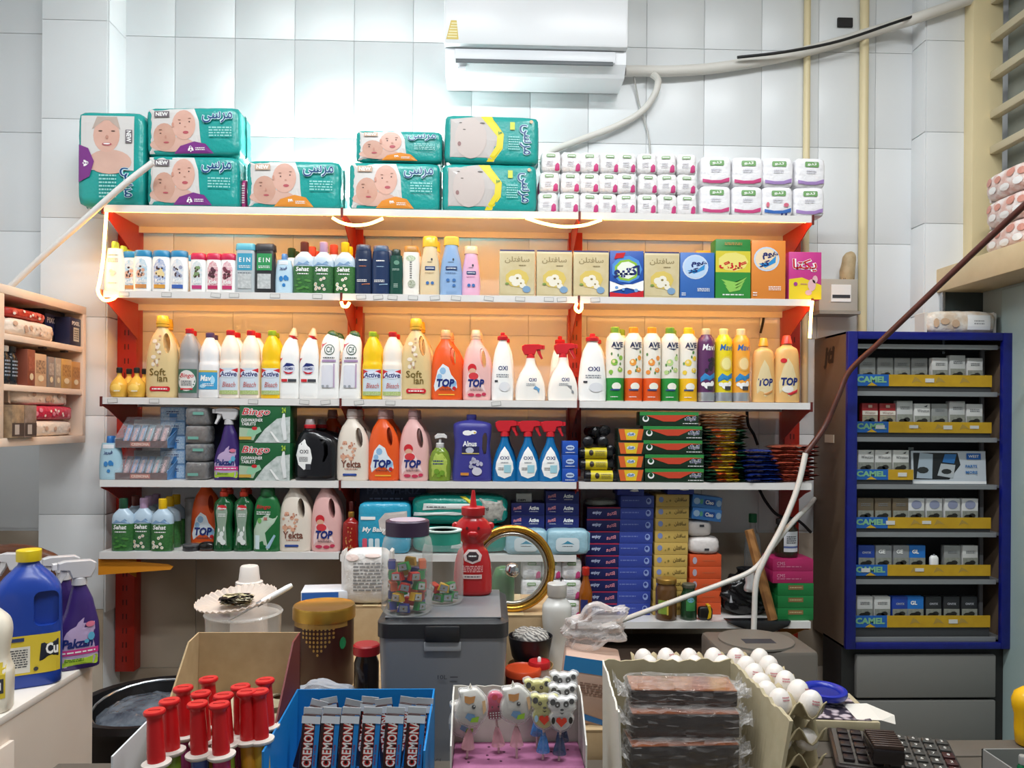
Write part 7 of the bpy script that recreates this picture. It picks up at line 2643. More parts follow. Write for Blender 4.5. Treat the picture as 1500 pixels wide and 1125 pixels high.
it.rect('dark_mark', 14, 42, 44, 22, C_INK, nx=12)
it.text('ON', 24, 42, 18, 12, C_WH, .04)
p = WZ(-30, 1042, .91)
put(it, (p.x, p.y + .0, .9105), 'white cleaner jug with yellow and black label', 'jug', rz=.35)
# wooden chair behind the counter
ch = empty('wooden_chair', (-1.42, 2.62, 0))
tag(ch, 'brown wooden chair with rounded back behind the cleaner bottles', 'chair')
M_WOOD = mat('#6a3f28', .4, wave=(6, '#573220', .4))
zt_c = WY(25, 806, 2.62).z
cxx = WY(18, 830, 2.62).x
ch.location.x = cxx
arc = [(.2*math.cos(a), 0, zt_c - .13 + .13*math.sin(a)) for a in [math.pi*q / 14 for q in range(15)]]
mesh_obj('backrest', *tube([(.2, 0, .45)] + arc + [(-.2, 0, .45)], .022, 8), M_WOOD, ch, 50)
mesh_obj('back_splat', *box(-.17, .17, -.008, .008, zt_c - .3, zt_c - .03, .003), M_WOOD, ch, 30)
mesh_obj('seat', *box(-.21, .21, -.40, .03, .42, .46, .01), M_WOOD, ch, 30)
for sx in (-.18, .18):
    for sy in (-.36, .0):
        mesh_obj('leg', *box(sx - .018, sx + .018, sy - .018, sy + .018, 0, .42, .004), M_WOOD, ch, 30)
# black tub
p = WY(222, 1012, 2.35)
tb = empty('black_tub', (p.x, 2.36, 0))
tag(tb, 'round black tub with clear bags behind the cream counter', 'tub')
zr = WY(200, 1000, 2.57).z
mesh_obj('tub', *lathe([(.15, .0), (.17, .02), (.205, zr - .03), (.225, zr), (.222, zr + .02), (.2, zr + .018), (.195, zr - .03), (.15, zr - .12)], 30), mat('#17171a', .3), tb, 40)
V, Fc = soft_box(.16, .15, .09, 2.6, 10, 0, .006, 3)
mesh_obj('clear_bag', [(x, y, z + zr - .07) for x, y, z in V], Fc, mat('#3e4653', .12, noise=(18, '#6f7a86', .2), bump=(25, .8)), tb, 80)
mesh_obj('steel_rim', *tube([(.17*math.cos(a), .17*math.sin(a)*.9, zr + .005 + .025*math.sin(a)) for a in [math.pi*2*q / 24 for q in range(25)]], .004, 6), M_STEEL, tb, 50)

# ================================================================== supports behind the counter
def plain_box(name, x0, x1, y0, y1, z0, z1, label, m=M_CARD):
    r = empty(name, ((x0 + x1) / 2, (y0 + y1) / 2, z0))
    hx, hy, h = (x1 - x0) / 2, (y1 - y0) / 2, z1 - z0
    mesh_obj('carton', *box(-hx, hx, -hy, hy, 0, h - .004, .002), m, r, 30)
    for s in (-1, 1):
        mesh_obj('flap', *box(-hx, hx, min(0, s*hy) + .001*(s > 0), max(0, s*hy) - .001*(s < 0), h - .004, h), m, r)
    mesh_obj('tape', *box(-.02, .02, -hy - .001, hy + .001, h, h + .0004), mat('#c9b48a', .3), r)
    return tag(r, label, 'carton')


plain_box('cardboard_carton', -.66, -.235, 1.60, 2.06, .7805, .93, 'low cardboard carton under the tin and plate tub')
plain_box('cardboard_carton', -.5, -.12, 2.065, 2.175, .7805, 1.05, 'cardboard carton holding the white paper pack')
plain_box('cardboard_carton', .062, .285, 1.485, 1.82, .7805, .95, 'cardboard carton under the white bottle and red-lidded jars')
plain_box('cardboard_carton', -.06, .2, 1.83, 2.05, .7805, 1.085, 'cardboard carton behind the grey bin carrying the gold-rimmed lid')

# ------------------------------------------------------------------ grey bin
bx0, bx1 = WY(553, 950, 1.5).x, WY(743, 950, 1.5).x
bn = empty('rice_bin', ((bx0 + bx1) / 2, 1.5, .7805))
tag(bn, 'grey translucent storage bin with black lid and latch', 'bin')
hb = (bx1 - bx0) / 2
zl = WY(650, 935, 1.5).z - .7805
V, Fc = [], []
n = 0
for z, k, y0, y1 in ((0, .9, .02, .25), (zl*.5, .955, .01, .262), (zl, 1, 0, .27)):
    for x, y in rrect_pts(0, (y0 + y1) / 2, 2*hb*k, y1 - y0, .025, 4):
        V.append((x, y, z))
n = len(V) // 3
for k in range(2):
    Fc += [(k*n + i, k*n + (i + 1) % n, (k + 1)*n + (i + 1) % n, (k + 1)*n + i) for i in range(n)]
Fc += [tuple(range(n))[::-1], tuple(range(2*n, 3*n))]
mesh_obj('body', V, Fc, mat('#85878c', .25, coat=.3), bn, 40)
V = [(x, y, z) for z, e in ((zl, .003), (zl + .028, .003)) for x, y in rrect_pts(0, .135, 2*hb + e*2, .276, .026, 4)] + [(x, y, zl + .036) for x, y in rrect_pts(0, .135, 2*hb - .02, .25, .02, 4)]
Fc = []
for k in range(2):
    Fc += [(k*n + i, k*n + (i + 1) % n, (k + 1)*n + (i + 1) % n, (k + 1)*n + i) for i in range(n)]
Fc += [tuple(range(n))[::-1], tuple(range(2*n, 3*n))]
mesh_obj('lid', V, Fc, mat('#2b2c2f', .35), bn, 30)
mesh_obj('lid_plate', *box(-hb + .012, hb - .012, .012, .255, zl + .036, zl + .0385, .001), mat('#74767a', .35), bn, 30)
lt = mesh_obj('latch', *box(-.034, .034, -.012, -.003, zl - .006, zl + .026, .004), mat('#222326', .3), bn, 30)
mesh_obj('latch_plate', *box(-.036, .036, -.006, -.0005, zl - .024, zl - .006, .002), mat('#a2a4a8', .3), bn, 30)
for q, (f, tx) in enumerate(((.78, '10L'), (.3, 'KG5'))):
    t = text_mesh(tx, 0)
    yy = -.0012 + (1 - f)*.02*.5
    mesh_obj('level_mark', [(v[0]*.018 - (.0 if q == 0 else .01), yy - .001, zl*f + v[1]*.008) for v in t[0]], t[1], C_INK, bn)
    mesh_obj('level_line', *box(.015, .03, yy - .0015, yy - .0005, zl*f - .0008, zl*f + .0008), C_INK, bn)
ZLID = .7805 + zl + .039


def on_lid(u, v):
    return WZ(u, v, ZLID)


def screw_jar(name, r, h, mlid, lidh=.022, dens=.05):
    it = Item(name)
    it.mesh('jar', lathe([(r*.9, 0), (r, .008), (r, h*.7), (r*.93, h*.8), (r*.8, h*.84), (r*.78, h - lidh)], 28), clear('#d9dcd8', dens, .06), 40)
    it.mesh('lid', lathe([(r*.86, h - lidh), (r*.86, h - .002), (r*.82, h)], 28), mlid, 40)
    return it


it = screw_jar('sharpener_jar', .051, .184, mat('#3a2740'), .03)
it.mesh('lid_top', lathe([(.036, .1842), (.036, .1848)], 24), mat('#a99aa8', .5), 30)
p = on_lid(592, 905)
JP = Vector((p.x, p.y + .05, ZLID + .0005))
put(it, JP, 'large clear jar with dark purple lid full of pencil sharpeners', 'jar')
it = screw_jar('sharpener_jar', .044, .15, mat('#2d9a84'), .026)
it.mesh('lid_rim', lathe([(.04, .1502), (.04, .153), (.03, .153), (.03, .1502)], 24), mat('#c9e0d8'), 30)
p = on_lid(640, 886)
J2 = Vector((p.x + .01, p.y + .03, ZLID + .0005))
put(it, J2, 'smaller clear jar with green lid holding green sharpeners', 'jar')


def sharpener(c):
    it = Item('pencil_sharpener')
    pts = [(-.0125, 0), (.0125, 0), (.0095, .016), (-.0095, .016)]
    it.mesh('body', prism(pts, -.007, .007, .0012), mat(c, .35), 30)
    it.mesh('blade', xf(box(-.008, .008, -.0004, .0004, .002, .014), (0, -.0078, 0)), M_STEEL)
    it.mesh('screw', xf(lathe([(.002, 0), (.002, .001)], 8), (0, -.008, .008), rx=math.pi / 2), mat('#8a7a4a', .3, .7))
    return it


SHC = {'red': '#c4241c', 'green': '#1d8a3c', 'yellow': '#d8a81c', 'blue': '#24308c', 'orange': '#d8602a'}
SH = {k: sharpener(c) for k, c in SHC.items()}
rs = random.Random(21)
order = ['blue', 'green', 'blue', 'red', 'green', 'blue', 'yellow', 'red', 'orange', 'green', 'blue', 'yellow', 'green', 'red', 'blue', 'green', 'orange', 'red', 'green', 'blue', 'yellow', 'green', 'red', 'red', 'yellow', 'blue', 'green', 'orange']
k = 0
for lay in range(5):
    m_ = 6 if lay < 4 else 4
    for q in range(m_):
        c = order[k % len(order)]
        a = 2*math.pi*(q + .5*lay) / m_ + rs.uniform(-.15, .15) - math.pi / 2
        rr_ = .030
        put(SH[c], (JP.x + rr_*math.cos(a), JP.y + rr_*math.sin(a), JP.z + .006 + lay*.0205), '%s plastic pencil sharpener in the purple-lidded jar' % c, 'sharpener', '%s sharpeners in the big jar' % c, rz=a + math.pi / 2 + rs.uniform(-.2, .2), ry=rs.uniform(-.25, .25))
        k += 1
for q, (c, a, z) in enumerate((('green', -1.9, .006), ('green', -1.2, .006), ('green', -.5, .008), ('yellow', -1.5, .027), ('green', -.8, .028), ('red', -2.4, .026))):
    put(SH[c], (J2.x + .024*math.cos(a), J2.y + .024*math.sin(a), J2.z + z), '%s plastic pencil sharpener in the green-lidded jar' % c, 'sharpener', '%s sharpeners in the small jar' % c, rz=a + 1.57, ry=rs.uniform(-.3, .3))


def ketchup():
    u = 1.72 / F
    it = Item('ketchup_bottle', u)
    M = mat('#b4141a', .25, coat=.3)
    it.loft('bottle', [(0, 23, 17, 2.6), (3, 25, 19, 2.6), (20, 25, 19, 2.5), (45, 23.5, 18, 2.4), (62, 19.5, 16, 2.2), (70, 14, 13, 2), (74, 14, 13, 2), (79, 19, 16, 2), (88, 24, 18, 2), (96, 24.5, 18, 2), (106, 19, 15, 2), (112, 13, 12, 2), (115, 12.6, 12, 2)], M, 28)
    for s in (-1, 1):
        V, Fc = soft_box(5.5, 4, 6, 2.2, 6)
        it.mesh('ear', ([(x + s*22, y, z + 98) for x, y, z in V], Fc), M, 60)
    V, Fc = soft_box(7, 4, 5, 2.2, 6)
    it.mesh('muzzle', ([(x, y - 16.5, z + 88) for x, y, z in V], Fc), M, 60)
    it.blobs('eyes', [(-7.5, 97, 1.8, 2.2), (7.5, 97, 1.8, 2.2)], mat('#4a0c10'))
    cap(it, 15.5, 114, 126, mat('#b8161c', .35), name='cap')
    it.loft('nozzle', [(126, 5, 5), (128, 4.6, 4.6), (150, 2, 2)], mat('#b8161c', .35), 14, 1, surf=False)
    it.poly('crest', [(-10, 50), (-12, 58), (-6, 66), (6, 66), (12, 58), (10, 50), (0, 46)], mat('#d9c2c0'), 4)
    it.poly('crest_inner', [(-7, 52), (-8, 58), (-4, 63), (4, 63), (8, 58), (7, 52), (0, 49)], mat('#3a2a30'), 3)
    it.lines(0, 57, 10, 4, 1, C_WH)
    it.lines(0, 39, 26, 10, 4, mat('#e0b0b0'))
    it.rect('white_bar', 0, 28, 24, 6, mat('#d9c2c0'))
    it.lines(0, 28, 20, 3, 1, C_INK)
    return it


p = on_lid(692, 872)
put(ketchup(), (p.x, p.y + .02, ZLID + .0005), 'red bear-shaped ketchup bottle with pointed nozzle on the bin lid', 'bottle', sc=(1.12, 1.05, 1))

# ------------------------------------------------------------------ gold-rimmed lid, bowls, jars
p = WY(750, 840, 1.86)
gl = empty('pan_lid', (p.x, 1.86, 1.0855))
tag(gl, 'gold-rimmed round glass lid with chrome knob standing upright', 'pan lid')
Rl = .097
zc = Rl + .007
ring = [(Rl*math.cos(a), 0, zc + Rl*math.sin(a)) for a in [2*math.pi*q / 40 for q in range(41)]]
o1_ = mesh_obj('gold_rim', *tube(ring, .0085, 10, False), mat('#c9963c', .2, .9), gl, 60)
o2_ = mesh_obj('inner_rim', *tube([(x*.86, .002, zc + (z - zc)*.86) for x, y, z in ring], .0055, 8, False), mat('#b9b4a8', .2, .9), gl, 60)
mesh_obj('glass', *xf(lathe([(.001, -.003), (Rl*.88, 0), (Rl*.88, .002), (.001, -.001)], 30), (0, 0, zc), rx=math.pi / 2), clear('#c9d6cc', .1, .05), gl, 60)
mesh_obj('knob', *xf(lathe([(.006, 0), (.007, .014), (.016, .02), (.018, .03), (.014, .04), (.006, .043)], 20), (0, 0, zc), rx=math.pi / 2), mat('#c9cacc', .12, 1.0), gl, 60)
gl.rotation_euler = (-.06, 0, 0)
it = Item('green_bottle')
it.mesh('bottle', lathe([(.026, 0), (.028, .01), (.028, .07), (.02, .095), (.01, .1)], 18), mat('#2f6a35', .3), 50)
put(it, (p.x - .02, 1.915, 1.0855), 'green bottle seen through the gold-rimmed lid', 'bottle')
# white translucent bottle
it = Item('white_bottle', 1.75 / F)
it.loft('bottle', [(0, 19, 19, 2.2), (3, 21, 20, 2.2), (30, 20, 19, 2.2), (52, 18, 18, 2.2), (80, 21, 20, 2.2), (100, 20.5, 19, 2.2), (110, 14, 13, 2), (114, 12, 12, 2)], mat('#dcdcd8', .25, trans=.2), 24)
cap(it, 14, 114, 132, mat('#c9c7c2', .2))
p = WZ(815, 990, .95)
put(it, (p.x, p.y + .0, .9505), 'tall white translucent plastic bottle beside the crumpled bags', 'bottle', sc=1.06)
p = WZ(766, 992, .95)


def lid_jar(r, h, body, lidc, lab, u, v, zsup, cat='jar', name='lidded_jar', knob=None):
    it = Item(name)
    it.mesh('jar', lathe([(r*.88, 0), (r*.94, .004), (r*.94, h - .014)], 24), body, 40)
    it.mesh('lid', lathe([(r, h - .014), (r, h - .003), (r*.94, h), (r*.9, h - .002), (.001, h - .002)], 24), lidc, 40)
    if knob:
        it.mesh('knob', lathe([(r*.16, h - .002), (r*.16, h + .006), (r*.1, h + .008)], 12), knob, 40)
    pt = WZ(u, v, zsup + h)
    put(it, (pt.x, pt.y, zsup + .0005), lab, cat)
    return pt


lid_jar(.039, .072, mat('#6a2018', .3), mat('#c4451f', .35), 'jar with broad orange-red lid beside the grey bin', 766, 978, .95)
lid_jar(.024, .078, mat('#b9a8a4', .3), mat('#b01f24', .35), 'small jar with red lid and white knob', 790, 968, .95, knob=C_WH)
it = Item('tan_bowl')
it.mesh('bowl', lathe([(.03, 0), (.05, .02), (.062, .05), (.06, .05), (.046, .022), (.02, .008)], 28), mat('#b08a5a', .5), 40)
bw = WY(768, 930, 1.73).x + .014
put(it, (bw, 1.73, .9505), 'tan bowl under a black bowl', 'bowl', sc=(.84, .84, 1))
it = Item('black_bowl')
it.mesh('bowl', lathe([(.03, 0), (.05, .03), (.06, .075), (.058, .075), (.046, .03), (.02, .012)], 28), mat('#191a20', .35), 40)
V, Fc = soft_box(.048, .045, .02, 2.6, 8, 0, .003, 2)
it.mesh('cloth', ([(x, y, z + .07) for x, y, z in V], Fc), mat('#b9b4ac', .6, wave=(40, '#5f5c5a', .3)), 70)
put(it, (bw, 1.73, .99), 'black bowl holding a striped cloth', 'bowl', sc=(.84, .84, 1))
# crumpled bag and parcels between lollipops and wrapped bars


def crumple(name, hx, hy, hz, m, seed, amp=.12, e=3, parts=()):
    it = Item(name)
    rr = random.Random(seed)
    ph = [rr.uniform(0, 6.3) for q in range(8)]
    V, Fc = soft_box(hx, hy, hz, e, 14, 0, 0)
    out = []
    for x, y, z in V:
        a, b, c = x / hx, y / hy, z / hz
        k_ = 1 + amp*(math.sin(4*a + ph[0])*math.cos(5*c + ph[1]) + .6*math.sin(9*c + 6*a + ph[2]) + .5*math.sin(11*b + 7*c + ph[3]))
        out.append((x*k_, y*k_, max(0, z*k_ + hz)))
    it.mesh('bag', (out, Fc), m, 25)
    return it


it = Item('printed_parcel')
it.mesh('parcel', box(-.045, .045, -.05, .05, 0, .155, .006), mat('#c9ab98', .5, noise=(14, '#b8988a', .3)), 40)
it.surf = lambda x, z: -.05
it.poly('blue_band', [(-.045, .02), (-.045, .036), (.045, .012), (.045, -.0 + .001)], mat('#2f6fae'), 2)
it.poly('blue_top', [(-.045, .12), (-.045, .155), (.03, .155), (.045, .12)], mat('#2f86c4'), 2)
it.lines(.008, .085, .05, .03, 5, mat('#8a6a5c', .5))
it.rect('grey_foot', 0, .0, .09, .001, mat('#8a7468', .5))
put(it, (WZ(866, 1100, .905).x - .005, 1.56, .9505), 'pinkish printed parcel with blue bands behind the lollipop box', 'parcel', rz=-.1, ry=.12, sc=(1.25, 1, .84))
it = crumple('crumpled_bag', .062, .03, .04, clear('#e0d9d6', .3, .1, (30, 1.0)), 5, .16)
put(it, (.236, 1.58, 1.084), 'crumpled clear bag lying over the printed parcel', 'bag', ry=-.3)

# ------------------------------------------------------------------ tin, plate, paper packs on the left
it = Item('brown_tin')
M_TIN = mat('#3c1c18', .35)
it.mesh('tin', lathe([(.066, 0), (.068, .003), (.068, .165)], 36), M_TIN, 40)
it.mesh('gold_lid', lathe([(.0715, .158), (.0715, .182), (.069, .187), (.066, .185), (.001, .186)], 36), mat('#b98f3c', .3, .8), 40)
it.surf = lambda x, z: -math.sqrt(max(1e-6, .0685 ** 2 - x*x))
it.rect('gold_band', 0, .152, .12, .012, mat('#b08a4a', .4, .5), nx=16)
rr = random.Random(3)
sp = []
for i in range(-4, 5):
    d_ = 1 - abs(i) / 5
    for j in range(int(2 + 5*d_)):
        sp.append((i*.0085, .146 - j*.0095, .0026, .0034))
it.blobs('gold_ornament', sp, mat('#b08a4a', .4, .5))
it.blobs('green_seal', [(.052, .11, .006, .014)], mat('#1f7a4a'))
p = WZ(475, 886, .93 + .186)
put(it, (p.x, p.y, .9305), 'round dark brown tin with gold lid and gold ornament', 'tin')
it = Item('clear_tub')
it.mesh('tub', lathe([(.075, 0), (.09, .01), (.098, .08), (.1, .11), (.104, .115), (.1, .118), (.097, .112)], 30), clear('#e6e2dc', .22, .08, (12, .4)), 40)
V, Fc = soft_box(.06, .06, .03, 2.4, 8, 0, .003, 6)
it.mesh('contents', ([(x, y, z + .035) for x, y, z in V], Fc), mat('#cdbfae', .6, noise=(30, '#e0d6c8', .2)), 60)
p = WY(357, 905, 1.81)
TP = (p.x, 1.81, .9305)
put(it, TP, 'clear plastic tub under the fluted plate', 'tub', sc=(.85, .85, 1.45))
pl = Item('fluted_plate')
V, Fc = [], []
n = 72
for k_, (r_, z_) in enumerate(((.0, .0), (.045, .0), (.055, .003), (.088, .017), (.092, .019))):
    for i in range(n):
        a = 2*math.pi*i / n
        fl_ = .0022*(1 if i % 2 else -1) if k_ >= 3 else 0
        V.append((r_*math.cos(a), r_*math.sin(a), z_ + fl_))
for k_ in range(4):
    Fc += [(k_*n + i, k_*n + (i + 1) % n, (k_ + 1)*n + (i + 1) % n, (k_ + 1)*n + i) for i in range(n)]
o = pl.mesh('plate', (V, Fc), clear('#e3d3c6', .42, .15), 30)
md = o.modifiers.new('thick', 'SOLIDIFY')
md.thickness = .0015
put(pl, (TP[0] - .015, TP[1], 1.113), 'fluted clear plate with cake crumbs on the tub', 'plate', ry=-.1, rx=.12)
it = Item('cake_slice')
for q in range(7):
    V, Fc = soft_box(.012, .01, .006, 2.6, 5, 0, .0016, q)
    it.mesh('crumb', ([(x + rs.uniform(-.025, .03), y + rs.uniform(-.02, .02), z + .005 + .004*(q % 3)) for x, y, z in V], Fc), mat(['#e6dfc4', '#3a2a1e', '#d9cba0', '#5c4434', '#e3d9bc', '#2c2018', '#c9b88a'][q], .7), 60)
put(it, (TP[0] - .018, TP[1] - .005, 1.12), 'leftover cake crumbs on the fluted plate', 'cake')
a, b = WY(366, 892, TP[1] - .04), WY(428, 857, TP[1] + .0)
kn = empty('knife', a)
tag(kn, 'white-handled knife resting on the fluted plate', 'knife')
dv = b - a
mesh_obj('handle', *tube([dv*.28, dv*.35, dv*.9, dv], [.006, .0072, .0068, .005], 10), C_WH, kn, 50)
mesh_obj('ferrule', *tube([dv*.16, dv*.28], .0062, 10), mat('#8a8a8c', .3, .8), kn, 50)
mesh_obj('blade', *tube([dv*-.55, dv*.16], [.001, .003], 4), M_STEEL, kn, 30)
it = Item('white_jar', 2.0 / F)
it.loft('jar', [(0, 26, 26), (2, 28, 28), (70, 27, 27), (96, 24, 24), (104, 20, 20)], mat('#e0d2c8', .35), 24)
it.loft('stepped_cap', [(104, 20.5, 20.5), (112, 20, 20), (113, 16, 16), (133, 13.5, 13.5), (135, 12, 12)], mat('#e6dcd4', .35), 24, 1, surf=False)
p = WY(365, 880, 2.0)
put(it, (p.x, 2.0, .9305), 'white plastic jar with stepped cap behind the fluted plate', 'jar', sc=(.95, .95, 1.0))
it = paper_pack(70, 80, 46, '#e6e4e2', '#dcd8d4', 14, 'paper_pack', 2.05 / F)
it.lines(4, 42, 44, 44, 9, mat('#8a8a8a', .5))
it.blobs('pink_print', [(-20, 70, 10, 5), (10, 73, 12, 3)], mat('#e6d0c8'))
p = WY(527, 888, 2.04)
put(it, (p.x + .01, 2.115, 1.0505), 'white paper pack with printed instructions behind the tin', 'paper pack')
it = carton('blue_white_box', 66, 20, 50, mat('#d9dde4'), lambda it, w, h: it.rect('blue_front', -6, .5*h, .78*w, .9*h, mat('#2f66b8')))
p = WY(476, 870, 2.03)
put(it, (p.x - .015, 2.115, 1.0505), 'flat blue and white box behind the golden tin lid', 'box', rz=.12, sc=.72)
it = Item('dark_sauce_jar')
it.mesh('jar', lathe([(.024, 0), (.027, .006), (.027, .09), (.02, .11)], 22), mat('#1d1412', .15), 40)
it.mesh('cap', lathe([(.029, .11), (.029, .128), (.026, .131)], 22), mat('#a01820', .35), 40)
p = WZ(537, 947, .93 + .125)
put(it, (p.x - .0, p.y, .9305), 'dark jar with red cap between the tin and the grey bin', 'jar')
it = crumple('clear_bag', .062, .04, .036, clear('#c9cfd8', .3, .1, (25, .9)), 9, .12)
for q in range(4):
    it.mesh('blue_packet', xf(box(-.016, .016, -.012, .012, 0, .02, .003), (-.036 + .022*q, -.006*(q % 2), .012 + .012*(q % 2)), rz=.4*q), mat('#3c4f9a'), 30)
p = WZ(487, 1000, .98)
put(it, (p.x, 1.60, .9305), 'crumpled clear bag of small blue packets beside the tin', 'bag')

# ================================================================== ice-pop box
XA0, XA1, YA0, YA1 = WY(290, 960, 1.45).x, WY(440, 960, 1.45).x, 1.20, 1.45
ib = empty('icepop_box', ((XA0 + XA1) / 2, YA1, .9005))
IO = Vector(((XA0 + XA1) / 2, YA1, .9005))
tag(ib, 'open cardboard display box holding the red-topped candy tubes', 'box')


def ipart(name, vf, m, smooth=None):
    return mesh_obj(name, [Vector(v) - IO for v in vf[0]], vf[1], m, ib, smooth)


zb_ = WY(370, 926, 1.45).z
ipart('back_wall', box(XA0, XA1, YA1 - .003, YA1, .9005, zb_), M_CARD)
for x, mm, nm in ((XA0, M_CARD, 'side_wall'), (XA1, mat('#6a2420', .6), 'side_wall')):
    V = []
    for dx in (0, .003 if x == XA0 else -.003):
        V += [(x + dx, YA1, .9005), (x + dx, YA1, zb_), (x + dx, YA1 - .05, zb_ - .004), (x + dx, YA0 + .02, .98), (x + dx, YA0, .95), (x + dx, YA0, .9005)]
    ipart(nm, (V, [(0, 1, 2, 3, 4, 5), (11, 10, 9, 8, 7, 6)] + [(i, 6 + i, 6 + (i + 1) % 6, (i + 1) % 6) for i in range(6)]), mm)
ipart('floor_panel', box(XA0, XA1, YA0, YA1, .9005, .903), M_CARD)
ipart('front_wall', box(XA0, XA1, YA0, YA0 + .003, .9005, .95), M_CARD)
# printed flap on the outside left
V = [(XA0 - .045, YA0 + .02, .9005), (XA0 - .002, YA1 - .02, .9005), (XA0 - .002, YA1 - .02, 1.075), (XA0 - .045, YA0 + .02, 1.02)]
ipart('printed_flap', (V + [(x - .003, y, z) for x, y, z in V], [(0, 1, 2, 3), (7, 6, 5, 4), (3, 2, 6, 7), (0, 3, 7, 4)]), mat('#d9dde0'))
ipart('yellow_mark', ([(XA0 - .0265 + dx, YA0 + .125 + dy, z) for dx, dy, z in ((-.004, -.025, 1.0), (-.0005, -.003, 1.0), (-.0005, -.003, 1.04), (-.004, -.025, 1.03))], [(0, 1, 2, 3)]), mat('#c9b02a'))
CZ = lambda y: 1.035 + (y - 1.24) / .2*.022
cy0 = 1.285
tcols = ['#b02a5c', '#8aa83a', '#a03070', '#d8962a', '#d8b23a', '#3f5a9a']
tops = [(226, 1040), (248, 1025), (268, 1006), (305, 993), (294, 1014), (289, 1029), (321, 1030), (327, 1017), (352, 1004), (361, 1012), (379, 1011), (388, 995)]
ZT = 1.118


def tube_pop(c):
    it = Item('candy_tube')
    it.mesh('red_cap', lathe([(.0125, 0), (.0128, .01), (.0118, .045), (.0108, .064), (.0112, .068), (.0155, .072), (.0158, .075), (.0145, .077)], 18), mat('#c4161a', .35), 50)
    it.mesh('cap_line', xf(box(-.009, .009, -.0004, .0004, 0, .0006), (0, 0, .077)), mat('#7a0c10'))
    it.mesh('white_collar', lathe([(.018, -.006), (.021, -.003), (.021, 0), (.014, .002)], 18), mat('#ddd6cc'), 50)
    it.mesh('candy', lathe([(.010, -.078), (.0125, -.07), (.013, -.006)], 16), mat(c, .25, coat=.4), 50)
    return it


TPOP = [tube_pop(c) for c in tcols]
TL = ['magenta', 'lime green', 'plum', 'amber', 'golden', 'blue']
holes = []
for q, (u, v) in enumerate(tops):
    pt = WZ(u, v, ZT)
    lean = .05
    holes.append((pt.x + .077*lean, pt.y))
    put(TPOP[q % 6], (pt.x + .077*lean*1.0, pt.y, ZT - .077), 'red-capped candy tube with %s filling in the display box' % TL[q % 6], 'candy tube', '%s candy tubes' % TL[q % 6], ry=-lean)
# holed card behind the front tubes
ex = [(WZ(411, 1006, 1.055).x, WZ(411, 1006, 1.055).y), (WZ(407, 1030, 1.05).x, WZ(407, 1030, 1.05).y), (WZ(335, 1004, 1.055).x, WZ(335, 1004, 1.055).y), (WZ(406, 1052, 1.05).x, WZ(406, 1052, 1.05).y)]
card = box(XA0 + .004, XA1 - .004, cy0, YA1 - .004, -.0015, .0015)
card = ([(x, y, z + 1.036) for x, y, z in card[0]], card[1])
cuts = []
for hx, hy in ex + [h_ for h_ in holes if h_[1] > cy0]:
    cuts.append(([(x + hx, y + hy, z) for x, y, z in lathe([(.0145, .9), (.0145, 1.2)], 18)[0]], lathe([(.0145, .9), (.0145, 1.2)], 18)[1]))
for c_ in cuts:
    card = boolean(card, c_)
ipart('holed_card', card, M_CARDG)

# ================================================================== chocolate bar box
XB0, XB1, YB0, YB1 = WY(435, 1030, 1.42).x, WY(637, 1030, 1.42).x, 1.20, 1.42
cb = empty('chocolate_box', ((XB0 + XB1) / 2, YB1, .9005))
BO = Vector(((XB0 + XB1) / 2, YB1, .9005))
tag(cb, 'bright blue open display box full of chocolate bars', 'box')
M_CBL = mat('#1d7fc4')
zbb = WY(530, 1009, 1.42).z


def bpart(name, vf, m, smooth=None):
    return mesh_obj(name, [Vector(v) - BO for v in vf[0]], vf[1], m, cb, smooth)


bpart('back_wall', box(XB0, XB1, YB1 - .003, YB1, .9005, zbb), M_CBL)
for x, dx in ((XB0, .003), (XB1, -.003)):
    V = []
    for q in (0, dx):
        V += [(x + q, YB1, .9005), (x + q, YB1, zbb), (x + q, YB0, zbb - .02), (x + q, YB0, .9005)]
    bpart('side_wall', (V, [(0, 1, 2, 3), (7, 6, 5, 4)] + [(i, 4 + i, 4 + (i + 1) % 4, (i + 1) % 4) for i in range(4)]), M_CBL)
bpart('floor_panel', box(XB0, XB1, YB0, YB1, .9005, .903), M_CBL)
bpart('front_wall', box(XB0, XB1, YB0, YB0 + .003, .9005, .93), M_CBL)


def choc():
    it = Item('chocolate_bar')
    w, h, t = .030, .125, .014
    it.mesh('wrapper', box(-w / 2, w / 2, -t / 2, t / 2, .008, h - .01, .003), mat('#2f1512', .3), 40)
    it.surf = lambda x, z: -t / 2 - .0001
    it.rect('blue_stripe', w*.36, h*.5, w*.26, h*.84, mat('#1d7fc4', .35))
    it.text('CREMONA', -w*.06, h*.56, h*.6, w*.56, mat('#c02a22'), .11, rot=math.pi / 2)
    it.text('CREMONA', -w*.06, h*.56, h*.59, w*.50, mat('#eee6dc'), .02, rot=math.pi / 2)
    it.text('SINCE 1958', w*.34, h*.42, h*.26, w*.1, mat('#8a2018'), .02, rot=math.pi / 2)
    for z0, z1 in ((0, .009), (h - .011, h)):
        it.mesh('end_crimp', prism([(-w / 2, z0), (w / 2, z0), (w / 2, z1), (-w / 2, z1)], -.0012, .0012), mat('#cfd4d8', .25, .4))
    it.rect('white_end', 0, h - .017, w, .012, mat('#d9dde0', .35))
    return it


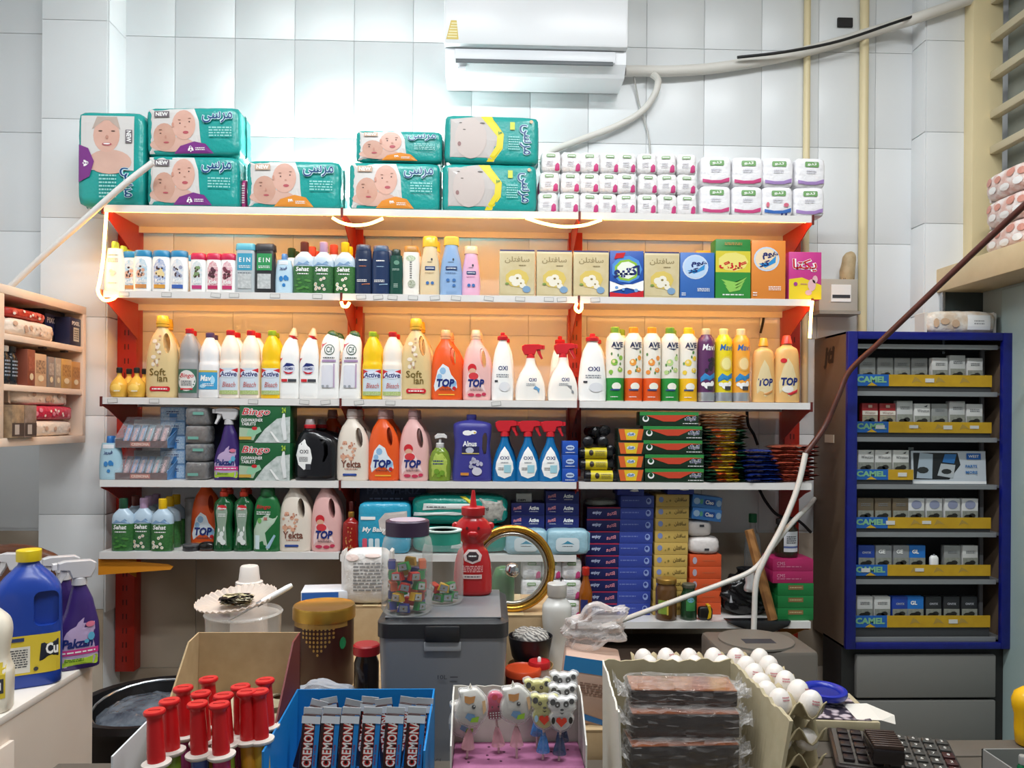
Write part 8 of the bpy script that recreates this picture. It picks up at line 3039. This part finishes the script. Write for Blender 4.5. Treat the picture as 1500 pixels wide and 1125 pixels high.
CH = choc()
for q, (u, v) in enumerate(((458, 1043), (486, 1042), (514, 1040), (545, 1043), (578, 1041), (609, 1043))):
    pt = WY(u, v, 1.285)
    put(CH, (pt.x - .004, 1.262, .9505), 'front chocolate bar of the blue box, %s counted from the candy tubes' % 'first second third fourth fifth sixth'.split()[q], 'chocolate bar', 'front row chocolate bars', rx=-.10, rz=.0, ry=.06)
for q, (u, ry_) in enumerate(((452, .5), (478, -.35), (503, .45), (530, .2), (558, -.25), (585, .3), (612, .15))):
    pt = WY(u + 8, 1030, 1.36)
    put(CH, (pt.x - ry_*.04, 1.345 + .008*(q % 2), .935), 'chocolate bar leaning crosswise behind the front row of bars', 'chocolate bar', 'rear chocolate bars', rx=-.12, ry=ry_*.5)

# ================================================================== lollipop box
XC0, XC1, YC0, YC1 = WY(664, 1010, 1.32).x, WY(849, 1010, 1.32).x, 1.215, 1.32
lb = empty('lollipop_box', ((XC0 + XC1) / 2, YC1, .9005))
LO = Vector(((XC0 + XC1) / 2, YC1, .9005))
tag(lb, 'white open display box with pink foam holding the lollipops', 'box')
M_BOXW = mat('#c9c5bc', .6, noise=(20, '#b5b0a4', .3))


def kpart(name, vf, m, smooth=None):
    return mesh_obj(name, [Vector(v) - LO for v in vf[0]], vf[1], m, lb, smooth)


zbl = WY(755, 1004, 1.32).z
V = [(XC0 + (XC1 - XC0)*q / 16, YC1, zbl + (rs.uniform(-.003, .002))) for q in range(17)]
W_ = V + [(x, y, .9005) for x, y, z in V] + [(x, y - .003, z) for x, y, z in V] + [(x, y - .003, .9005) for x, y, z in V]
Fc = []
for i in range(16):
    Fc += [(i, i + 1, 18 + i, 17 + i), (34 + i, 51 + i, 52 + i, 35 + i), (i, 34 + i, 35 + i, i + 1)]
kpart('back_wall', (W_, Fc), M_BOXW)
for x, dx in ((XC0, .0025), (XC1, -.0025)):
    V = []
    for q in (0, dx):
        V += [(x + q, YC1, .9005), (x + q, YC1, zbl), (x + q, YC1 - .035, zbl - .004), (x + q, YC0, 1.035), (x + q, YC0, .9005)]
    kpart('side_wall', (V, [(0, 1, 2, 3, 4), (9, 8, 7, 6, 5)] + [(i, 5 + i, 5 + (i + 1) % 5, (i + 1) % 5) for i in range(5)]), mat('#d2cec6', .5))
kpart('foam', box(XC0 + .003, XC1 - .003, YC0, YC1 - .004, .903, 1.0, .003), mat('#a5648a', .8, noise=(60, '#945678', .3)), 30)
kpart('floor_panel', box(XC0, XC1, YC0, YC1, .9005, .903), M_BOXW)
for q in range(12):
    pt = (rs.uniform(XC0 + .02, XC1 - .02), rs.uniform(YC0 + .02, YC1 - .02))
    kpart('foam_hole', xf(lathe([(.0022, 0), (.0022, .0006)], 10), (pt[0], pt[1], 1.0)), mat('#4a1c38', .8))


def lolly(kind):
    it = Item('lollipop', 1.25 / F)
    if kind == 'unicorn':
        out = smooth_outline([(-4, -24), (-17, -16), (-19, 0), (-15, 12), (-17, 22), (-8, 24), (2, 27), (10, 22), (18, 12), (20, -4), (14, -18), (4, -25)])
        base = mat('#dcd8d0', .3, coat=.4)
    elif kind == 'pink':
        out = smooth_outline([(0, -18), (-10, -14), (-11, 2), (-8, 16), (0, 20), (9, 16), (12, 4), (10, -14)])
        base = mat('#c02a5c', .3, coat=.4)
    else:
        out = smooth_outline([(0, -24), (-10, -18), (-15, -6), (-13, 2), (-17, 8), (-16, 15), (-18, 21), (-11, 24), (-6, 21), (0, 22), (6, 21), (11, 24), (18, 21), (16, 15), (17, 8), (13, 2), (15, -6), (10, -18)])
        base = mat('#cfc97a' if kind == 'yellow' else '#e0dedb', .3, coat=.4)
    H = 66
    out = [(x, z + H) for x, z in out]
    it.mesh('candy', prism(out, -5, 5, 2.2), base, 50)
    it.surf = lambda x, z: -5.0
    if kind == 'unicorn':
        it.poly('mane_print', [(-9, H + 8), (-10, H + 17), (-2, H + 16), (4, H + 18), (3, H + 9), (-3, H + 6)], mat('#d8923a'), 3)
        it.mesh('horn', prism([(-7, H + 22), (-4, H + 33), (0, H + 25)], -3, 3, .6), mat('#e6e0d2', .35), 40)
        it.blobs('eye_print', [(3, H + 3, 2.6, 3.2)], mat('#2a2a2c'))
        it.blobs('eye_glint', [(3.6, H + 4.2, .9, 1.1)], C_WH)
        it.poly('blue_scarf', [(-7, H - 12), (-4, H - 6), (5, H - 7), (7, H - 14), (0, H - 17)], mat('#5f9ac8'), 3)
        it.poly('green_scarf', [(0, H - 18), (2, H - 12), (11, H - 9), (10, H - 17)], mat('#8fb83a'), 3)
        it.poly('peach_tail', [(13, H + 12), (17, H + 14), (19, H), (16, H - 6)], mat('#e0b88a'), 2)
    elif kind == 'pink':
        it.blobs('red_spots', [(0, H + 13, 4, 4), (7, H + 8, 4.6, 4)], mat('#d01c2a'))
        it.blobs('eye_print', [(-4, H, 1, 1.4), (4, H, 1, 1.4)], mat('#3a1020'))
        it.rect('dotted_band', 0, H - 11, 19, 10, mat('#8a1434'))
        it.blobs('white_dots', [(-7 + 3.6*i, H - 8 - 3.4*j, 1, 1) for i in range(5) for j in range(3)], C_WH)
    else:
        it.blobs('ear_print', [(-12, H + 16, 3.6, 4.6), (12, H + 18, 3.4, 4)], mat('#1e1a16'))
        it.blobs('eye_patch', [(-6, H + 12, 2.6, 2.8), (5, H + 13, 2.6, 2.8)] if kind == 'yellow' else [(-6, H + 13, 3.6, 4.4), (5, H + 14, 3.6, 4.4)], mat('#2a2620'))
        it.blobs('eye_glint', [(-6, H + 12.4, 1, 1.1), (5, H + 13.4, 1, 1.1)], mat('#b0a02a' if kind == 'yellow' else '#eeeeee', .4))
        it.blobs('nose_print', [(0, H + 6.5, 2.4, 1.6)], mat('#1e1a16'))
        it.poly('mouth_print', [(-3, H + 3), (0, H + 1.6), (3, H + 3), (0, H + .4)], mat('#1e1a16'), 1)
        it.poly('heart', [(0, H - 17), (-7, H - 9), (-6, H - 4.5), (-2.6, H - 3.6), (0, H - 6.4), (2.6, H - 3.6), (6, H - 4.5), (7, H - 9)], mat('#cc3a26'), 2)
        it.blobs('arm_print', [(11.5, H - 7, 2.6, 5)], mat('#2a2620' if kind == 'white' else '#d8a04a', .4))
        it.blobs('arm_print', [(-10.5, H - 8, 2.4, 5)], mat('#2a2620' if kind == 'white' else '#9ac0d8', .4))
    it.mesh('stick', tube([(0, 0, -12), (0, 0, H - 18)], 1.5, 8), mat('#d6b8b4', .5), 40)
    it.mesh('clear_wrap', prism([(x*1.1, (z - H)*1.08 + H) for x, z in out], -7, 7, 3), clear('#e6e6e6', .07, .05, (50, .8)), 50)
    it.mesh('twist', lathe([(1.6, H - 34), (5, H - 40), (9, H - 56), (5, H - 38), (2, H - 30)], 10), clear({'unicorn': '#d8a0a8', 'pink': '#d8a0a8', 'yellow': '#4a86c8', 'white': '#3a4a6a'}[kind], .45, .1, (50, .8)), 40)
    return it


def smooth_outline(pts, k=3):
    n = len(pts)
    out = []
    for i in range(n):
        p0, p1, p2, p3 = pts[i - 1], pts[i], pts[(i + 1) % n], pts[(i + 2) % n]
        for j in range(k):
            t = j / k
            out.append(tuple(.5*(2*b + (c - a)*t + (2*a - 5*b + 4*c - d)*t*t + (3*b - a - 3*c + d)*t ** 3) for a, b, c, d in zip(p0, p1, p2, p3)))
    return out


LP = {k_: lolly(k_) for k_ in ('unicorn', 'pink', 'yellow', 'white')}
for kd, u, v, y, lean, lab in (('unicorn', 690, 1040, 1.25, .08, 'white unicorn lollipop leaning at the box corner'), ('unicorn', 681, 1056, 1.285, -.06, 'white unicorn lollipop half hidden behind another'),
                               ('pink', 726, 1037, 1.27, -.08, 'deep pink lollipop with dotted band'), ('unicorn', 756, 1036, 1.25, -.02, 'white unicorn lollipop between the pink one and the bears'),
                               ('yellow', 787, 1022, 1.29, .0, 'yellow bear lollipop in the second row'), ('yellow', 797, 1045, 1.245, .02, 'yellow bear lollipop with red heart in front'),
                               ('white', 826, 1012, 1.295, 0, 'white panda lollipop at the back'), ('white', 824, 1030, 1.27, 0, 'white panda lollipop in the middle'), ('white', 822, 1048, 1.24, .04, 'white panda lollipop with red heart in front')):
    c = WY(u, v, y)
    L_ = 66*1.25 / F
    zb0 = c.z - L_*math.cos(lean)
    put(LP[kd], (c.x - L_*math.sin(lean), y, zb0), lab, 'lollipop', ry=lean, sc=(1.14, 1.1, 1.06))

# ================================================================== box of wrapped bars
XD0, XD1, YD0, YD1 = WY(884, 975, 1.372).x, WY(1068, 975, 1.372).x, 1.17, 1.372
wb = empty('wrapped_bar_box', ((XD0 + XD1) / 2, YD1, .9005))
DO2 = Vector(((XD0 + XD1) / 2, YD1, .9005))
tag(wb, 'torn open cardboard box of plastic-wrapped bars', 'box')


def torn(p0, p1, p2, p3, th, m, name, seed):
    """wall p0-p1 bottom, p3-p2 torn top edge"""
    rr = random.Random(seed)
    p0, p1, p2, p3, th = (Vector(q) for q in (p0, p1, p2, p3, th))
    n = 22
    top = [p3.lerp(p2, i / n) + Vector((0, 0, rr.uniform(-.004, .003))) for i in range(n + 1)]
    bot = [p0.lerp(p1, i / n) for i in range(n + 1)]
    V = top + bot + [q + th for q in top] + [q + th for q in bot]
    k_ = n + 1
    Fc = []
    for i in range(n):
        Fc += [(i, k_ + i, k_ + i + 1, i + 1), (2*k_ + i, 2*k_ + i + 1, 3*k_ + i + 1, 3*k_ + i), (i, i + 1, 2*k_ + i + 1, 2*k_ + i)]
    Fc += [(0, 2*k_, 3*k_, k_), (n, k_ + n, 3*k_ + n, 2*k_ + n)]
    return mesh_obj(name, [q - DO2 for q in V], Fc, m, wb)


zw = WY(975, 966, 1.372).z
flare = .018
torn((XD0, YD1, .9005), (XD1, YD1, .9005), (XD1 + .002, YD1, zw), (XD0 - .002, YD1, zw), (0, -.004, 0), M_CARDG, 'back_wall', 1)
torn((XD0, YD0, .9005), (XD0, YD1, .9005), (XD0 - .002, YD1, zw), (XD0 - .008, YD0, zw - .02), (.003, 0, 0), mat('#d8d2c6', .6), 'side_wall', 2)
torn((XD1 + .004, YD0, .9005), (XD1 + .004, YD1, .9005), (XD1 + .006, YD1, zw), (XD1 + flare + .018, YD0, zw - .03), (-.006, 0, 0), M_CARDG, 'side_wall', 3)
torn((XD0, YD0, .9005), (XD1, YD0, .9005), (XD1, YD0, .94), (XD0, YD0, .94), (0, .003, 0), mat('#d8b23a', .5), 'front_wall', 4)
mesh_obj('floor_panel', *[[Vector(v) - DO2 for v in q] if i == 0 else q for i, q in enumerate(box(XD0, XD1, YD0, YD1, .9005, .903))], M_CARDG, wb)


def wrapped_bar(seed, brown, hz=.018):
    it = Item('wrapped_bar_pack')
    rr = random.Random(seed)
    hx, hy = .088, .032
    it.mesh('bars', ([(x, y, z + hz) for x, y, z in box(-hx, hx, -hy, hy, -hz, hz, .003)[0]], box(-hx, hx, -hy, hy, -hz, hz, .003)[1]), mat('#17110f', .25, noise=(20, '#2a1c18', .3)), 30)
    if brown:
        it.mesh('brown_top', box(-hx + .001, hx - .001, -hy + .001, hy - .001, 2*hz, 2*hz + .0015), mat('#5c2c16', .15, noise=(30, '#8a4a26', .25), coat=.6))
    V, Fc = soft_box(hx + .005, hy + .006, hz + .005, 8, 11, 0, .0028, seed)
    it.mesh('clear_wrap', ([(x, y, z + hz + .002) for x, y, z in V], Fc), clear('#d6d2cf', .05, .03, (20, 1.0), .3), 15)
    for s in (-1, 1):
        V, Fc = [], []
        n = 12
        for j in range(5):
            f = j / 4
            for i in range(n + 1):
                y = (-1 + 2*i / n)*(hy*(1 + .25*f))
                V.append((s*(hx + .002 + .02*f) + rr.uniform(-.002, .002), y, hz + .010*math.sin(i*1.9 + seed + j)*f + rr.uniform(-.003, .003) + .012*f))
        for j in range(4):
            for i in range(n):
                a_ = j*(n + 1) + i
                Fc.append((a_, a_ + 1, a_ + n + 2, a_ + n + 1))
        it.mesh('wrap_end', (V, Fc), clear('#dedbd8', .16, .05, (60, 1.0)), 25)
    return it


xm_ = (XD0 + XD1) / 2
for q, (dx, y, brown, rz, lab) in enumerate(((.0, 1.265, True, .0, 'wrapped bar pack at the very bottom of the torn box'), (.003, 1.26, True, -.02, 'wrapped bar pack second from the bottom of the torn box'), (-.004, 1.255, True, .03, 'wrapped bar pack with dull brown face, third from the top'),
                                               (.002, 1.272, True, -.02, 'black wrapped bar pack just under the topmost one'), (.006, 1.295, True, -.05, 'topmost wrapped bar pack with shiny brown face'))):
    put(wrapped_bar(q + 2, brown, .019 if q != 4 else .013), (xm_ + dx, y, .9045 + .0435*q), lab, 'bar pack', rz=rz, rx=(0, 0, .02, 0, .04)[q])

# ================================================================== egg trays


def egg_tray():
    it = Item('egg_tray')
    n = 6
    p_ = .0502
    s_ = 8
    N = n*s_
    V, Fc = [], []
    for j in range(N + 1):
        for i in range(N + 1):
            x, y = (i / N - .5)*n*p_, (j / N - .5)*n*p_
            cx_ = math.cos(2*math.pi*i / s_)
            cy_ = math.cos(2*math.pi*j / s_)
            z = .022 + .010*(cx_ + cy_) + .006*cx_*cy_
            V.append((x, y, z))
    for j in range(N):
        for i in range(N):
            a_ = j*(N + 1) + i
            Fc.append((a_, a_ + 1, a_ + N + 2, a_ + N + 1))
    o = it.mesh('pulp_tray', (V, Fc), mat('#b3a584', .9, noise=(60, '#a09272', .3)), 60)
    md = o.modifiers.new('thick', 'SOLIDIFY')
    md.thickness = .0025
    return it


def egg(stamp):
    it = Item('egg')
    it.mesh('shell', lathe([(.002, 0), (.011, .0025), (.018, .009), (.0213, .019), (.0215, .026), (.0195, .037), (.0145, .047), (.008, .0525), (.002, .0545)], 20), mat('#e2dcd6', .45, noise=(120, '#dcd4cc', .3)), 80)
    if stamp:
        it.surf = lambda x, z: -math.sqrt(max(1e-6, (.0217*math.sin(math.acos(max(-1, min(1, (z - .025) / .031)))) ) ** 2 - x*x))
        it.lines(.001, .040, .014, .009, 2, mat('#b86a72', .6), name='stamp', seed=stamp)
    return it


ET = egg_tray()
EG = [egg(0), egg(3), egg(5)]
ec = WZ(1160, 1022, 1.04)
ex1 = WZ(1180, 1020, 1.04).x
ex0 = ex1 - 5*.0502
ey0 = ec.y
ECX, ECY = (ex0 + ex1) / 2 + .0, ey0 + 2.5*.0502
ztr = [.9005, .9475, .9945]
for q in range(3):
    put(ET, (ECX, ECY, ztr[q]), ['lowest grey-brown pulp egg tray of the stack', 'middle grey-brown pulp egg tray of the stack', 'top grey-brown pulp egg tray full of eggs'][q], 'egg tray')
for j in range(6):
    for i in range(6):
        k_ = EG[RND.choice((0, 1, 2))]
        top_ = 'white egg with pink stamp in the top tray' if k_ is not EG[0] else 'plain white egg in the top tray'
        put(k_, (ex0 + i*.0502, ey0 + j*.0502, ztr[2] + .008), top_, 'egg', 'stamped eggs in the top tray' if k_ is not EG[0] else 'plain eggs in the top tray', rx=RND.uniform(-.2, .2), ry=RND.uniform(-.2, .2), rz=RND.uniform(-.6, .6))
for i in (3, 4, 5):
    put(EG[0], (ex0 + i*.0502, ey0, ztr[1] - .026 + .022), 'white egg peeping out between the stacked trays', 'egg', 'eggs between the trays', sc=(.95, .95, .72))

# ------------------------------------------------------------------ flat box with blue lids, calculator, tray at the far right
it = Item('crossword_box')
it.mesh('box', box(-.075, .075, -.085, .085, 0, .042, .002), M_CARDG, 30)
it.mesh('printed_card', box(-.068, .06, -.08, .08, .0425, .0445), mat('#b9aab0', .6, voro=(60, '#2a2030', .12)), None)
it.mesh('curled_paper', ([(.03, -.08, .045), (.08, -.075, .043), (.115, -.06, .03), (.03, .0, .047), (.08, .0, .05), (.125, -.03, .038)], [(0, 1, 4, 3), (1, 2, 5, 4)]), mat('#dcd6cc', .6))
p = WZ(1244, 1052, .945)
put(it, (p.x - .01, 1.625, .9005), 'flat cardboard box with dark patterned card on top', 'box', rz=-.1)
bxp = (p.x - .01, 1.625)
for q, (dx, dy, dz, lab) in enumerate(((-.028, .045, .0455, 'blue plastic ring lid lying beneath another'), (-.002, .015, .0605, 'blue plastic ring lid resting askew on top'))):
    it = Item('blue_ring_lid')
    it.mesh('ring', lathe([(.030, 0), (.044, 0), (.047, .006), (.046, .013), (.040, .015), (.034, .012), (.030, .008)], 28, True), mat('#16289a', .3), 50)
    it.mesh('disc', lathe([(.001, .003), (.032, .003), (.032, .006), (.001, .006)], 24), mat('#14247e', .35), 40)
    put(it, (bxp[0] + dx, bxp[1] + dy, .9005 + dz), lab, 'lid', rx=.06*q)


def calculator():
    it = Item('desk_calculator')
    it.mesh('case', box(-.115, .105, -.075, .075, 0, .014, .004), mat('#2a1f1e', .35), 30)
    it.mesh('face_plate', box(-.108, .098, -.068, .068, .014, .016), mat('#4f4c48', .45))
    for r_ in range(5):
        for c_ in range(8):
            kc = '#20181a' if c_ < 3 else '#3f3d3a'
            if (c_ == 7 and r_ < 3):
                kc = '#3a1c1c'
            o = it.mesh('key', xf(box(-.0098, .0098, -.0095, .0095, 0, .007, .0018), (-.09 + c_*.0248 + (.004 if c_ > 2 else 0), -.052 + r_*.0255, .016)), mat(kc, .35), 30)
            if c_ > 2:
                t = text_mesh('789456123'[(c_ - 3 + 3*r_) % 9], .02)
                it.mesh('key_mark', xf(([(v[0]*.005, v[1]*.007, .0074) for v in t[0]], t[1]), (-.086 + c_*.0248, -.052 + r_*.0255, .016)), mat('#c9c6c0', .5), parent=o)
    return it


p = WZ(1308, 1104, .915)
put(calculator(), (p.x, p.y - .012, .9085), 'large dark desk calculator on the table corner', 'calculator', rz=-.32, rx=.1)
it = Item('dark_stapler')
it.mesh('base', box(-.028, .028, -.035, .035, 0, .03, .006), mat('#1c1718', .2), 40)
it.mesh('ridged_top', join(*[box(-.026, .026, -.032 + .008*q, -.027 + .008*q, .028, .036, .0015) for q in range(8)]), mat('#3c2c26', .35), 30)
p = WZ(1285, 1085, .955)
put(it, (p.x, p.y - .022, .9365), 'dark ridged block lying on the calculator', 'block', rz=-.2, rx=.1)
it = Item('grey_tray')
W1, D1, H1 = .10, .07, .05
it.mesh('tray_floor', box(-W1, W1, -D1, D1, 0, .003), mat('#6f6e6c'))
for x0_, x1_, y0_, y1_ in ((-W1, W1, D1 - .003, D1), (-W1, W1, -D1, -D1 + .003), (-W1, -W1 + .003, -D1, D1), (W1 - .003, W1, -D1, D1)):
    it.mesh('tray_wall', box(x0_, x1_, y0_, y1_, 0, H1), mat('#8a8986'))
p = WZ(1438, 1097, .95)
TG = (p.x + W1, p.y - D1, .9005)
put(it, TG, 'grey open tray with small green bottles', 'tray')
for q in range(4):
    it2 = Item('small_green_bottle') if q == 0 else it2
    if q == 0:
        it2.mesh('bottle', lathe([(.009, 0), (.010, .003), (.010, .03), (.006, .036)], 14), mat('#12603a', .15), 40)
        it2.mesh('cap', lathe([(.0075, .036), (.0075, .049), (.0065, .051)], 14), mat('#c9c9c6', .3, .6), 40)
    put(it2, (TG[0] - .05 + .026*q, TG[1] + .03 - .012*(q % 2), .904), 'small green bottle with silver cap in the grey tray', 'bottle', 'small green bottles in the tray')
it = Item('yellow_bottle')
it.mesh('bottle', lathe([(.022, 0), (.026, .004), (.028, .03), (.028, .06), (.032, .075), (.033, .09), (.028, .105), (.014, .116), (.002, .118)], 24), mat('#e3ae10', .25), 60)
it.mesh('mark', xf(lathe([(.006, 0), (.006, .001)], 12), (0, -.0325, .084), rx=math.pi / 2), C_INK)
p = WZ(1502, 1093, .90)
put(it, (p.x + .012, 1.52, .9005), 'yellow rounded bottle behind the grey tray', 'bottle')
# appliance standing under the shelf end
ap = empty('grey_appliance', (WY(1115, 960, 2.45).x, 2.5, 0))
tag(ap, 'beige-grey appliance with oval printed top under the shelf end', 'appliance')
zt2 = WY(1115, 952, 2.4).z
mesh_obj('body', *box(-.15, .16, -.12, .12, 0, zt2, .015), mat('#6b645c', .5), ap, 40)
mesh_obj('oval_top', *xf(lathe([(.001, 0), (.12, 0), (.12, .006), (.001, .006)], 30), (0, 0, zt2)), mat('#78736b'), ap, 40)
mesh_obj('dark_label', *box(-.05, .05, -.05, .0, zt2 + .006, zt2 + .0066), C_INK, ap)

# prototypes that ended up unused are removed
for o in [x for x in bpy.data.objects if x.type == 'EMPTY' and x.parent is None and 'label' not in x and x.get('kind') is None]:
    for c_ in list(o.children):
        for g_ in list(c_.children):
            bpy.data.objects.remove(g_)
        bpy.data.objects.remove(c_)
    bpy.data.objects.remove(o)
